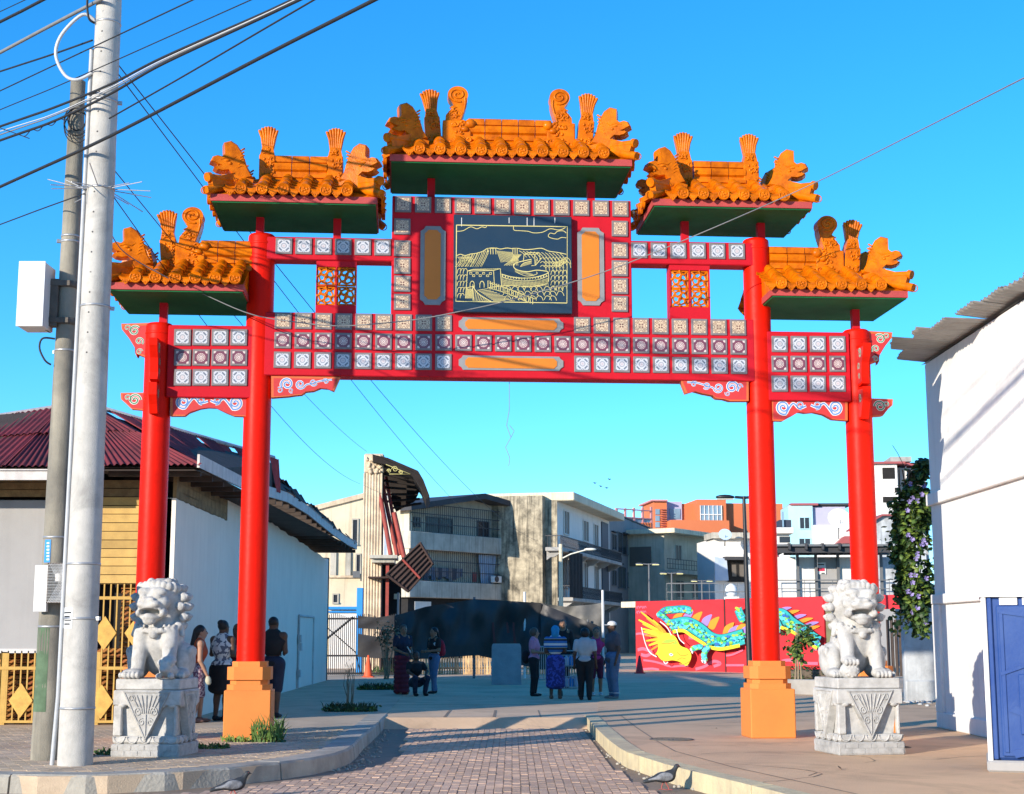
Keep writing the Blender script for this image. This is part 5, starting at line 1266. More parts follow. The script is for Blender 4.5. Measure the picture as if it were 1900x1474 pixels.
# steel door flush in the wall
def wallpt(px, py):
    d = ray(px, py); best = None
    k = (w0.x - 0) ; s = (w1.x - w0.x) / (w1.y - w0.y)
    t = (w0.x - s * w0.y) / (d.x - s * d.y); return (d.y * t, CH + d.z * t)
dy0, dz1 = wallpt(553, 1143); dy1, _ = wallpt(580, 1143); dz1 = (wallpt(553, 1140)[1] + wallpt(580, 1148)[1]) / 2
dz0 = SZ + .02
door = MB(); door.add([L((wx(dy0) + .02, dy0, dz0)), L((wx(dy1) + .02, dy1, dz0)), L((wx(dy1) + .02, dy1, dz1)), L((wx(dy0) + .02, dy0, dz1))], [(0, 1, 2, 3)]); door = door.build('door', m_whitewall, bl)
fr = MB()
for a, b in (((dy0, dz0), (dy0, dz1)), ((dy0, dz1), (dy1, dz1)), ((dy1, dz1), (dy1, dz0))): fr.tube([L((wx(a[0]) + .03, a[0], a[1])), L((wx(b[0]) + .03, b[0], b[1]))], .035, 6)
fr.build('door_frame', m_fasc, door)
for t in (.2, .68): MB().box(wx(dy0) - XS + .02, wx(dy0) - XS + .1, dy0 - YF - .1, dy0 - YF + .12, dz0 + (dz1 - dz0) * t - SZ - .1, dz0 + (dz1 - dz0) * t - SZ + .1).build('hinge', m_fasc, door)
MB().box(wx(dy0) - XS + .02, wx(dy0) - XS + .08, dy0 - YF + .25, dy0 - YF + .45, 1.0, 1.2).build('latch', m_fasc, door)
# front: grey render wall, planks, grille with diamonds
fz = lambda py: P(150, py, YF).z - SZ
fx = lambda px, py=1180: P(px, py, YF).x - XS
MB().box(-15, fx(152), 0, .3, fz(1208), fz(928), bev=.01).build('rendered_wall', m_greywall, bl)
MB().box(-15, fx(152), -.05, .3, fz(1212), fz(1204)).build('wall_lip', m_fasc, bl)
for k in range(4): MB().box(-15 + k * .01, fx(150), .02 + .01 * (k % 2), .06 + .01 * (k % 2), fz(922 - k * 14), fz(922 - (k + 1) * 14) - .01).build('upper_plank', m_darkply, bl)
MB().box(-15, -.1, .45, .5, 0, fz(860)).build('dark_interior', m_dark, bl)
z = fz(1082); k = 0
while z < fz(890):
    o = MB(); yo = rnd.uniform(0, .02); M_ = Matrix.Translation((0, yo, z)) @ Euler((R(9), 0, rnd.uniform(-.004, .004))).to_matrix().to_4x4()
    o.box(fx(155), -.26, -.012, .012, 0, .128, M=M_); o.build('plank', m_ply if z < fz(935) else m_darkply, bl); z += .14; k += 1
MB().box(fx(150), -.26, .06, .14, fz(1084), fz(1077)).build('sill_rail', m_ply, bl)
MB().box(-.30, w0.x - XS - .05, -.0, .3, 0, zlow - SZ).build('corner_post', m_ply, bl)
# shutters behind
z = .06
while z < fz(1085):
    if z > fz(1200): 
        M_ = Matrix.Translation((0, .25, z)) @ Euler((R(35), 0, 0)).to_matrix().to_4x4(); o = MB(); o.box(fx(215), -.4, -.05, .05, -.006, .006, M=M_); o.build('shutter_slat', m_shut, bl)
    else:
        M_ = Matrix.Translation((0, .25, z)) @ Euler((R(35), 0, 0)).to_matrix().to_4x4(); o = MB(); o.box(-4.6, -.4, -.05, .05, -.006, .006, M=M_); o.build('shutter_slat', m_shut, bl)
    z += .085
for px in (12, 100, 184, 246): MB().box(fx(px) - .05, fx(px) + .05, -.05, .05, 0, fz(1210) if px < 150 else fz(1210)).build('grille_post', m_bar, bl)
for py in (1110, 1240): MB().box(fx(-30) if py > 1200 else fx(165), fx(258), -.06, -.02, fz(py) - .025, fz(py) + .025).build('grille_rail', m_bar, bl)
MB().box(fx(-30), fx(258), -.06, -.02, .03, .07).build('grille_rail', m_bar, bl)
for i in range(24):
    px = -30 + i * 12.3
    MB().box(fx(px) - .011, fx(px) + .011, -.05, -.028, .03, fz(1208) if px < 160 else fz(1084)).build('grille_bar', m_bar, bl)
for px, py in ((196, 1175), (190, 1302), (41, 1300), (118, 1300), (255, 1302), (255, 1175)):
    cx, cz = fx(px, py), fz(py); MB().prism([(cx - .19, cz), (cx, cz - .27), (cx + .19, cz), (cx, cz + .27)], -.075, -.055).build('diamond_plate', m_diam, bl)
# ================================================================== RIGHT: WHITE BUILDING, TOILET, VINE
m_white2 = mat('bright_white_wall', (0.78, 0.76, 0.72), 0.85, 0.12, 1.2, 0.12, 40, col2=(0.58, 0.56, 0.52), streak=0.12, stain=0.22, stain_scale=1.1)
m_sheet = mat('zinc_sheet', (0.40, 0.39, 0.36), 0.5, 0.35, 3, 0.08, 30, col2=(0.25, 0.23, 0.20), metal=0.2, obj_rand=0.15)
b0 = G(1745, 1350, SZ); XW = b0.x; YB = b0.y
br_ = thing('white_building', 'plain white building on the right with ragged corrugated eave', 'building', (XW, YB, SZ))
zt = P(1715, 676, YB).z - SZ
wq = MB(); wq.box(0, 9, -16, 0, 0, zt, bev=.02); wq.build('wall', m_white2, br_)
for (z0, z1, th) in ((P(1722, 940, YB).z - SZ, P(1722, 918, YB).z - SZ, .07), (P(1730, 1122, YB).z - SZ, P(1730, 1104, YB).z - SZ, .06), (0, .24, .05)):
    MB().box(-th, .1, -16, .02, z0, z1, bev=.012).build('ledge', m_white2, br_)
MB().box(-.05, .3, -.34, .03, .24, P(1730, 1122, YB).z - SZ - .003, bev=.01).build('corner_pilaster', m_white2, br_)
rnd = random.Random(5); yy = .15; k = 0
while yy > -14:
    wdt = .82; ov = ([.55, .95, .82, .60, .45, .36] + [.32] * 30)[k] ; tilt = rnd.uniform(-.02, .05)
    c2 = lambda v: Vector((v[0] - XW, v[1] - YB, v[2] - SZ))
    zz = zt + SZ + .03 + .012 * (k % 2)
    corr('eave_sheet', (XW - ov, YB + yy - wdt - .08, zz + .06 + tilt), (XW - ov + rnd.uniform(-.25, .25) * (k < 3), YB + yy, zz + .06 + tilt), (XW + .4, YB + yy - wdt - .08, zz), (XW + .4, YB + yy, zz), .15, .022, m_sheet, br_, conv=c2, jag=.05, seed=k)
    yy -= wdt; k += 1
MB().add([(0, -16, zt + .02), (0, .2, zt + .02), (9, .2, zt + 2.2), (9, -16, zt + 2.2)], [(0, 1, 2, 3)]).build('roof_deck', m_sheet, br_)
# portable toilet
m_tblue = mat('toilet_blue', (0.018, 0.055, 0.21), 0.45, 0.3, 2.5, 0.08, 30, col2=(0.05, 0.10, 0.26), streak=0.0, spec=0.25)
m_troof = mat('toilet_white', (0.80, 0.79, 0.76), 0.5, 0.08, 2, 0.03)
tq = G(1838, 1433, SZ); to = thing('portable_toilet', 'blue portable toilet with white roof at the right edge', 'portable toilet', (tq.x, tq.y, SZ), R(-17))
MB().box(-.03, 1.2, -.02, 1.2, 0, .12, bev=.02).build('skid_base', m_greywall, to)
TH = P(1850, 1108, tq.y).z - SZ
MB().box(.0, 1.16, .03, 1.16, .12, TH, bev=.03).build('cabin', m_tblue, to)
MB().box(-.015, .035, .0, .06, .10, TH + .01, bev=.01).build('corner_post', m_troof, to)
MB().box(.045, .09, -.004, .04, .13, TH - .01, bev=.008).build('door_jamb', m_tblue, to)
dr = MB().box(.13, 1.02, .0, .05, .16, TH - .09, bev=.012).build('door', m_tblue, to)
d_ = MB(); d_.prism([(.15, TH - .14), (.98, TH - .26), (.98, TH - .30), (.15, TH - .17)], -.018, .01)
d_.prism([(.15, TH - .78), (.45, TH - .68), (1.0, TH - .66), (1.0, TH - .69), (.45, TH - .71), (.15, TH - .82)], -.02, .01)
d_.box(.32, .95, -.022, .01, TH - 1.42, TH - .80, bev=.01); d_.prism([(.22, .62), (.28, .68), (1.0, .44), (1.0, .33)], -.02, .01); d_.prism([(.22, .22), (.26, .15), (1.0, .30), (1.0, .40)], -.02, .01)
d_.box(.155, .20, -.014, .01, .2, TH - .15, bev=.006); d_.build('moulded_panel', m_tblue, dr)
for z in (TH - .42, TH - .64): MB().cyl((.55, -.016, z), (.55, .01, z), .016, .016, 10).build('rivet', m_troof, dr)
for x_ in (.17, .40, .63): MB().box(x_, x_ + .18, -.006, .06, TH - .085, TH - .01, bev=.004).build('vent_panel', m_troof, to)
ro_ = MB(); zt_ = TH
v = [(-.03, -.03, zt_), (1.19, -.03, zt_), (1.19, 1.19, zt_), (-.03, 1.19, zt_), (.0, .0, zt_ + .08), (1.16, 0, zt_ + .08), (1.16, 1.16, zt_ + .08), (0, 1.16, zt_ + .08), (.22, .28, zt_ + .37), (.94, .28, zt_ + .37), (.94, .9, zt_ + .37), (.22, .9, zt_ + .37)]
ro_.add(v, [(0, 1, 5, 4), (1, 2, 6, 5), (2, 3, 7, 6), (3, 0, 4, 7), (4, 5, 9, 8), (5, 6, 10, 9), (6, 7, 11, 10), (7, 4, 8, 11), (8, 9, 10, 11), (3, 2, 1, 0)]); ro_.build('roof', m_troof, to)
# foliage helper
def leaf_cloud(name, pts, size, mats, parent, seed=0, cup=.25):
    """one mesh of small bent leaves at the given points"""
    rr = random.Random(seed); q = MB()
    for p in pts:
        s = size * rr.uniform(.6, 1.25); e = Euler((rr.uniform(-1.1, .5), rr.uniform(-.8, .8), rr.uniform(0, 6.28))).to_matrix()
        v = [(-.0, 0, 0), (.38, .35, -cup * .3), (.3, .75, -cup * .5), (0, 1.0, -cup), (-.3, .75, -cup * .5), (-.38, .35, -cup * .3), (0, .5, .05)]
        v = [Vector(p) + e @ (Vector(c_) * s) for c_ in v]
        q.add(v, [(0, 1, 6), (1, 2, 6), (2, 3, 6), (3, 4, 6), (4, 5, 6), (5, 0, 6)], rr.randrange(len(mats)))
    return q.build(name, mats, parent)
def leafmat(name, col, tr=0.3):
    m = mat(name, col, 0.55, 0.3, 5, 0.0); b = m.node_tree.nodes['Principled BSDF']
    return m
m_leaf1 = leafmat('leaf_mid', (0.075, 0.14, 0.025)); m_leaf2 = leafmat('leaf_dark', (0.03, 0.065, 0.018)); m_leaf3 = leafmat('leaf_light', (0.15, 0.22, 0.035)); m_leafy = leafmat('leaf_yellow', (0.30, 0.24, 0.05))
m_bark = mat('bark', (0.16, 0.12, 0.085), 0.9, 0.4, 6, 0.4, 40); m_flower = flat('violet_petal', (0.26, 0.22, 0.48)); m_dry = mat('dry_stem', (0.28, 0.22, 0.14), 0.9, 0.3, 8)
YV = YB + .75
vt = thing('flowering_vine', 'hanging green vine with violet flowers at the white building corner', 'vine', (P(1692, 1150, YV).x, YV, 0))
vx = vt.location.x; rnd = random.Random(21); pts = []
def vine_w(z): 
    t = (z - P(1690, 1165, YV).z) / (P(1690, 868, YV).z - P(1690, 1165, YV).z); return t
zv0, zv1 = P(1690, 1170, YV).z, P(1690, 866, YV).z
prof = [(0, .06, .10), (.12, .14, .06), (.25, .24, .04), (.4, .30, .02), (.6, .31, .02), (.75, .27, .06), (.88, .2, .12), (1.0, .1, .2)]
clump = [(rnd.random(), rnd.uniform(-1.05, 1.05), rnd.uniform(.10, .2)) for _ in range(75)]
for i in range(4300):
    t, u, cr = rnd.choice(clump); t = min(1.03, max(-.03, t + rnd.gauss(0, cr * .20))); hw = np.interp(t, [p[0] for p in prof], [p[1] for p in prof]); cx = np.interp(t, [p[0] for p in prof], [p[2] for p in prof])
    u = u + rnd.gauss(0, cr * 1.3); r_ = math.sqrt(max(.04, 1 - min(1, u * u))) * .36
    jit = .05 * math.sin(t * 23 + u * 3)
    pts.append((cx + .03 + u * (hw * .86 + jit), rnd.uniform(-r_, r_), zv0 + t * (zv1 - zv0) + rnd.uniform(-.05, .05)))
for s_ in range(7):
    x_ = rnd.uniform(-.3, .25); zb = rnd.uniform(zv0 - .15, zv0 + .5)
    for k in range(26): pts.append((x_ + rnd.uniform(-.05, .05), rnd.uniform(-.2, .1), zb + k * .03))
leaf_cloud('leaves', pts, .105, [m_leaf1, m_leaf2, m_leaf2, m_leaf3], vt, 3)
st = MB()
for k in range(7):
    x_ = rnd.uniform(-.15, .2); st.tube([(x_ + .05 * math.sin(z * 4 + k), rnd.uniform(-.05, .05), z) for z in np.linspace(zv0 + .1, zv1 - .05, 9)], .012, 5)
st.tube([(.2, 0, zv1 - .2), (.35, -.2, zv1 - .1), (.45, -.7, zv1 - .25)], .03, 6); st.tube([(.0, 0, zv1 - .05), (-.12, 0, zv1 + .22), (-.2, 0, zv1 + .35)], .006, 4); st.build('stems', m_bark, vt)
for i in range(26):
    t = rnd.uniform(.03, .9); hw = np.interp(t, [p[0] for p in prof], [p[1] for p in prof]); cx = np.interp(t, [p[0] for p in prof], [p[2] for p in prof]); u = rnd.uniform(-.9, .9)
    c = Vector((cx + u * hw, -math.sqrt(max(.05, 1 - u * u)) * .36 - .02, zv0 + t * (zv1 - zv0))); f = MB()
    for k in range(5): a = k * 1.2566 + rnd.random(); f.add([c, c + Vector((.036 * math.cos(a - .5), -.02, .036 * math.sin(a - .5))), c + Vector((.045 * math.cos(a), -.03, .045 * math.sin(a))), c + Vector((.036 * math.cos(a + .5), -.02, .036 * math.sin(a + .5)))], [(0, 1, 2, 3)])
    f.build('flower', m_flower, vt)
# mottled boundary wall behind the vine
m_mott = mat('mottled_wall', (0.52, 0.54, 0.55), 0.9, 0.6, 1.6, 0.3, 30, col2=(0.22, 0.23, 0.24), streak=0.5)
bw = thing('boundary_wall', 'mottled peeling wall behind the hanging vine', 'wall', (P(1682, 1300, 33).x, 33, PZ))
MB().box(0, 6, 0, .25, 0, P(1690, 1100, 33).z, bev=.01).build('wall_panel', m_mott, bw); MB().box(-.02, 6, -.08, .0, 0, .45, bev=.02).build('base_course', m_mott, bw)
for k in range(2): MB().box(.9 + k * .9, 1.2 + k * .9, -.06, 0, .45, P(1690, 1110, 33).z, bev=.01).build('pilaster', m_mott, bw)
rb_ = MB(); rnd = random.Random(9)
for k in range(90): rb_.ell((bw.location.x - .2 + rnd.uniform(0, 2.2), 32.7 - rnd.random() ** 2 * 2.2, SZ + .01), (rnd.uniform(.02, .07), rnd.uniform(.02, .06), rnd.uniform(.01, .035)), 6)
tag(rb_.build('rubble', m_mott), 'scattered broken plaster along the mottled wall foot', 'rubble', kind='stuff')
# ================================================================== BACKGROUND BUILDINGS
m_beige = mat('beige_render', (0.52, 0.47, 0.36), 0.85, 0.4, .6, 0.15, 20, col2=(0.32, 0.28, 0.21), streak=0.3)
m_cream = mat('cream_render', (0.72, 0.62, 0.44), 0.85, 0.35, .5, 0.15, 20, col2=(0.50, 0.41, 0.28), streak=0.4)
m_band_ = mat('stained_band', (0.52, 0.48, 0.40), 0.85, 0.5, .8, 0.15, 20, col2=(0.27, 0.25, 0.20), streak=0.5)
m_moldy = mat('mouldy_render', (0.48, 0.41, 0.29), 0.9, 0.9, 1.8, 0.3, 20, col2=(0.05, 0.045, 0.035), streak=0.9, stain=0.7, stain_scale=.5)
m_wht = mat('white_render', (0.76, 0.73, 0.68), 0.85, 0.2, .6, 0.1, 20, col2=(0.56, 0.53, 0.49), streak=0.15)
m_grey = mat('slate_render', (0.24, 0.235, 0.235), 0.85, 0.25, .5, 0.1, 20, col2=(0.165, 0.16, 0.16), streak=0.2)
m_navyw = flat('navy_strip', (0.03, 0.04, 0.065)); m_glass = mat('dark_glass', (0.03, 0.035, 0.045), 0.25, 0.3, 1, 0.0); m_rail = flat('dark_rail', (0.05, 0.05, 0.055))
m_orange = mat('orange_render', (0.60, 0.17, 0.065), 0.8, 0.15, .4, 0.1, 20, col2=(0.48, 0.12, 0.05)); m_lav = flat('lavender_panel', (0.42, 0.40, 0.52)); m_pink = flat('pink_frame', (0.55, 0.24, 0.24))
m_bglass = mat('blue_glass', (0.22, 0.33, 0.42), 0.2, 0.3, .5, 0.0); m_cyan = mat('pale_cyan', (0.36, 0.62, 0.66), 0.85, 0.25, .4, 0.1, 20, col2=(0.55, 0.66, 0.66)); m_roofd = mat('dark_roof', (0.045, 0.045, 0.05), 0.7, 0.3, 1, 0.1)
m_curt = mat('blue_curtain', (0.34, 0.43, 0.56), 0.8, 0.4, 1.5, 0.1, 20, col2=(0.55, 0.60, 0.65)); m_redtrim = flat('red_trim', (0.34, 0.08, 0.08)); m_shutb = flat('brown_shutter', (0.13, 0.11, 0.09)); m_slate = flat('grey_steel', (0.13, 0.135, 0.14)); m_concp = mat('bare_concrete', (0.40, 0.38, 0.35), 0.9, 0.4, 1, 0.2, 20)
class Bld:
    def __init__(s, name, label, px, Y, along, cat='building', group=None):
        p = P(px, 1180, Y); s.f = Frame((p.x, p.y), along); s.r = thing(name, label, cat, (p.x, p.y, 0), s.f.rz, group)
    def box(s, name, px0, py0, px1, py1, m, off=0.0, th=.1, bev=0.0, slant=True, parent=None, zb=None):
        """box whose front face fills px0..px1 x py0..py1 (py measured at px0) in the plane at off"""
        x0 = s.f.xz(px0, py0, off)[0]; x1 = s.f.xz(px1, py0, off)[0]; z1 = s.f.xz(px0, py0, off)[1]; z0 = s.f.xz(px0, py1, off)[1] if zb is None else zb
        return MB().box(x0, x1, off, off + th, z0, z1, bev=bev).build(name, m, parent or s.r)
    def win(s, px0, py0, px1, py1, m=None, off=0.0, fm=None, mull=1):
        x0, z1 = s.f.xz(px0, py0, off); x1 = s.f.xz(px1, py0, off)[0]; z0 = s.f.xz(px0, py1, off)[1]
        w = MB().box(x0, x1, off - .02, off + .1, z0, z1).build('window', m or m_glass, s.r); t = .06
        f = MB(); f.box(x0 - t, x1 + t, off - .06, off + .0, z1, z1 + t); f.box(x0 - t, x1 + t, off - .10, off + .0, z0 - t, z0); f.box(x0 - t, x0, off - .06, off, z0, z1); f.box(x1, x1 + t, off - .06, off, z0, z1)
        for k in range(mull): xm = x0 + (x1 - x0) * (k + 1) / (mull + 1); f.box(xm - .03, xm + .03, off - .05, off - .021, z0, z1)
        f.build('window_frame', fm or m_slate, w); return w
    def rail(s, px0, py0, px1, py1, off, sp=.14, m=None, mid=True):
        x0, z1 = s.f.xz(px0, py0, off); x1 = s.f.xz(px1, py0, off)[0]; z0 = s.f.xz(px0, py1, off)[1]; q = MB(); t = .025
        q.box(x0, x1, off - .03, off + .03, z1 - .05, z1); q.box(x0, x1, off - .02, off + .02, z0, z0 + .04)
        if mid: q.box(x0, x1, off - .02, off + .02, (z0 + z1) / 2 - .02, (z0 + z1) / 2 + .02)
        n = max(2, int((x1 - x0) / sp))
        for i in range(n + 1): x = x0 + (x1 - x0) * i / n; q.box(x - t / 2, x + t / 2, off - t / 2, off + t / 2, z0, z1)
        return q.build('railing', m or m_rail, s.r)
# --- grilled apartment block
A_ = Bld('apartment_block', 'beige three-storey apartment block with window grilles and dark gabled roof', 757, 92, (.61, .79))
f = A_.f; zr = lambda px, py: f.z(px, py); X = f.x
xl, xr = 0.0, f.xz(1001, 1000)[0]; dep = 9
A_.box('wall', 757, 942, 1001, 1100, m_beige, 0.5, dep - .5, zb=0)
z = [f.z(757, 986), f.z(757, 1018), f.z(757, 1077), f.z(757, 1108)]
z = [(f.z(860, 993) + z[0]) / 2, (f.z(860, 1025.5) + z[1]) / 2, (f.z(860, 1081.5) + z[2]) / 2, (f.z(860, 1112) + z[3]) / 2]
for a, b in ((1, 0), (3, 2)): MB().box(xl - .05, xr, -.15, .9, z[a], z[b], bev=.03).build('balcony_parapet', m_band_, A_.r)
MB().box(xl, xr, .0, .9, z[0] - .3, z[0] - .05).build('floor_slab', m_band_, A_.r)
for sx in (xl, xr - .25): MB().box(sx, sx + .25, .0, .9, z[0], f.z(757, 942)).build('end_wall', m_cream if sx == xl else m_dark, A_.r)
MB().box(xl, xl + .25, 0, .9, z[2], z[1]).build('end_wall', m_cream, A_.r)
top = [(xl - .6, f.z(757, 938)), (f.xz(885, 918)[0], f.z(885, 917)), (xr + .5, f.z(1001, 952))]
MB().prism(top + [(p[0], p[1] - .35) for p in top[::-1]], -.7, dep).build('roof', m_roofd, A_.r)
MB().prism([(xl, top[0][1] - .4), (top[1][0], top[1][1] - .35), (xr, top[2][1] - .4), (xr, z[0]), (xl, z[0])], .48, .52).build('gable_wall', m_beige, A_.r)
for q in ((791, 960, 838, 988), (768, 961, 778, 976), (886, 968, 906, 995), (941, 968, 972, 998)): A_.win(*q, off=.47)
A_.box('white_panel', 926, 936, 941, 996, m_curt, .4, .05); A_.box('white_panel', 974, 955, 998, 999, m_curt, .4, .05)
def bars(b, x0, x1, za, zb, off, sp, m):
    q = MB(); n = int((x1 - x0) / sp)
    for i in range(n + 1): x = x0 + (x1 - x0) * i / n; q.box(x - .011, x + .011, off - .011, off + .011, za, zb)
    for t in (.0, .33, .66, 1.0): q.box(x0, x1, off - .02, off + .02, za + (zb - za) * t - .025, za + (zb - za) * t + .025)
    q.build('window_grille', m, b.r)
bars(A_, xl + .1, xr, z[0], z[0] + 1.75, -.02, .2, m_rail); bars(A_, xl + .1, xr, z[2], z[1], -.02, .2, m_rail)
cur = MB(); x0 = f.xz(893, 1030)[0]; n = 90; vs = []
for zz in (z[2] + .02, z[1] - .05):
    for i in range(n + 1): x = x0 + (xr - x0 - .2) * i / n + (0 if zz > z[1] - 1 else .3 * (1 - i / n)); vs.append((x, .25 + .05 * math.sin(i * .9), zz))
cur.add(vs, [(i, i + 1, n + 2 + i, n + 1 + i) for i in range(n)], 0, True); cur.build('tarp_curtain', m_curt, A_.r)
rnd = random.Random(2)
for i in range(11):
    x = f.xz(798 + i * 6.5, 1052)[0]; w_ = rnd.uniform(.14, .26); h_ = rnd.uniform(.5, .9); zc = f.z(800, 1052)
    MB().prism([(x - w_, zc), (x + w_, zc), (x + w_ * .8, zc - h_), (x - w_ * .8, zc - h_)], .3, .34).build('hung_laundry', flat('cloth_%d' % (i % 4), [(.06, .07, .1), (.25, .24, .26), (.12, .14, .2), (.3, .22, .2)][i % 4]), A_.r)
A_.box('red_barrel', 878, 1062, 885, 1080, m_redtrim, .4, .4); 
ac = A_.box('air_conditioner', 917, 1069, 931, 1081, m_wht, -.35, .3, bev=.02); xa_ = f.xz(921.5, 1075, -.36); MB().cyl((xa_[0], -.352, xa_[1]), (xa_[0], -.40, xa_[1]), .2, .2, 16).build('fan_grille', m_rail, ac)
A_.box('ground_floor', 757, 1108, 1001, 1170, m_dark, .3, .6, zb=0)
for q in ((770, 1116, 800, 1135), (830, 1120, 850, 1135)): A_.box('ground_panel', *q, m_wht, .25, .05)
# --- white balcony building
B_ = Bld('balcony_building', 'white corner building with two iron balconies and mouldy side wall', 1035, 99, (.25, .97))
f = B_.f; xr = f.xz(1131, 1000)[0]; zt = f.z(1035, 930)
MB().box(0, xr, .02, 6, 0, zt).build('wall', m_wht, B_.r); 
MB().box(-.04, .0, .0, 7.5, 0, zt + .5).build('side_wall', m_moldy, B_.r); MB().box(-.9, 0, .8, 8, 0, zt + .3).build('side_annex', m_moldy, B_.r)
MB().box(-.05, xr + .3, -1.15, 6, zt, f.z(1035, 924) + .35, bev=.05).build('cornice', m_cream, B_.r)
xq = f.xz(1080, 930)[0]; zq = f.z(1080, 927); MB().box(xq, xr + 1.5, .8, 6, zt + .3, zq).build('roof_room', m_wht, B_.r); MB().box(xq - 2, xr + 3, .4, 6.5, zq, zq + .25).build('roof_slab', m_roofd, B_.r)
for q in ((1046, 948, 1055, 990), (1082, 966, 1091, 1003), (1102, 973, 1109, 1012)): B_.win(*q, m=m_shutb, mull=1, fm=m_wht)
for q in ((1083, 1045, 1090, 1090), (1103, 1051, 1110, 1094), (1046, 1035, 1055, 1090)): B_.win(*q, m=m_shutb, mull=1, fm=m_wht)
for py0, py1, pxa in ((993, 1015, 1040), (1083, 1106, 1062)):
    za = f.z(1040, py0, -1.0); zb = f.z(1040, py1, -1.0); xa = f.xz(pxa, py0, -1.0)[0]; xe = xr - .4
    MB().box(xa, xe, -1.05, 0, zb - .25, zb, bev=.03).build('balcony_slab', m_concp, B_.r)
    q = MB(); n = int((xe - xa) / .15)
    for i in range(n + 1): x = xa + (xe - xa) * i / n; q.tube([(x, -1.0, zb), (x, -1.03, zb + .3), (x, -.98, zb + .5), (x, -1.0, za)], .016, 4)
    q.box(xa, xe, -1.04, -.96, za - .05, za); q.box(xa, xe, -1.03, -.97, zb + .1, zb + .14); q.box(xa, xa + .05, -1.0, 0, za - .05, za)
    for i in range(6): y_ = -1 + i / 6; q.box(xa, xa + .02, y_, y_ + .02, zb, za)
    q.build('balcony_railing', m_rail, B_.r)
    for i in range(6): x = xa + .5 + (xe - xa - 1) * i / 5; MB().prism([(-1.0, zb - .25), (0, zb - .25), (0, zb - .8), (-.25, zb - .62), (-.5, zb - .6), (-.8, zb - .42)], x - .12, x + .12, axis='x').build('scroll_corbel', m_concp, B_.r)
q = MB(); xa = f.xz(1056, 1020, -1.1)[0]; xe = f.xz(1081, 1020, -1.1)[0]; n = 20
vs = [(xa + (xe - xa) * i / n, -1.12 + .06 * math.sin(i * 1.3), zz) for zz in (f.z(1056, 1108, -1.1), f.z(1056, 1022, -1.1)) for i in range(n + 1)]
q.add(vs, [(i, i + 1, n + 2 + i, n + 1 + i) for i in range(n)], 0, True); q.build('black_tarp', m_dark, B_.r)
B_.box('navy_strip', 1117, 968, 1129, 1115, m_navyw, -.06, .08, zb=0)
# --- grey building
C_ = Bld('grey_building', 'dark grey two-storey building with tilted open windows', 1129, 118, (.25, .97))
f = C_.f; xr = f.xz(1215, 990)[0]; MB().box(0, xr, 0, 8, 0, f.z(1129, 949), bev=.05).build('wall', m_grey, C_.r)
MB().box(-.02, xr + .1, -.05, 8, f.z(1129, 949), f.z(1129, 949) + .12).build('parapet_cap', m_roofd, C_.r)
for q in ((1135, 991, 1143, 1019), (1146, 987, 1162, 1026), (1164, 1003, 1171, 1029), (1194, 1012, 1200, 1037), (1206, 1018, 1212, 1041), (1135, 1058, 1143, 1085), (1146, 1051, 1160, 1090), (1164, 1064, 1172, 1090), (1195, 1067, 1200, 1096), (1206, 1074, 1213, 1098)): C_.win(*q, mull=1)
for q in ((1176, 1000, 1191, 1038), (1176, 1058, 1191, 1095)):
    C_.win(*q, mull=0); x0, z1 = f.xz(q[0], q[1]); x1 = f.xz(q[2], q[1])[0]; z0 = f.xz(q[0], q[3])[1]
    MB().add([(x0, -.08, z1), (x1, -.08, z1), (x1, -.8, z0 + .2), (x0, -.8, z0 + .2)], [(0, 1, 2, 3)]).build('open_sash', m_curt, C_.r)
for px, py in ((1140, 985), (1160, 988), (1178, 996), (1190, 1000), (1200, 1004), (1150, 1044), (1178, 1052)): C_.box('window_hood', px, py, px + 8, py + 2, m_roofd, -.25, .3)
# --- beige balcony house
D_ = Bld('balcony_house', 'beige house with a long thin balcony and flat overhanging roof', 1235, 125, (.53, .85))
f = D_.f; xr = f.xz(1325, 1000)[0]; zt = f.z(1235, 991); zf_ = f.z(1235, 1056, -1.2)
MB().box(0, xr, 0, 7, 0, zt).build('wall', m_beige, D_.r); MB().box(-.7, xr + .8, -1.3, 8, zt, zt + .4, bev=.03).build('roof_slab', m_cream, D_.r)
MB().box(-.3, xr + 1.0, -1.4, 0, zf_ - .3, zf_).build('balcony_slab', m_band_, D_.r); D_.rail(1238, 1036, 1330, 1055, -1.3, .5, mid=True)
for q in ((1253, 1012, 1263, 1038), (1298, 1018, 1308, 1058), (1255, 1078, 1268, 1108), (1284, 1080, 1296, 1108)): D_.win(*q, m=m_shutb, mull=1, fm=m_band_)
xs = MB(); xs.box(-.06, -.02, 1.2, 3.2, zf_ + .4, zf_ + 2.0); xs.build('side_shutter', m_shutb, D_.r)
# --- white block behind the lamp, with lean-to
E_ = Bld('white_house', 'low white house with blue tarp lean-to behind the black lamp post', 1328, 118, (1, .1))
MB().box(0, E_.f.x(1400), 0, 6, 0, E_.f.z(1340, 1000)).build('wall', m_wht, E_.r); E_.box('roof_slab', 1322, 988, 1400, 999, m_band_, -.6, 3)
MB().prism([(E_.f.x(1326), E_.f.z(1326, 1034)), (E_.f.x(1348), E_.f.z(1326, 1038)), (E_.f.x(1351), E_.f.z(1326, 1078)), (E_.f.x(1326), E_.f.z(1326, 1078))], -.6, -.5).build('tarp', m_curt, E_.r)
E_.box('dark_porch', 1350, 1038, 1384, 1080, m_dark, -.2, .25); E_.box('porch_roof', 1346, 1033, 1390, 1039, m_roofd, -.9, 1.0)
for px in (1358, 1372): E_.box('porch_window', px, 1048, px + 8, 1070, m_shutb, -.26, .05)
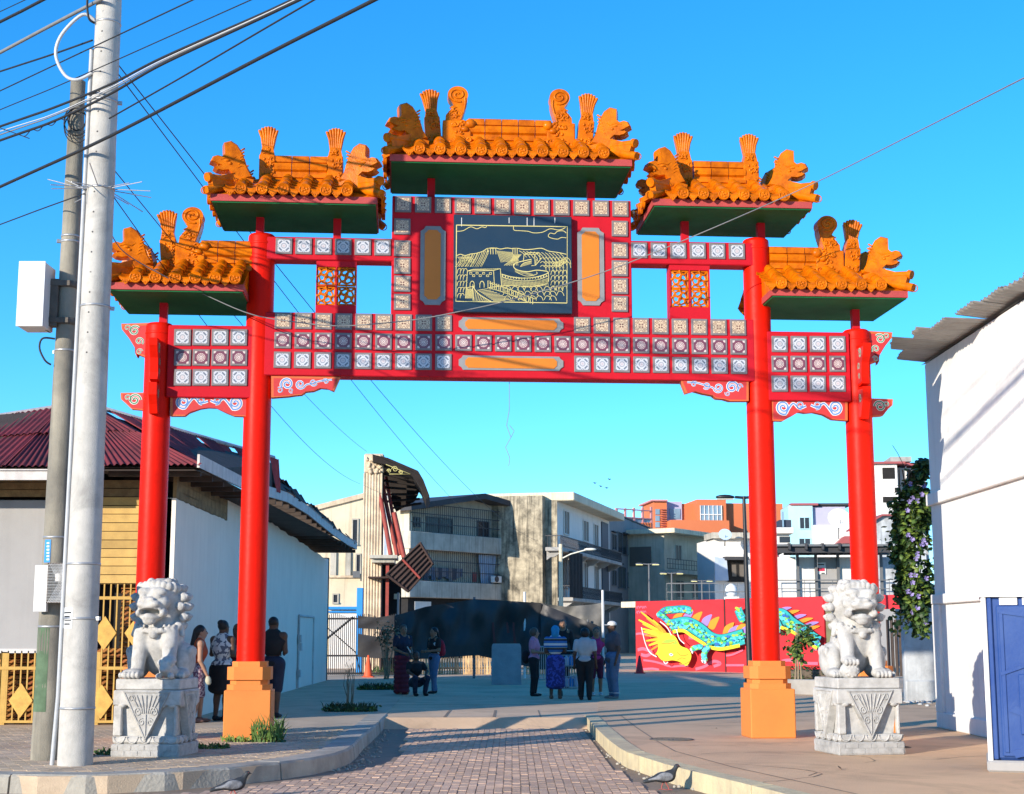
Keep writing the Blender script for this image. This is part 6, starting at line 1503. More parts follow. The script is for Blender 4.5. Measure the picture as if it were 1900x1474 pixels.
def dish(px, py, Y, r, m, label, rz=0):
    p = P(px, py, Y); t = thing('satellite_dish', label, 'satellite dish', p, rz); d = MB(); prof = [(.001, .0)] + [(r * t_, .35 * r * t_ * t_) for t_ in np.linspace(.2, 1, 7)]
    d.lathe(prof, 20); o = d.build('reflector', m, t); o.rotation_euler = (R(62), 0, 0); MB().tube([(0, 0, -.3 * r), (0, .2, -r * 1.6)], .05, 6).build('mast', m_slate, t); MB().tube([(0, -.1, -.7 * r), (0, -r * .9, .0)], .025, 5).build('feed_arm', m_slate, t)
dish(1345, 994, 116, .5, flat('dish_blue', (.45, .6, .75)), 'small pale blue satellite dish on the white house roof')
# --- orange complex
O_ = Bld('orange_complex', 'orange hotel complex with glass panels rising above the roofs', 1210, 165, (1, .12))
def ob(name, a, b, c, d, m, off=0.0, th=6): return O_.box(name, a, b, c, d, m, off, th, zb=0 if d > 980 else None)
ob('tower', 1213, 928, 1237, 990, m_orange, -1, 6); O_.box('tower_cap', 1209, 927, 1239, 930, m_pink, -1.4, 7); ob('lavender_panel', 1237, 931, 1265, 990, m_lav, 0, 5); ob('orange_wall', 1265, 935, 1293, 990, m_orange, .3, 5)
ob('parapet', 1245, 965, 1353, 995, m_orange, -3, 3); ob('main_block', 1293, 927, 1347, 990, m_orange, -1.5, 8); ob('right_block', 1347, 934, 1452, 990, m_orange, -.5, 8)
gw = O_.box('curtain_wall', 1299, 938, 1339, 971, m_bglass, -1.6, .15)
for k in range(6): O_.box('mullion', 1299 + k * 7.9, 938, 1300 + k * 7.9, 971, m_wht, -1.7, .1, parent=gw)
O_.box('mullion', 1299, 954, 1339, 955.5, m_wht, -1.72, .1, parent=gw)
w_ = O_.box('window', 1243, 944, 1262, 963, m_bglass, -.1, .15)
for k in range(3): O_.box('window', 1216 , 945 + k * 12, 1224, 955 + k * 12, m_bglass, -1.1, .15)
for k in range(9): O_.box('stair_rung', 1227, 945 + k * 4.2, 1236, 946.2 + k * 4.2, m_redtrim, -1.3, .25)
T_ = Bld('roof_terrace', 'pink framed roof terrace left of the orange tower', 1143, 150, (.8, .6))
f = T_.f
MB().box(0, f.x(1211), 0, 5, 0, f.z(1143, 982) - .0).build('wall', m_orange, T_.r)
for k in range(5): px = 1144 + k * 16; T_.box('frame_post', px, 944 - k * .8, px + 2.4, 985, m_pink, -.1, .2)
for py in (943, 958, 968): T_.box('frame_rail', 1143, py, 1209, py + 2, m_pink, -.12, .2)
T_.box('glass_balustrade', 1144, 959, 1208, 970, m_bglass, .0, .05)
for k in range(8): T_.box('baluster', 1172 + k * 5, 970, 1174 + k * 5, 985, m_orange, -.3, .2)
# --- cyan and white blocks
K_ = Bld('cyan_house', 'pale cyan house with red roof trim between the two right red columns', 1469, 128, (1, -.05))
f = K_.f; x1 = f.x(1515)
MB().box(0, x1, 0, 5, 0, f.z(1469, 938)).build('wall', m_cyan, K_.r); MB().box(x1 + .002, f.x(1578), .4, 5, 0, f.z(1515, 940)).build('shade_side_wing', m_grey if False else m_lav, K_.r)  # lavender colour stands for the shade on this side of the house
MB().box(x1 + .01, f.x(1585), -.3, .4, 0, f.z(1515, 975)).build('white_wing', m_wht, K_.r); K_.box('roof_trim', 1467, 934, 1518, 938, m_redtrim, -.15, 5.5); K_.box('roof_trim', 1518, 934, 1580, 938, m_roofd, .2, 5)
for q in ((1484, 961, 1501, 981), (1483, 1000, 1503, 1010)): K_.win(*q, fm=m_cyan)
MB().prism([(f.x(1552), f.z(1552, 1011)), (f.x(1566), f.z(1552, 998)), (f.x(1584), f.z(1552, 998)), (f.x(1584), f.z(1552, 1011))], -2, -.4).build('lean_to_roof', m_redtrim, K_.r)
dish(1556, 966, 124, .95, m_wht, 'large cream satellite dish on the cyan house wall')
N_ = Bld('low_white_building', 'low white flat-roofed building right of the inner right column', 1436, 112, (1, -.05))
MB().box(0, N_.f.x(1470), 0, 5, 0, N_.f.z(1440, 990)).build('wall', m_wht, N_.r); N_.box('roof_slab', 1432, 979, 1473, 990, m_wht, -.6, 6, bev=.04); N_.box('window', 1446, 996, 1466, 1007, m_glass, -.05, .1); N_.box('red_sign', 1439, 1026, 1444, 1040, m_redtrim, -.1, .1)
N_.box('water_tank', 1446, 965, 1468, 978, m_navyw, 1, 2); N_.box('ladder', 1451, 950, 1454, 978, m_bglass, .8, .1)
W_ = Bld('white_tower_block', 'tall white unfinished block with empty window openings behind the vine', 1612, 140, (1, -.08))
f = W_.f; x1 = f.x(1677)
MB().box(0, x1, 0, 8, 0, f.z(1640, 861)).build('wall', m_wht, W_.r); MB().box(x1 + .003, f.x(1735), 1.2, 8, 0, f.z(1677, 866)).build('recessed_wing', m_greywall, W_.r)
W_.box('roof_edge', 1606, 857, 1680, 861, m_redtrim, -.4, 8.5); W_.box('roof_edge', 1682, 859, 1740, 864, m_redtrim, .6, 8); W_.box('roof_tank', 1652, 848, 1691, 857, m_concp, 1, 4)
for q in ((1637, 868, 1660, 889), (1660, 905, 1669, 914), (1638, 922, 1664, 933)): W_.box('window_opening', *q, m_dark, -.03, .1)
for px in (1680, 1694, 1708): W_.box('balcony_post', px, 866, px + 1.5, 930, m_wht, .9, .2)
for py in (893, 909, 935): W_.box('crack_line', 1618, py, 1650, py + 1, m_concp, -.02, .05)
V_ = Bld('gabled_shed', 'stained grey gabled wall left of the vine', 1622, 88, (1, .0))
f = V_.f; MB().prism([(0, 0), (0, f.z(1622, 972)), (f.x(1644), f.z(1622, 957)), (f.x(1725), f.z(1622, 957)), (f.x(1725), 0)], 0, 5).build('wall', m_mott, V_.r)
MB().prism([(-.3, f.z(1622, 974)), (f.x(1643), f.z(1622, 955)), (f.x(1725), f.z(1622, 955)), (f.x(1725), f.z(1622, 958)), (f.x(1644), f.z(1622, 958)), (-.3, f.z(1622, 977))], -.3, 5).build('roof_edge', m_redtrim, V_.r)
# --- steel canopy terrace behind the mural
S_ = Bld('steel_canopy', 'dark steel canopy terrace with white panels behind the mural wall', 1436, 72, (1, -.06), 'canopy')
f = S_.f
for k in range(7):
    px = 1436 + k * 31; S_.box('louvre_panel', px, 1010, px + 27, 1014, m_slate, -2.4, 4.5); S_.box('roof_beam', px + 27, 1008, px + 31, 1020, m_roofd, -2.5, 5)
S_.box('eave_beam', 1436, 1015, 1652, 1026, m_roofd, -2.2, .3); S_.box('rear_beam', 1455, 1026, 1652, 1030, m_roofd, 1.5, .3)
for px in (1477, 1511, 1552, 1632): S_.box('post', px, 1026, px + 5, 1110, m_slate, -.3, .12, zb=0)
for a, b, m in ((1482, 1511, m_wht), (1517, 1552, m_greywall), (1440, 1476, m_wht), (1557, 1590, m_wht), (1637, 1670, m_mott)): S_.box('wall_panel', a, 1034, b, 1110, m, -.1, .1, zb=0)
pn = S_.box('notice_board', 1517, 1044, 1532, 1066, m_paper, -.16, .04); S_.box('red_stripe', 1517, 1054, 1530, 1060, flat('notice_red', (.55, .03, .08)), -.18, .02, parent=pn)
for k, (a, b) in enumerate(((1518, 1529), (1518, 1525), (1524, 1530))): S_.box('text_line', a, 1047 + k * 8, b, 1049 + k * 8, m_ink, -.185, .01, parent=pn)
S_.rail(1440, 1076, 1650, 1110, -.5, 1.1, m_slate); S_.box('terrace_deck', 1436, 1109, 1660, 1114, m_greywall, -1, 5, zb=0)
D2_ = Bld('terrace_railing', 'grey steel railing above the left half of the red mural wall', 1237, 68, (1, -.15), 'railing'); D2_.rail(1237, 1082, 1395, 1116, 0, .62, m_slate)
MB().box(0, D2_.f.x(1395), .5, 6, 0, D2_.f.z(1237, 1116)).build('terrace_base', m_greywall, D2_.r)
tk = P(1357, 1096, 69); tkt = thing('water_tank', 'round white water tank above the mural wall', 'tank', tk); o = MB().lathe([(.05, -.28), (.2, -.26), (.27, -.12), (.28, .05), (.22, .2), (.1, .28), (.02, .3)], 18).build('shell', m_troof, tkt); MB().lathe([(.09, .28), (.09, .34), (.02, .35)], 12).build('lid', m_wht, tkt); MB().box(-.3, .3, -.3, .3, -.9, -.28).build('stand', m_wht, tkt)
# ================================================================== MURAL WALL, RUIN, FENCES, LAMPS
m_mred = mat('mural_red', (0.62, 0.022, 0.03), 0.75, 0.2, 1.2, 0.1, 30, col2=(0.50, 0.02, 0.03))
mu = Bld('mural_wall', 'red wall painted with a coloured dragon, right of the street', 1179, 63.5, (.65, -.76), 'wall')
f = mu.f; xs_ = f.x(1344); xe_ = f.x(1528); xe2 = f.x(1672); zt = (f.z(1179, 1116) + f.z(1540, 1108)) / 2
MB().box(0, xs_ - .02, 0, .25, 0, zt, bev=.02).build('wall_panel', m_mred, mu.r); MB().box(xs_ + .02, xe_, .05, .3, 0, zt + .02, bev=.02).build('wall_panel', m_mred, mu.r)
MB().box(xe_ + .01, xe2, .1, .3, f.z(1528, 1132), zt + .02).build('lintel', m_mred, mu.r)
MB().box(-.9, 0, .05, .25, zt - .25, zt, bev=.02).build('coping', m_cream, mu.r)
MB().box(xe_ + .02, f.x(1560), .14, .2, 0, f.z(1528, 1133)).build('olive_door', mat('olive_paint', (0.17, 0.17, 0.09), 0.7, 0.15, 2), mu.r)
for k in range(9): x_ = f.x(1640) + k * (xe2 + .8 - f.x(1640)) / 9; MB().box(x_, x_ + .11, .15, .19, 0, f.z(1640, 1150)).build('gate_slat', m_timber, mu.r)
T7 = lambda p: f.xz(1160 + p[0] * .2105, 1080 + p[1] * .2105, 0.0)
cols = {k: flat('mural_' + k, c, 0.7) for k, c in dict(pink=(.72, .12, .20), teal=(.02, .36, .36), aqua=(.10, .55, .60), green=(.05, .42, .10), lime=(.32, .55, .05), yellow=(.78, .60, .03), orange=(.72, .26, .02), purple=(.30, .20, .48), white=(.7, .7, .7), ink=(.03, .05, .08), blue=(.03, .14, .42), flame=(.80, .42, .02)).items()}
LAYER = [0.002]
def paint(kind, data, col, w=None, curve=True, taper=False):
    LAYER[0] += .0004; q = MB()
    if kind == 'poly':
        pts = [T7(p) for p in data]; pts = bez(pts + [pts[0]], 5)[:-1] if curve else pts
        if sum(pts[i - 1][0] * pts[i][1] - pts[i][0] * pts[i - 1][1] for i in range(len(pts))) < 0: pts = pts[::-1]
        cx = sum(p[0] for p in pts) / len(pts); cz = sum(p[1] for p in pts) / len(pts); n = len(pts)
        q.add([(p[0], -LAYER[0], p[1]) for p in pts] , [tuple(range(n))])
    else:
        pts = [T7(p) for p in data]; pts = bez(pts, 8) if curve and len(pts) > 2 else pts; q.ribbon(pts, w * .2105 * f_sc, -LAYER[0], 0, 0.0, taper)
    return q
f_sc = abs(f.xz(1301, 1180)[0] - f.xz(1300, 1180)[0])
painted = {}
def put_paint(name, kind, data, col, w=None, **k):
    q = paint(kind, data, col, w, **k); painted.setdefault((name, col), MB()).add(q.v, q.f)
rnd = random.Random(8)
for L_ in [[(95, 460), (140, 455), (200, 470), (230, 480)], [(110, 600), (160, 590), (230, 620), (190, 650), (140, 640)], [(160, 690), (240, 700), (320, 720), (400, 745), (500, 740), (560, 745)], [(620, 770), (700, 745), (780, 700), (840, 720), (780, 745)], [(890, 650), (950, 640), (1040, 600)], [(150, 770), (240, 765), (300, 775)], [(560, 490), (640, 500), (690, 515)], [(890, 735), (1050, 735)], [(1380, 700), (1450, 690), (1560, 715), (1700, 720)], [(1640, 600), (1720, 590)]]:
    put_paint('painted_cloud', 'line', L_, 'pink', rnd.uniform(12, 22))
for k in range(2):
    for i in range(6): put_paint('painted_tag', 'line', [(98 + i * 15, 235 + k * 42 - (i % 2) * 14), (106 + i * 15, 215 + k * 42), (112 + i * 15, 240 + k * 42 - (i % 3) * 5)], 'pink', 6)
for i, (x, y, c) in enumerate([(455, 300, 'orange'), (545, 290, 'purple'), (625, 300, 'orange'), (710, 325, 'purple'), (775, 345, 'orange'), (905, 395, 'orange'), (945, 420, 'purple'), (1015, 395, 'orange'), (1045, 420, 'purple')]):
    put_paint('painted_spine', 'poly', [(x - 45, y + 60), (x - 20, y - 5), (x + 55, y - 38), (x + 35, y + 25), (x + 5, y + 75)], c)
for i, (x, y, c) in enumerate([(1400, 235, 'purple'), (1470, 262, 'orange'), (1530, 300, 'purple'), (1590, 330, 'orange'), (1640, 365, 'purple'), (1650, 400, 'orange')]):
    put_paint('painted_spine', 'poly', [(x - 60, y + 10), (x + 10, y - 14), (x + 70, y - 10), (x + 20, y + 16), (x - 40, y + 34)], c)
def body(path, w, name='painted_body'):
    put_paint(name, 'line', path, 'ink', w + 8); put_paint(name, 'line', path, 'teal', w)
    P_ = bez(path, 14)
    for i in range(int(len(P_) * 2.6)):
        p = rnd.choice(P_); o = rnd.uniform(-w * .42, w * .42); q = (p[0] + rnd.uniform(-8, 8), p[1] + o * .95); s = rnd.uniform(9, 19)
        put_paint(name, 'poly', [(q[0] - s, q[1]), (q[0] - s * .4, q[1] - s * .8), (q[0] + s * .8, q[1] - s * .5), (q[0] + s, q[1] + s * .3), (q[0], q[1] + s * .8)], rnd.choice(['aqua', 'aqua', 'green', 'lime', 'teal', 'blue', 'aqua']), curve=False)
body([(300, 300), (350, 255), (430, 245), (520, 240), (580, 255)], 46); body([(310, 285), (360, 320), (400, 360)], 40)
body([(430, 395), (520, 375), (600, 385), (690, 440), (760, 500), (840, 530), (930, 520), (1060, 480)], 95); body([(1025, 240), (1050, 300), (1070, 330)], 60)
body([(1340, 300), (1420, 300), (1500, 370), (1590, 430), (1680, 500), (1745, 540)], 85); body([(1370, 350), (1400, 420)], 70)
put_paint('painted_belly', 'line', [(470, 440), (560, 430), (640, 480), (720, 530), (800, 575), (900, 590), (1060, 560)], 'yellow', 22); put_paint('painted_belly', 'line', [(1420, 400), (1540, 450), (1640, 520), (1740, 585)], 'yellow', 20)
body([(790, 560), (760, 600), (745, 650), (755, 690)], 44); body([(730, 570), (700, 575), (650, 590)], 32)
for p in ((740, 700), (765, 705), (640, 600), (650, 620)): put_paint('painted_claw', 'poly', [(p[0] - 10, p[1] - 12), (p[0] + 10, p[1] - 10), (p[0] + 4, p[1] + 14)], 'white')
for i, (x, y) in enumerate([(200, 265), (180, 335), (250, 320), (305, 335), (205, 410), (235, 470), (245, 520), (270, 560), (290, 600), (330, 640), (225, 440), (350, 380), (215, 370)]):
    put_paint('painted_mane', 'line', [(430, 500), ((430 + x) / 2 + 15, (510 + y) / 2 - 10), (x, y)], ['flame', 'yellow', 'orange'][i % 3], 34, taper=True)
put_paint('painted_head', 'poly', [(350, 480), (430, 450), (505, 485), (548, 560), (620, 595), (645, 660), (605, 738), (545, 705), (480, 690), (400, 695), (345, 640), (355, 570)], 'yellow')
put_paint('painted_head', 'poly', [(385, 530), (440, 505), (505, 512), (520, 545), (470, 552), (410, 550)], 'lime')
for L_ in [[(380, 540), (440, 545), (500, 530)], [(440, 640), (480, 655), (500, 640)], [(520, 620), (560, 650), (620, 640)], [(520, 690), (560, 670), (600, 680)], [(540, 720), (580, 725), (630, 700)]]: put_paint('painted_head', 'line', L_, 'orange', 7)
put_paint('painted_eye', 'poly', [(448, 638), (466, 628), (486, 642), (466, 654)], 'white'); put_paint('painted_eye', 'poly', [(460, 640), (468, 634), (475, 642), (467, 648)], 'ink')
for L_ in [[(515, 420), (540, 500), (585, 545)], [(470, 470), (430, 400), (370, 350)], [(400, 700), (420, 720), (440, 705)], [(205, 400), (240, 540), (280, 620), (340, 660)]]: put_paint('painted_whisker', 'line', L_, 'white', 7)
for (n_, c_), q in painted.items(): q.build(n_, cols[c_], mu.r)

MB().box(xs_ - .02, xs_ + .02, .04, .2, 0, zt).build('panel_joint', m_ink, mu.r)
# young tree, hedge, planter
def young_tree(px, py, Y, h, label, seed, name='young_tree'):
    q = P(px, py, Y); t = thing(name, label, 'tree', (q.x, q.y, PZ)); rr = random.Random(seed); tr = MB()
    for k in range(3): tr.tube([(.1 * (k - 1), 0, 0), (.06 * (k - 1) + .02, 0, h * .4), (.03 * (k - 1), .0, h * .9)], [.03, .025, .01], 6)
    pts = []
    for k in range(16):
        a = rr.uniform(0, 6.28); z = h * rr.uniform(.4, .9); L_ = rr.uniform(.25, .55); e = (L_ * math.cos(a), L_ * math.sin(a), z + rr.uniform(-.1, .25))
        tr.tube([(0, 0, z - .1), (e[0] * .5, e[1] * .5, z + .12), e], [.012, .009, .004], 4)
        for m in range(16): s = rr.uniform(.3, 1.05); pts.append((e[0] * s + rr.uniform(-.1, .1), e[1] * s + rr.uniform(-.1, .1), z + (e[2] - z) * s + rr.uniform(-.25, .1)))
    tr.build('trunk', m_dry, t); leaf_cloud('crown', pts, .17, [m_leaf1, m_leaf2, m_leaf3], t, seed); return t
young_tree(1481, 1252, 47, 1.95, 'young tree with drooping leaves before the mural wall', 4)
hq = P(1432, 1250, 50); hg = thing('hedge', 'low clipped hedge at the foot of the mural wall', 'hedge', (hq.x, hq.y, PZ)); rr = random.Random(1)
leaf_cloud('foliage', [(rr.uniform(0, 2.2), rr.uniform(0, .5), rr.uniform(.0, .42)) for _ in range(1500)], .07, [m_leaf2, m_leaf2, m_leaf1], hg, 2); MB().box(.03, 2.17, .05, .45, 0, .3, bev=.05).build('branches', m_bark, hg)
a = G(1424, 1288, SZ); b = G(1530, 1291, SZ); pw = thing('planter_wall', 'low stained concrete planter behind the right inner column', 'planter', (a.x, a.y, SZ), math.atan2(b.y - a.y, b.x - a.x))
MB().box(0, (b - a).length + 1, 0, .2, 0, .36, bev=.015).build('front_wall', m_concp, pw); MB().box(0, (b - a).length + 1, .2, 1.6, 0, .30).build('soil', m_joint, pw)
# ---------------- ruined facade with fluted pier
m_pier = mat('weathered_stucco', (0.70, 0.56, 0.39), 0.9, 0.4, 2.0, 0.4, 25, col2=(0.32, 0.23, 0.15), streak=0.3); m_rustred = mat('rust_red_steel', (0.34, 0.055, 0.04), 0.7, 0.4, 4, 0.1, 30, col2=(0.17, 0.04, 0.03)); m_brownp = mat('brown_panel', (0.05, 0.026, 0.02), 0.75, 0.3, 2, 0.1)
Rn = Bld('ruined_facade', 'ruined facade with a tall fluted pier, hanging canopy and tilted brown balcony panel', 668, 57, (1, .05))
f = Rn.f
x0, x1 = f.x(669), f.x(707); zt = f.z(690, 878); zb_ = PZ
core = MB(); core.box(x0 + .05, x1 - .05, .05, 1.0, 0, zt); core.build('pier_core', m_pier, Rn.r)
n = 7
for i in range(n):
    xx = x0 + (x1 - x0) * (i + .5) / n; MB().cyl((xx, .06, zb_), (xx, .06, zt), (x1 - x0) / n * .40, (x1 - x0) / n * .36, 8).build('flute', m_pier, Rn.r)
MB().box(x1 - .06, x1 + .0, .1, .95, 0, zt + .6).build('pier_side', m_timber, Rn.r)
cp_ = MB(); cp_.box(x0 + .03, x1 + .02, .0, 1.0, zt, f.z(690, 842), bev=.05); rr = random.Random(3)
for k in range(26): cp_.ell((rr.uniform(x0 + .1, x1 - .05), -.02, rr.uniform(zt, f.z(690, 848))), (rr.uniform(.04, .09), .07, rr.uniform(.04, .1)), 7)
cp_.build('carved_capital', m_pier, Rn.r)
F2 = lambda px, py, off=0.0: f.xz(px, py, off)
can = [F2(692, 846), F2(720, 852), F2(776, 876), F2(786, 893), F2(797, 922), F2(790, 930), F2(780, 905), F2(766, 886), F2(715, 864), F2(693, 860)]
m_cano = mat('black_brown_timber', (0.022, 0.015, 0.012), 0.9, 0.4, 2, 0.2, 30)  # near-black brown for the canopy and the fill behind it
MB().prism(can, -.4, 3.2).build('canopy_roof', m_cano, Rn.r)
bk = [F2(700, 862, 2.6), F2(760, 886, 2.6), F2(778, 912, 2.6), F2(770, 930, 2.6), F2(735, 950, 2.6), F2(712, 900, 2.6)]
MB().prism(bk, 2.6, 2.7).build('canopy_backing', m_cano, Rn.r)
for k in range(6): a = F2(700 + k * 4, 875 + k * 12, -.1); b = F2(766 + k * 3, 890 + k * 7, -.1); MB().tube([(a[0], .3 + k * .35, a[1]), (b[0], .3 + k * .35, b[1])], .05, 5).build('canopy_purlin', m_cano, Rn.r)
ir = MB()
for cx, cy, r_ in ((733, 871, 6), (744, 877, 4), (722, 874, 4)):
    c = F2(cx, cy, -.42); ir.tube([(p[0], -.42, p[1]) for p in spiral(c[0], c[1], .02, r_ / 2780 * 57, 0, 1.5, 18)], .014, 4)
a, b, c = F2(716, 862, -.42), F2(762, 880, -.42), F2(722, 880, -.42); ir.tube([(a[0], -.42, a[1]), (b[0], -.42, b[1]), (c[0], -.42, c[1])], .016, 4); ir.build('iron_scrollwork', m_gold, Rn.r)
for (ax, ay, bx, by, o1, o2, r_) in ((697, 872, 725, 1030, .3, -.3, .09), (705, 880, 737, 1032, .9, .2, .08), (716, 885, 742, 1030, 1.2, .6, .07), (731, 952, 751, 1040, .2, -.2, .10), (712, 900, 730, 1010, .8, .8, .05)):
    a, b = F2(ax, ay, o1), F2(bx, by, o2); MB().tube([(a[0], o1, a[1]), (b[0], o2, b[1])], r_, 6).build('bent_strut', m_rustred, Rn.r)
for px0, px1, m in ((693, 700, m_wht), (700, 704, m_curt), (706, 714, m_wht), (714, 719, m_curt), (719, 726, m_wht)): Rn.box('rear_column', px0, 915, px1, 1032, m, 2.2, .3)
Rn.box('balcony_slab', 686, 1030, 737, 1036, m_band_, -.7, 2.0); Rn.box('balcony_moulding', 690, 1036, 732, 1044, m_band_, -.5, 1.8); Rn.box('dark_recess', 686, 1046, 745, 1200, m_dark, 1.2, .2, zb=0)
Rn.box('red_post', 716, 1046, 722, 1240, m_rustred, -.2, .15, zb=0); Rn.box('grey_post', 737, 1100, 741, 1240, m_greywall, .2, .1, zb=0); Rn.box('stained_pier', 683, 1060, 694, 1240, m_mott, .3, .4, zb=0); Rn.box('plaster_patch', 697, 1098, 708, 1125, m_mott, .9, .2); Rn.box('ledge', 683, 1070, 728, 1073, m_brownp, -.6, 1.0)
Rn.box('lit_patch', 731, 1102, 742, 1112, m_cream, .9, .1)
# tilted brown balcony panel
a, b, c, d = [F2(px, py, -1.0) for px, py in ((716, 1068), (781, 1007), (804, 1046), (757, 1099))]
pnl = MB().prism([a, b, c, d], -1.05, -.9).build('tilted_panel', m_brownp, Rn.r)
def lerp2(p, q, t): return (p[0] + (q[0] - p[0]) * t, p[1] + (q[1] - p[1]) * t)
for k in range(7):
    t = k / 6; p, q = lerp2(a, d, t), lerp2(b, c, t); MB().tube([(p[0], -1.09, p[1]), (q[0], -1.09, q[1])], .045, 5).build('panel_rib', m_brownp, pnl)
for t in (.02, .48, .98): p, q = lerp2(a, b, t), lerp2(d, c, t); MB().tube([(p[0], -1.13, p[1]), (q[0], -1.13, q[1])], .055, 5).build('panel_rail', m_brownp if t != .48 else m_rustred, pnl)
# cream building behind the ruin
Q_ = Bld('cream_building', 'sunlit peeling cream building behind the ruined pier', 578, 66, (1, .12))
f = Q_.f; MB().prism([(0, 0), (f.x(740), 0), (f.x(740), f.z(690, 905)), (f.x(668), f.z(668, 919)), (f.x(586), f.z(586, 943)), (0, f.z(586, 945))], 0, 8).build('wall', m_cream, Q_.r)
MB().prism([(-.1, f.z(586, 949)), (f.x(668), f.z(668, 925)), (f.x(742), f.z(690, 911)), (f.x(742), f.z(690, 903)), (f.x(668), f.z(668, 916)), (-.1, f.z(586, 940))], -.12, 8.2).build('stained_cornice', m_pier, Q_.r)
for q in ((655, 965, 663, 1010), (662, 1030, 668, 1065), (619, 1104, 626, 1118)): Q_.win(*q, fm=m_band_, mull=0)
for px0, px1 in ((613, 624), (641, 651)): Q_.box('pilaster', px0, 1025, px1, 1068, m_band_, -.1, .12)
Q_.box('string_course', 608, 1068, 668, 1072, m_pier, -.12, .15); Q_.box('blue_trim', 608, 1126, 668, 1131, m_blues, -.2, .2); Q_.box('blue_trim', 608, 1134, 668, 1137, m_blues, -.2, .2); Q_.box('white_shutter', 612, 1138, 662, 1250, m_wht, -.1, .1, zb=0); Q_.box('floodlight', 655, 1060, 668, 1072, m_slate, -.8, .5)
bp_ = thing('blue_post', 'bright blue steel post beside the mesh fence', 'post', P(667, 1180, 55.5)); bp_.location.z = PZ; MB().box(-.11, .11, -.11, .11, 0, P(667, 1100, 55.5).z, bev=.01).build('shaft', m_blues, bp_); MB().box(-.15, .15, -.15, .15, 0, .03).build('foot_plate', m_slate, bp_)
# iron fence with black mesh
m_iron2 = flat('black_iron', (0.012, 0.012, 0.014)); m_tarp = mat('black_tarp', (0.030, 0.028, 0.028), 0.5, 0.4, .8, 0.25, 10, col2=(0.05, 0.047, 0.046), spec=0.4); m_tarp2 = mat('grey_tarp', (0.15, 0.14, 0.12), 0.6, 0.4, 2, 0.2, 12, col2=(0.05, 0.05, 0.05))
Fi = Bld('iron_fence', 'black iron bar fence with torn mesh beside the white wall end', 607, 53.5, (1, .06), 'fence')
f = Fi.f; xa, xb = 0, f.x(740); z1 = f.z(640, 1142); 
for i in range(38): x = xa + (xb - xa) * i / 37; MB().box(x - .014, x + .014, -.014, .014, PZ + .05, z1 + .06 * math.sin(i * .4)).build('fence_bar', m_iron2, Fi.r)
for z in (PZ + .1, f.z(640, 1217), z1 - .12): MB().box(xa, xb, -.03, .03, z - .03, z + .03).build('fence_rail', m_iron2, Fi.r)
MB().tube([(xa, -.05, f.z(640, 1185)), (f.x(655), -.05, f.z(640, 1145))], .04, 5).build('brace', m_iron2, Fi.r); MB().tube([(xa, -.05, f.z(640, 1165)), (f.x(660), -.05, f.z(640, 1210)), (f.x(670), -.05, f.z(640, 1250))], .02, 5).build('cable', m_iron2, Fi.r)
def cloth(name, parent, top, bot, f, off, m, n=60, rows=14, amp=.12, seed=1):
    rr = random.Random(seed); T = [f.xz(*p, off) for p in top]; B = [f.xz(*p, off) for p in bot]; vs = []
    tx = [p[0] for p in T]; tz = [p[1] for p in T]; bx = [p[0] for p in B]; bz = [p[1] for p in B]; ph = [rr.uniform(0, 6.28) for _ in range(6)]
    for j in range(rows + 1):
        v = j / rows
        for i in range(n + 1):
            u = i / n; x = tx[0] + (tx[-1] - tx[0]) * u; zt_ = np.interp(x, tx, tz); zb_ = np.interp(x, bx, bz)
            d = amp * (math.sin(x * 2.1 + ph[0] + v * 2.6) + .6 * math.sin(x * 4.7 + ph[1] - v * 3.9) + .4 * math.sin(x * 9 + ph[2] + v * 5) + .35 * math.sin(v * 9 + x * 1.3 + ph[3])) * (.3 + .7 * math.sin(math.pi * min(1, v + .1)))
            vs.append((x, off + d * .6, zt_ + (zb_ - zt_) * v))
    return MB().add(vs, [(j * (n + 1) + i, j * (n + 1) + i + 1, (j + 1) * (n + 1) + i + 1, (j + 1) * (n + 1) + i) for j in range(rows) for i in range(n)], 0, True).build(name, m, parent)
cloth('torn_mesh', Fi.r, [(664, 1143), (700, 1146), (742, 1140)], [(664, 1166), (700, 1168), (742, 1170)], f, -.08, m_tarp, 24, 6, .05, 3); cloth('torn_mesh', Fi.r, [(664, 1176), (700, 1182), (742, 1170)], [(664, 1219), (700, 1222), (742, 1220)], f, -.08, m_tarp, 24, 6, .05, 4)
Ta = Bld('tarp_fence', 'long black tarpaulin screen hung across the back of the plaza', 735, 50.5, (1, .04), 'fence')
f = Ta.f
cloth('tarp', Ta.r, [(732, 1143), (790, 1126), (880, 1112), (1005, 1119)], [(732, 1226), (800, 1222), (886, 1216), (1005, 1243)], f, 0, m_tarp, 110, 18, .26, 5)
cloth('tarp', Ta.r, [(1003, 1120), (1085, 1152), (1108, 1160)], [(1003, 1243), (1060, 1240), (1108, 1238)], f, .1, m_tarp, 50, 14, .22, 6)
cloth('grey_tarp', Ta.r, [(985, 1117), (1050, 1126), (1100, 1122), (1121, 1118)], [(985, 1150), (1050, 1190), (1100, 1215), (1121, 1225)], f, .5, m_tarp2, 40, 14, .22, 7)
for px, py in ((735, 1140), (880, 1108), (974, 1098), (1092, 1150), (1120, 1095)): x = f.x(px); MB().tube([(x, .18, PZ), (x, .18, f.z(px, py))], .045, 6).build('fence_post', m_wht if py < 1100 else m_slate, Ta.r)
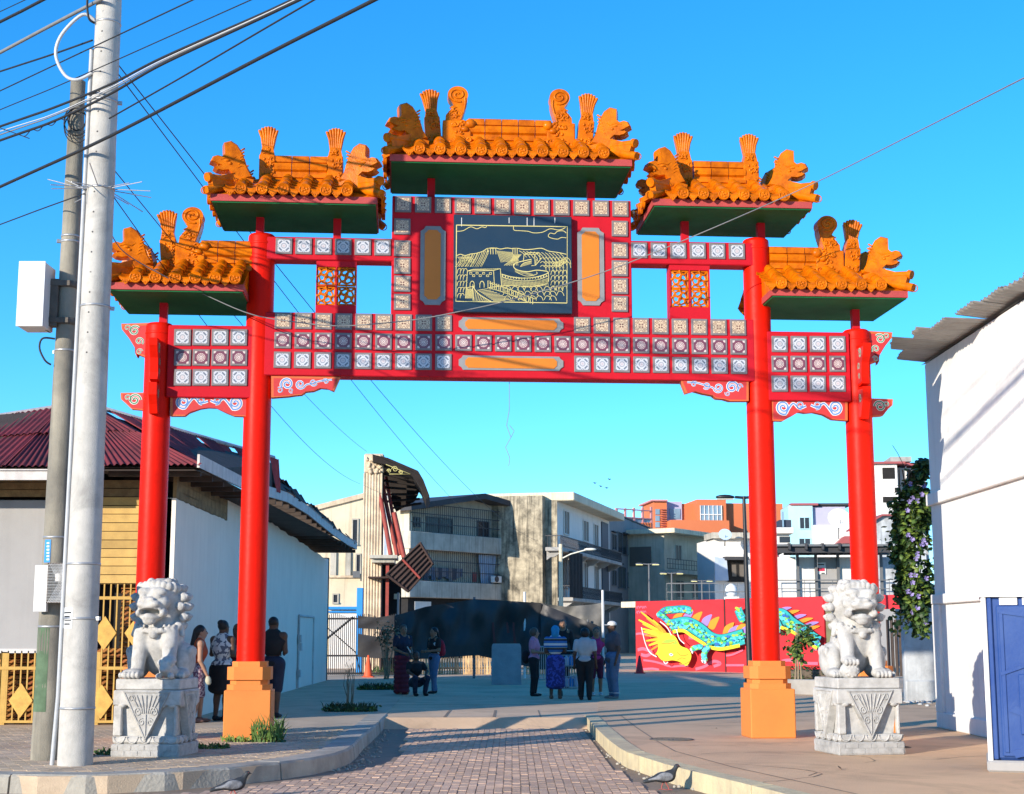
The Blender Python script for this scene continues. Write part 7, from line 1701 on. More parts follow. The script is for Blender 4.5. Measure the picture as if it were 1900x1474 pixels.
for k, (px, py, h) in enumerate(((913, 1155, 38), (939, 1155, 20), (951, 1155, 42))): a = f.xz(px, py, -.25); b = f.xz(px + 3, py + h, -.25); MB().prism([a, (a[0] + .06, a[1]), (b[0] + .07, b[1]), (b[0] - .02, b[1])], -.26, -.24).build('tarp_tear', flat('tear_red', (0.10, 0.022, 0.02)), Ta.r)
# sunlit timber fence below the tarp
Wd = Bld('timber_fence', 'sunlit rough timber plank fence showing under the black tarpaulin', 752, 56.0, (1, .04), 'fence')
f = Wd.f; m_pale = mat('pale_timber', (0.66, 0.44, 0.22), 0.85, 0.5, 5, 0.3, 30, col2=(0.20, 0.12, 0.06), obj_rand=0.3); rr = random.Random(6)
for k in range(76):
    px = 752 + k * 4.9; x = f.x(px); w_ = rr.uniform(.035, .06); h_ = f.z(800, 1212) - rr.uniform(0, .12)
    if 910 < px < 968: continue
    zz = PZ; pts = [(x - w_ * rr.uniform(.6, 1), PZ), (x + w_ * rr.uniform(.6, 1), PZ)]; up = []
    for j in range(1, 6): t = j / 5; pts.append((x + w_ * rr.uniform(.45, 1.0), PZ + (h_ - PZ) * t)); up.append((x - w_ * rr.uniform(.45, 1.0), PZ + (h_ - PZ) * t))
    MB().prism(pts + up[::-1], -.02, .02).build('plank', m_pale, Wd.r)
for z in (PZ + .2, PZ + .75): MB().box(0, f.x(1130), .02, .06, z, z + .05).build('fence_rail', m_timber, Wd.r)
cb0 = G(940, 1271, PZ); cbk = thing('concrete_block', 'upright grey concrete block in front of the black tarpaulin', 'concrete block', (cb0.x, cb0.y, PZ), R(2)); m_blk = mat('block_concrete', (0.34, 0.36, 0.37), 0.9, 0.3, 2, 0.3, 30)
hb = P(940, 1196, cb0.y).z - PZ; wb_ = .43
MB().prism([(-wb_, 0), (wb_, 0), (wb_ * .98, hb - .06), (wb_ * .93, hb), (-wb_ * .93, hb), (-wb_ * .98, hb - .06)], 0, .55).build('body', m_blk, cbk); MB().box(-wb_ * .9, wb_ * .9, .02, .53, hb, hb + .02).build('worn_top', m_concp, cbk)
# ---------------- lamps
m_lampw = flat('lamp_cream', (0.72, 0.70, 0.58)); m_lit = flat('lamp_lit', (0.8, 0.75, 0.4), emit=((1.0, 0.9, 0.35), 0.7)); m_black = mat('black_steel', (0.02, 0.02, 0.022), 0.45, 0.3, 3, 0.05)
def lamp(px, pyb, pyt, Y, r, label, heads, m, lean=0.0, base=None):
    p = P(px, pyb, Y); t = thing('street_lamp', label, 'street lamp', (p.x, p.y, PZ)); zt = P(px, pyt, Y).z - PZ; dx = lean
    MB().tube([(0, 0, 0), (dx * .5, 0, zt * .5), (dx, 0, zt)], [r * 1.3, r, r * .7], 8).build('post', m, t); MB().cyl((0, 0, 0), (0, 0, .12), r * 2.2, r * 2, 12).build('base', m, t)
    for (hx, hz, ln, lit) in heads:
        s = 1 if hx > 0 else -1; MB().tube([(dx, 0, zt - .05), (dx + hx, 0, zt + hz)], r * .6, 6).build('arm', m, t)
        h = MB(); h.ell((dx + hx + s * ln / 2, 0, zt + hz), (ln / 2, ln * .22, ln * .13), 12); hd = h.build('lamp_head', m if not lit else m_slate, t)
        MB().box(dx + hx + s * ln * .08, dx + hx + s * ln * .92, -ln * .15, ln * .15, zt + hz - ln * .13, zt + hz - ln * .09).build('lens', m_lit if lit else m_lampw, hd)
lamp(1391, 1240, 921, 47, .075, 'black double-armed street lamp behind the right inner column', ((-.28, -.03, .62, 0), (.28, -.03, .55, 0)), m_black, lean=-.05)
lamp(1205, 1120, 1046, 80, .06, 'grey street lamp with two lit heads, leftmost of the three far ones', ((-.3, -.02, .42, 1), (.15, -.02, .42, 1)), m_slate); lamp(1247, 1120, 1063, 84, .06, 'grey street lamp with two lit heads, middle of the three far ones', ((-.25, -.02, .42, 1), (.25, -.02, .42, 1)), m_slate); lamp(1303, 1120, 1077, 88, .06, 'grey street lamp with two lit heads, rightmost of the three far ones', ((-.25, -.02, .4, 1), (.25, -.02, .4, 1)), m_slate)
p = P(1041, 1130, 76); t = thing('street_lamp', 'pale concrete lamp post with one long arm before the balcony building', 'street lamp', (p.x, p.y, PZ)); zt = P(1041, 1010, 76).z - PZ; MB().tube([(0, 0, 0), (0, 0, zt)], [.13, .10], 10).build('post', m_cream, t)
a = P(1095, 1020, 76); b = P(1044, 1036, 76); MB().tube([(b.x - p.x, -.05, b.z - PZ), (.5, -.1, b.z - PZ + .2), (a.x - p.x - .2, -.2, a.z - PZ - .02)], .035, 6).build('arm', m_lampw, t); h = MB(); h.ell((a.x - p.x, -.2, a.z - PZ), (.32, .12, .07), 10); h.build('lamp_head', m_lampw, t)
# ---------------- cones, barrier
m_cone = mat('cone_orange', (0.72, 0.10, 0.03), 0.6, 0.2, 3, 0.0); m_cr = flat('cone_red', (0.55, 0.03, 0.03))
def cone(px, py, h, label, m):
    q = G(px, py, PZ); t = thing('traffic_cone', label, 'traffic cone', (q.x, q.y, PZ)); MB().lathe([(.16, .03), (.155, .05), (.035, h), (.02, h + .01)], 18).build('cone', m, t); MB().box(-.2, .2, -.2, .2, 0, .035, bev=.01).build('base', m, t)
    MB().lathe([(.112, h * .33), (.114, h * .33), (.083, h * .55), (.081, h * .55)], 18).build('reflective_collar', m_cr if m is m_cone else m_wht, t)
cone(683, 1257, .74, 'orange traffic cone in front of the iron fence', m_cone); cone(1187, 1250, .66, 'red and white traffic cone at the left end of the mural wall', m_cr)
def barrier(px0, py0, px1, py1, h, label):
    a, b = G(px0, py0, PZ), G(px1, py1, PZ); t = thing('crowd_barrier', label, 'barrier', (a.x, a.y, PZ), math.atan2(b.y - a.y, b.x - a.x)); L_ = (b - a).length
    MB().tube([(0, 0, .12), (0, 0, h - .08), (.08, 0, h), (L_ - .08, 0, h), (L_, 0, h - .08), (L_, 0, .12), (0, 0, .12)], .022, 6).build('frame', m_band, t)
    for k in range(1, 17): x = L_ * k / 17; MB().tube([(x, 0, .12), (x, 0, h)], .010, 5).build('bar', m_band, t)
    for x in (.15, L_ - .15): MB().tube([(x, -.28, 0), (x, 0, .14), (x, .28, 0)], .02, 5).build('foot', m_band, t)
barrier(985, 1268, 1052, 1268, 1.08, 'grey crowd barrier behind the striped-top woman'); barrier(1072, 1267, 1128, 1266, 1.08, 'grey crowd barrier behind the man in the white cap')
m_bluep = flat('blue_plastic', (0.05, 0.25, 0.55))
# ================================================================== PEOPLE, BIRDS, SMALL PLANTS
def skin(n, c): return mat('skin_' + n, c, 0.6, 0.1, 6, 0.0)
m_sk1 = skin('brown', (0.27, 0.135, 0.075)); m_sk2 = skin('dark', (0.10, 0.05, 0.03)); m_sk3 = skin('tan', (0.36, 0.19, 0.12))
m_hairb = mat('black_hair', (0.012, 0.010, 0.010), 0.5, 0.3, 20, 0.3, 90); m_hairg = mat('brown_hair', (0.10, 0.07, 0.05), 0.6, 0.3, 20, 0.3, 90)
def cl(n, c, **k): return mat('cloth_' + n, c, 0.85, 0.25, 5, 0.2, 60, **k)
def stripes(name, cs, freq):
    m, t = newmat(name, .85); x, y, z = objxz(t); s = (z * freq).sin(); s2 = (z * freq * .5 + 1.0).sin()
    c = cmix(t, s.gt(.2), cs[0], cs[1]); c = cmix(t, s2.gt(.75), c, cs[2]); c = cmix(t, s2.lt(-.8), c, cs[3]); t.links.new(c, t.nodes['Principled BSDF'].inputs['Base Color']); return m
def mottled(name, a, b, scale, thr=.52):
    m, t = newmat(name, .85); tc = t.nodes.new('ShaderNodeTexCoord'); n = t.nodes.new('ShaderNodeTexNoise'); n.inputs['Scale'].default_value = scale; t.links.new(tc.outputs['Object'], n.inputs['Vector'])
    t.links.new(cmix(t, E(t, n.outputs['Fac']).gt(thr), a, b), t.nodes['Principled BSDF'].inputs['Base Color']); return m
def person(px, py, H, rz, label, sk, hair, top, bottom, arms, zg=PZ, stance=.10, lean=0.0, gaze=0.0, bulk=1.0, step=0.0, shoes=None, sit=False, cap=None, extra=None):
    q = G(px, py, zg); root = thing('person', label, 'person', (q.x, q.y, zg), rz); s = H / 1.65; B = bulk
    hipz, kz, shz = .87, .47, 1.34; ly = -lean
    if sit: hipz, kz, shz = .30, .42, .76
    HP = [Vector((sx * .09 * B, 0, hipz)) for sx in (-1, 1)]; SH = [Vector((sx * .175 * B ** .5, ly * .8, shz)) for sx in (-1, 1)]
    if sit: KN = [Vector((sx * .16, -.36, kz)) for sx in (-1, 1)]; AN = [Vector((sx * .13, -.30, .08)) for sx in (-1, 1)]
    else: KN = [Vector((sx * stance * .95, -.02 - sx * step * .5, kz)) for sx in (-1, 1)]; AN = [Vector((sx * stance, .02 - sx * step, .075)) for sx in (-1, 1)]
    hc = Vector((0, ly - .02, shz + .20)); cg, sg = math.cos(gaze), math.sin(gaze)
    def hd(x, y, z): return tuple(hc + Vector((x * cg - y * sg, x * sg + y * cg, z)))
    b = []
    b += [('e', tuple(hc), (.078, .092, .108), .02), ('e', hd(0, -.03, -.055), (.055, .06, .055), .03), ('e', hd(0, -.10, -.018), (.016, .02, .024), .012), ('e', hd(0, -.088, -.062), (.028, .012, .011), .008), ('c', (0, ly, shz + .03), tuple(hc - Vector((0, -.01, .06))), .055, .05, .03)]
    for sx in (-1, 1): b += [('e', hd(sx * .078, .01, -.01), (.014, .022, .03), .008), ('-e', hd(sx * .032, -.098, .012), (.017, .013, .009), .008)]
    b += [('e', (0, ly * .6, (shz + hipz) / 2 + .12), (.15 * B, .10 * B, .22 if not sit else .18), .08), ('e', (0, 0, hipz + .04), (.15 * B, .11 * B, .12), .06), ('c', tuple(SH[0]), tuple(SH[1]), .062, .062, .05)]
    for i, (el, ha) in enumerate(arms):
        S_ = SH[i]; el = Vector(el); ha = Vector(ha); sx = (-1, 1)[i]
        b += [('c', tuple(S_), tuple(el), .052 * B ** .5, .040, .03), ('c', tuple(el), tuple(ha), .040, .027, .02)]
        d = (ha - el).normalized(); pc = ha + d * .05; sd_ = d.cross(Vector((0, 1, 0)) if abs(d.y) < .8 else Vector((1, 0, 0))).normalized()
        b += [('e', tuple(pc), (.03, .03, .038), .015)]
        for k in range(4): o = sd_ * ((k - 1.5) * .019); a = pc + d * .025 + o; m_ = a + d * (.032 + .006 * (1 - abs(k - 1.5) / 1.5)); e_ = m_ + (d * .7 + Vector((0, -.5, -.3))).normalized() * .03; b += [('c', tuple(a), tuple(m_), .010, .009, .004), ('c', tuple(m_), tuple(e_), .009, .008, .004)]
        th = pc + Vector((0, -.02, 0)) - sd_ * .03 * sx; b += [('c', tuple(pc - sd_ * .02 * sx), tuple(th + d * .03), .011, .009, .006)]
    for i in (0, 1):
        b += [('c', tuple(HP[i]), tuple(KN[i]), .085 * B, .058 * B ** .5, .03), ('c', tuple(KN[i]), tuple(AN[i]), .056 * B ** .5, .036, .02), ('e', tuple(KN[i].lerp(AN[i], .3) + Vector((0, .02, 0))), (.05, .052, .11), .02), ('e', tuple(AN[i] + Vector((0, -.07, -.04))), (.042, .11, .036), .02)]
    lo, hi = (-.62, -.62, -.03), (.62, .45, shz + .36)
    def sc_(p): return p
    o = sculpt_obj('body', b, .0125, lo, hi, sk, root); o.scale = (s,) * 3
    # eyes
    ey = MB()
    for sx in (-1, 1): ey.ell(hd(sx * .032, -.088, .012), (.014, .010, .008), 8)
    e_ = ey.build('eyes', m_ink, root); e_.scale = (s,) * 3
    # top
    tm, sleeve, hem = top; t = [('e', (0, ly * .6, (shz + hipz) / 2 + .12), (.165 * B, .118 * B, .25 if not sit else .2), .08), ('c', tuple(SH[0] * .93), tuple(SH[1] * .93), .066, .066, .05), ('e', (0, 0, hipz + hem), (.168 * B, .128 * B, .10), .06)]
    t += [('e', (0, -.05 * B + ly * .8, shz - .14), (.13 * B, .09 * B, .09), .06)]
    if sleeve != 'none':
        for i, (el, ha) in enumerate(arms):
            el = Vector(el); ha = Vector(ha); S_ = SH[i]
            e2 = S_.lerp(el, .62) if sleeve == 'short' else el; t.append(('c', tuple(S_), tuple(e2), .066 * B ** .5, .060 * B ** .5, .03))
            if sleeve == 'long': t.append(('c', tuple(el), tuple(el.lerp(ha, .9)), .056, .04, .02))
    t.append(('-e', (0, ly - .03, shz + .09), (.07, .08, .075), .01))
    o = sculpt_obj('top', t, .014, lo, hi, tm, root); o.scale = (s,) * 3
    bm, kind, ln = bottom; g = [('e', (0, 0, hipz + .03), (.162 * B, .122 * B, .13), .05)]
    if kind == 'skirt':
        n = 7
        for k in range(n + 1):
            tt = k / n; z = hipz - (hipz - ln) * tt
            for sx in (-1, 0, 1): g.append(('e', (sx * .075 * B * (1 - .1 * tt) + .0, .0, z), (.105 * B * (1 + .10 * tt), .125 * B * (1 + .1 * tt), .075), .05))
    else:
        for i in (0, 1):
            end = AN[i] if ln < .3 else KN[i].lerp(AN[i], max(0, (kz - ln) / kz))
            g += [('c', tuple(HP[i]), tuple(KN[i]), .100 * B, .076 * B ** .5, .04)]
            if ln < kz: g += [('c', tuple(KN[i]), tuple(end + Vector((0, 0, .02))), .074 * B ** .5, .058 * B ** .5, .03)]
    o = sculpt_obj('skirt' if kind == 'skirt' else 'trousers', g, .014, lo, hi, bm, root); o.scale = (s,) * 3
    # shoes
    if shoes:
        for i in (0, 1):
            o = sculpt_obj('shoe', [('e', tuple(AN[i] + Vector((0, -.07, -.045))), (.05, .125, .036), .02), ('e', tuple(AN[i] + Vector((0, .0, -.02))), (.046, .055, .05), .02)], .014, lo, (hi[0], hi[1], .3), shoes, root); o.scale = (s,) * 3
    # hair
    st, hm = hair; h = [('e', hd(0, .022, .035), (.092, .092, .095), .02)]
    if st == 'long': h += [('c', hd(0, .07, .0), hd(.02, .14, -.26), .075, .055, .04), ('c', hd(.02, .14, -.26), hd(.05, .19, -.32), .055, .03, .02)]
    elif st == 'bun': h += [('e', hd(0, .08, .08), (.06, .06, .055), .01)]
    elif st == 'full': h += [('e', hd(0, .02, .01), (.112, .112, .115), .03)]
    elif st == 'tail': h += [('c', hd(0, .1, .04), hd(0, .16, -.12), .04, .02, .02)]
    elif st == 'short': h = [('e', hd(0, .02, .03), (.086, .088, .09), .02)]
    h.append(('-e', hd(0, -.10, -.035), (.085, .075, .095), .015))
    o = sculpt_obj('hair', h, .012, (-.4, -.4, shz - .3), (.4, .45, shz + .45), hm, root, .02); o.scale = (s,) * 3
    if cap:
        c_ = sculpt_obj('cap', [('e', hd(0, .01, .06), (.095, .105, .07), .01), ('e', hd(0, -.12, .04), (.07, .08, .012), .01), ('-e', hd(0, 0, -.03), (.3, .3, .05), .005)], .010, (-.3, -.4, shz), (.3, .4, shz + .45), cap, root, .01); c_.scale = (s,) * 3
    if extra: 
        for (nm, prims, mm) in extra:
            o = sculpt_obj(nm, prims, .013, (-.75, -.75, -.02), (.75, .75, shz + .4), mm, root, .02); o.scale = (s,) * 3
    return root
DN = [((-.23, .03, 1.08), (-.24, -.04, .84)), ((.23, .03, 1.08), (.24, -.04, .84))]
def arms_down(b=1.0): return [((-.225 * b ** .5, .03, 1.07), (-.24 * b ** .5, -.05, .83)), ((.225 * b ** .5, .03, 1.07), (.24 * b ** .5, -.05, .83))]
def arms_front(z=1.05, y=-.3): return [((-.22, -.02, 1.08), (-.08, y, z)), ((.22, -.02, 1.08), (.08, y, z))]
m_or = cl('rust', (.42, .075, .025)); m_bk = cl('black', (.014, .014, .016)); m_floral = mottled('cloth_floral', (.62, .62, .60), (.12, .13, .17), 14); m_mar = cl('maroon', (.16, .015, .03)); m_nv = cl('navy', (.02, .025, .05)); m_jean = cl('jeans', (.09, .16, .27)); m_pk = cl('pink', (.62, .25, .36)); m_gry = cl('pale_grey', (.42, .44, .45)); m_dg = cl('dark_grey', (.085, .085, .10)); m_mg = cl('magenta', (.42, .03, .16)); m_blp = mottled('cloth_blue_print', (.015, .025, .16), (.04, .07, .36), 16); m_strp = stripes('cloth_stripes', [(.03, .14, .38), (.55, .52, .16), (.60, .62, .64), (.02, .02, .04)], 62); m_patt = mottled('cloth_pattern', (.10, .04, .08), (.38, .30, .32), 30); m_wt = cl('white', (.66, .65, .62)); m_cyanc = cl('cyan_scarf', (.03, .28, .50)); m_redb = cl('red_bag', (.45, .02, .04)); m_gl = cl('yellow_plastic', (.50, .47, .34))
# group by the white wall
person(366, 1341, 1.56, R(105), 'woman in an orange sleeveless top with long black hair beside the left lion', m_sk3, ('long', m_hairb), (m_or, 'none', .02), (m_patt, 'trousers', .60), [((-.22, .0, 1.06), (-.20, -.12, .82)), ((.22, .02, 1.06), (.22, -.10, .82))], zg=SZ, shoes=cl('sandal', (.2, .1, .07)), step=.06, extra=[('plastic_bag', [('e', (-.2, -.15, .72), (.035, .05, .075), .02), ('e', (-.18, -.17, .68), (.045, .035, .04), .015), ('c', (-.2, -.13, .82), (-.2, -.15, .72), .012, .045, .02)], m_gl)])
person(409, 1338, 1.64, R(150), 'woman in a floral top and black skirt behind the left orange pedestal', m_sk2, ('bun', m_hairb), (m_floral, 'none', .06), (m_bk, 'skirt', .52), [((-.23, .0, 1.10), (-.10, -.22, 1.18)), ((.25, -.02, 1.10), (.10, -.26, 1.20))], zg=SZ, bulk=1.22, shoes=m_bk)
person(437, 1334, 1.60, R(-20), 'person in maroon mostly hidden behind the left inner column', m_sk2, ('short', m_hairb), (m_mar, 'short', .0), (m_mar, 'trousers', .1), arms_front(1.1), zg=SZ, shoes=m_bk)
person(503, 1332, 1.72, R(165), 'person in a black vest and navy shorts right of the left inner column', m_sk2, ('short', m_hairb), (m_bk, 'none', .02), (m_nv, 'trousers', .55), arms_front(1.05), zg=SZ, bulk=1.2, shoes=m_bk)
# group at the middle left
person(745, 1289, 1.66, R(35), 'woman in a dark top and long maroon skirt with a white bag strap', m_sk1, ('tail', m_hairg), (m_nv, 'short', .05), (m_mar, 'skirt', .08), [((-.22, -.02, 1.08), (-.10, -.28, .98)), ((.24, .0, 1.08), (.16, -.22, .92))], bulk=1.12, lean=.04, gaze=-.3, extra=[('bag_strap', [('c', (-.17, -.06, 1.36), (.0, -.16, 1.2), .018, .018, .005), ('c', (.0, -.16, 1.2), (.18, -.13, .98), .018, .018, .005)], m_wt)])
person(771, 1291, 1.6, R(25), 'person in dark clothes sitting low on the pavement edge', m_sk2, ('short', m_hairb), (m_bk, 'short', .02), (m_nv, 'trousers', .2), [((-.25, -.12, .58), (-.12, -.34, .46)), ((.25, -.12, .58), (.12, -.34, .46))], sit=True, shoes=m_bk)
person(805, 1287, 1.60, R(-50), 'woman in blue jeans wearing a red backpack', m_sk1, ('tail', m_hairb), (m_bk, 'short', .02), (m_jean, 'trousers', .1), arms_front(1.06, -.28), shoes=m_bk, step=.10, extra=[('backpack', [('e', (0, .20, 1.14), (.15, .10, .22), .03), ('e', (0, .27, 1.05), (.11, .06, .12), .02)], m_redb), ('shoulder_strap', [('c', (.12, .08, 1.36), (.13, -.10, 1.25), .02, .02, .01), ('c', (.13, -.10, 1.25), (.13, .05, 1.0), .02, .02, .01)], m_wt)])
# group at the middle right
person(991, 1292, 1.58, R(75), 'woman in a pink shirt and dark trousers holding a phone', m_sk3, ('full', m_hairg), (m_pk, 'short', .06), (m_bk, 'trousers', .1), [((-.22, -.02, 1.08), (-.09, -.30, 1.06)), ((.22, .0, 1.06), (.08, -.28, 1.04))], bulk=1.08, shoes=m_bk, extra=[('phone', [('c', (-.05, -.36, 1.10), (.05, -.36, 1.10), .02, .02, .005)], m_wt), ('shoulder_bag', [('e', (.05, .22, .95), (.11, .11, .17), .03)], m_bk)])
person(1031, 1297, 1.62, R(175), 'woman in a striped blue and yellow top, blue skirt and cyan headscarf', m_sk2, ('short', m_cyanc), (m_strp, 'short', -.02), (m_blp, 'skirt', .30), arms_front(1.05, -.25), bulk=1.22, shoes=cl('brown_shoe', (.16, .09, .06)), extra=[('headscarf', [('e', (0, .02, 1.57), (.098, .105, .105), .02), ('e', (0, .06, 1.47), (.09, .08, .10), .03)], m_cyanc)])
person(1045, 1277, 1.84, R(-8), 'tall person in black standing behind the striped-top woman', m_sk1, ('short', m_hairg), (m_bk, 'long', .03), (m_bk, 'trousers', .1), arms_down(), shoes=m_bk, gaze=.1, extra=[('bag_strap', [('c', (.12, -.02, 1.42), (.06, -.13, 1.2), .012, .012, .004)], m_gl)])
person(1086, 1299, 1.56, R(172), 'woman in a pale grey top and black trousers seen from behind', m_sk2, ('full', m_hairb), (m_gry, 'short', .05), (m_bk, 'trousers', .08), arms_down(1.15), bulk=1.22, shoes=m_bk, step=.04)
person(1107, 1291, 1.60, R(5), 'woman in a magenta vest and dark shorts facing the camera', m_sk1, ('tail', m_hairg), (m_mg, 'none', .04), (cl('plum', (.09, .01, .035)), 'trousers', .55), [((-.23, .02, 1.07), (-.22, -.06, .84)), ((.30, -.02, 1.14), (.36, -.08, 1.05))], shoes=m_wt)
person(1138, 1297, 1.72, R(-68), 'man in a white cap, dark grey shirt and rolled blue jeans', m_sk2, ('short', m_hairb), (m_dg, 'short', -.02), (m_jean, 'trousers', .12), arms_down(1.2), bulk=1.22, shoes=cl('grey_shoe', (.20, .21, .20)), cap=m_wt, extra=[('turned_cuff', [('e', (-.1, .02, .13), (.075, .075, .035), .01), ('e', (.1, .02, .13), (.075, .075, .035), .01)], cl('pale_denim', (.42, .46, .50)))])
# shopping cart with bottles, bucket
cq = G(1058, 1292, PZ); ct = thing('shopping_cart', 'tall wire shopping cart with blue packs beside the striped-top woman', 'cart', (cq.x, cq.y, PZ), R(8))
w_, d_, h0, h1 = .24, .20, .18, .95; fr = MB()
for sx in (-1, 1):
    for sy in (-1, 1): fr.tube([(sx * w_, sy * d_, h0), (sx * w_ * 1.08, sy * d_ * 1.08, h1)], .013, 5)
for z in (h0, .45, .7, h1): k = 1 + .08 * (z - h0) / (h1 - h0); fr.tube([(-w_ * k, -d_ * k, z), (w_ * k, -d_ * k, z), (w_ * k, d_ * k, z), (-w_ * k, d_ * k, z)], .010, 5, closed=True)
fr.tube([(-w_ * 1.08, d_ * 1.08, h1), (-w_ * 1.1, d_ * 1.5, h1 + .1), (w_ * 1.1, d_ * 1.5, h1 + .1), (w_ * 1.08, d_ * 1.08, h1)], .014, 5); fr.build('frame', m_band, ct)
wi = MB()
for k in range(9): x = -w_ + 2 * w_ * k / 8; wi.tube([(x, -d_, h0), (x * 1.08, -d_ * 1.08, h1)], .005, 4); wi.tube([(x, d_, h0), (x * 1.08, d_ * 1.08, h1)], .005, 4)
for k in range(7): y = -d_ + 2 * d_ * k / 6; wi.tube([(-w_, y, h0), (-w_ * 1.08, y * 1.08, h1)], .005, 4); wi.tube([(w_, y, h0), (w_ * 1.08, y * 1.08, h1)], .005, 4)
wi.build('wire_mesh', m_band, ct)
for sx in (-1, 1):
    for sy in (-1, 1): MB().cyl((sx * w_ - .015, sy * d_, .07), (sx * w_ + .015, sy * d_, .07), .07, .07, 14).build('wheel', m_black, ct); MB().tube([(sx * w_, sy * d_, .07), (sx * w_, sy * d_, h0)], .01, 4).build('fork', m_band, ct)
for k, (dx, dz) in enumerate(((.0, .22), (.0, .72))):
    bq = thing('bottle_pack', ['blue wrapped pack of bottles low in the wire cart', 'blue wrapped pack of bottles on top of the wire cart'][k], 'bottles', (cq.x + .02, cq.y, PZ + dz), R(8))
    for i in range(3):
        for j in range(2): MB().lathe([(.05, 0), (.05, .17), (.02, .21), (.018, .24)], 10, (-.11 + .11 * i, -.055 + .11 * j)).build('bottle', m_bluep if (i + j) % 2 else m_curt, bq)
# ---------------- pigeons
m_pg = mat('pigeon_grey', (.16, .165, .18), .7, .3, 30, .1); m_pd = mat('pigeon_dark', (.03, .035, .04), .6, .3, 30, .1); m_pw = mat('pigeon_wing', (.22, .225, .24), .7, .6, 22, .1, col2=(.05, .05, .055)); m_leg = flat('pigeon_leg', (.35, .08, .07))
def pigeon(px, py, rz, label):
    q = G(px, py, .022); t = thing('pigeon', label, 'pigeon', (q.x, q.y, .022), rz, 'pigeons on the road')
    sculpt_obj('body', [('e', (0, 0, .125), (.052, .105, .055), .03), ('e', (0, -.06, .145), (.048, .055, .055), .03), ('c', (0, -.085, .16), (0, -.125, .225), .034, .022, .02), ('e', (0, -.135, .237), (.021, .026, .022), .01), ('c', (0, -.155, .235), (0, -.185, .226), .008, .003, .006), ('c', (0, .08, .12), (0, .21, .085), .034, .018, .02)], .0065, (-.1, -.22, .03), (.1, .26, .29), m_pd, t, .02)
    for sx in (-1, 1):
        sculpt_obj('wing', [('e', (sx * .046, .0, .135), (.016, .085, .045), .02), ('c', (sx * .043, .06, .125), (sx * .02, .17, .105), .022, .008, .02)], .0065, (-.1, -.15, .03), (.1, .24, .22), m_pw, t, .02)
        lg = MB(); lg.tube([(sx * .022, .0, .085), (sx * .022, -.005 + .03 * sx, .03), (sx * .022, -.01 + .03 * sx, .004)], .006, 5)
        for a in (-.5, 0, .5, 3.14): lg.tube([(sx * .022, -.01 + .03 * sx, .005), (sx * .022 + .03 * math.sin(a), -.01 + .03 * sx - .035 * math.cos(a), .003)], .004, 4)
        lg.build('leg', m_leg, t)
        MB().ell((sx * .0185, -.142, .241), .004, 6).build('eye', m_leg, t)
pigeon(1233, 1466, R(100), 'grey pigeon walking on the road by the yellow right kerb'); pigeon(432, 1482, R(110), 'grey pigeon at the foot of the left kerb')
# tiny birds
for k, (px, py, lab) in enumerate(((1131, 890, 'highest of the specks of birds flying over the roofs'), (1104, 897, 'leftmost of the specks of birds flying over the roofs'), (1115, 903, 'speck of a bird low between two others over the roofs'), (1126, 906, 'lowest of the specks of birds flying over the roofs'))):
    p = P(px, py, 120); b = MB(); b.ell((0, 0, 0), (.05, .12, .04), 8)
    t = thing('flying_bird', lab, 'bird', p, R(40)); b.build('body', m_pd, t)
    for sx in (-1, 1): MB().add([(0, -.08, .02), (sx * .12, -.02, .08), (sx * .24, .06, .04), (sx * .1, .08, .05), (0, .1, .02)], [(0, 1, 2, 3, 4)]).build('wing', m_pd, t)
# ---------------- weeds and dry plants
def weed(px, py, zg, r, h, n, label, cat='weed', ms=None, lean=.5, leaf=.05, seed=0):
    q = G(px, py, zg); t = thing('weed_clump', label, cat, (q.x, q.y, zg)); rr = random.Random(seed); b = MB()
    for k in range(n):
        a = rr.uniform(0, 6.28); d = r * math.sqrt(rr.random()); L_ = h * rr.uniform(.4, 1.0); x, y = d * math.cos(a), d * math.sin(a) * .6; ex = x + rr.uniform(-lean, lean) * L_; eyy = y + rr.uniform(-lean, lean) * L_
        w = .008; pts = [(x, y, 0), ((x + ex) / 2 * .9 + x * .1, (y + eyy) / 2, L_ * .65), (ex, eyy, L_ * rr.uniform(.75, 1))]
        b.add([(pts[0][0] - w, pts[0][1], 0), (pts[0][0] + w, pts[0][1], 0), (pts[1][0] + w, pts[1][1], pts[1][2]), (pts[1][0] - w, pts[1][1], pts[1][2]), pts[2]], [(0, 1, 2, 3), (3, 2, 4)])
    b.build('blades', ms or m_leaf1, t)
    if leaf: leaf_cloud('leaves', [(rr.uniform(-r, r), rr.uniform(-r, r) * .6, rr.uniform(.01, h * .45)) for _ in range(int(n * 1.3))], leaf, [m_leaf1, m_leaf2, m_leaf3], t, seed)
    return t
weed(498, 1378, SZ, .22, .42, 90, 'grass tuft sprouting beside the left orange pedestal', seed=1); weed(440, 1378, SZ, .2, .13, 40, 'low weeds along the front of the left orange pedestal', seed=2, ms=m_leaf3); weed(395, 1390, SZ, .22, .10, 60, 'dark green weed patch in the pavement between left lion and pedestal', seed=3, leaf=.06); weed(196, 1402, SZ, .14, .13, 40, 'small weeds between the poles and the left lion', seed=4)
weed(650, 1320, SZ, .5, .22, 220, 'dark weed bed around the bare sapling on the left pavement', seed=5, ms=m_leaf2, leaf=.08); weed(702, 1280, SZ, .5, .24, 200, 'second dark weed bed farther along the left pavement', seed=6, ms=m_leaf2, leaf=.08); weed(725, 1252, PZ, .7, .45, 160, 'green weeds at the foot of the iron fence', seed=7, leaf=.10)
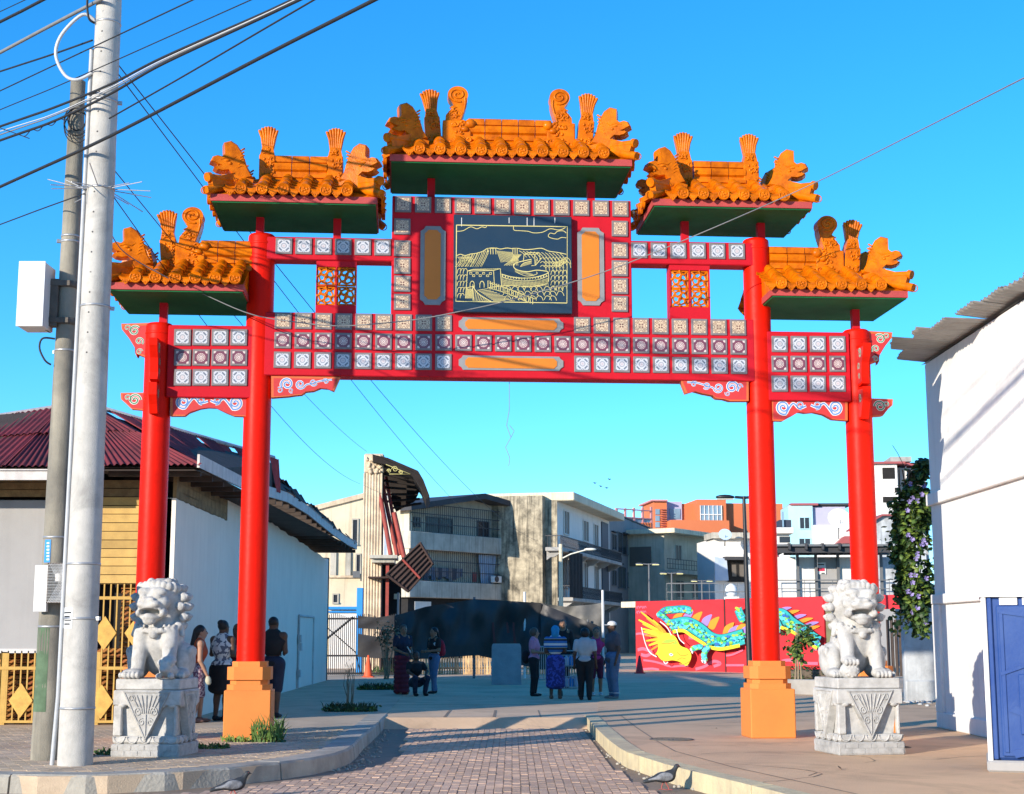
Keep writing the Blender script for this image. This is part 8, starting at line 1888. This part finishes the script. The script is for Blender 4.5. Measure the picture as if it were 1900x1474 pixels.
def drybush(px, py, Y, h, label, seed, n=26, leafy=True, spread=.45):
    q = P(px, py, Y); t = thing('dry_shrub', label, 'shrub', (q.x, q.y, PZ)); rr = random.Random(seed); b = MB(); pts = []
    for k in range(n):
        a = rr.uniform(0, 6.28); L_ = h * rr.uniform(.6, 1); e = (spread * rr.uniform(.2, 1) * math.cos(a), spread * rr.random() * math.sin(a), L_); m = (e[0] * .3 + rr.uniform(-.1, .1), e[1] * .3, L_ * .55)
        b.tube([(rr.uniform(-.08, .08), rr.uniform(-.05, .05), 0), m, e], [.014, .009, .003], 4)
        for j in range(9): s = rr.uniform(.3, 1); pts.append((m[0] + (e[0] - m[0]) * s + rr.uniform(-.08, .08), m[1] + rr.uniform(-.08, .08), m[2] + (e[2] - m[2]) * s))
    b.build('stems', m_dry, t)
    if leafy: leaf_cloud('leaves', pts, .10, [m_dry, m_dry, m_leaf2], t, seed)
drybush(717, 1258, 50, 2.0, 'tall dry shrub with withered leaves in front of the iron fence', 3); drybush(750, 1258, 51, 1.8, 'dry shrub behind the woman in the maroon skirt', 9, 34); drybush(648, 1315, 31.5, 1.0, 'bare dead sapling stems rising from the weed bed', 5, 9, False, .12)
# litter and stones on the pavements and gutter
rr = random.Random(31); lt = MB()
for k in range(150):
    i = rr.randrange(len(RK) - 1); p = RK[i].lerp(RK[i + 1], rr.random()); lt.ell((p.x - .05 - abs(rr.gauss(0, .12)), p.y - rr.uniform(0, .2), .01), (rr.uniform(.008, .03),) * 2 + (rr.uniform(.005, .02),), 6)
for k in range(120):
    i = rr.randrange(8, len(LK) - 2); p = LK[i].lerp(LK[i + 1], rr.random()); lt.ell((p.x + .06 + abs(rr.gauss(0, .12)), p.y - rr.uniform(-.1, .2), .01), (rr.uniform(.008, .03),) * 2 + (rr.uniform(.005, .02),), 6)
tag(lt.build('gutter_grit', m_kerbL), 'loose grit and pebbles lying along both kerbs', 'grit', kind='stuff')
for k, (px, py, sz_, z_) in enumerate(((1692, 1388, .07, SZ), (1420, 1322, .03, SZ), (1560, 1428, .03, SZ), (1330, 1352, .03, SZ))):
    q = G(px, py, z_); o = leaf_cloud('fallen_leaf', [(0, 0, .01)], sz_ * 2.4, [m_bark], None, k); o.location = q; o.rotation_euler = (R(5), 0, k); tag(o, ['dry brown leaf on the pavement right of the right lion', 'tiny dry leaf left of the right orange pedestal', 'tiny dry leaf left of the right lion base', 'tiny dry leaf beyond the manhole cover'][k], 'leaf', 'fallen leaves')
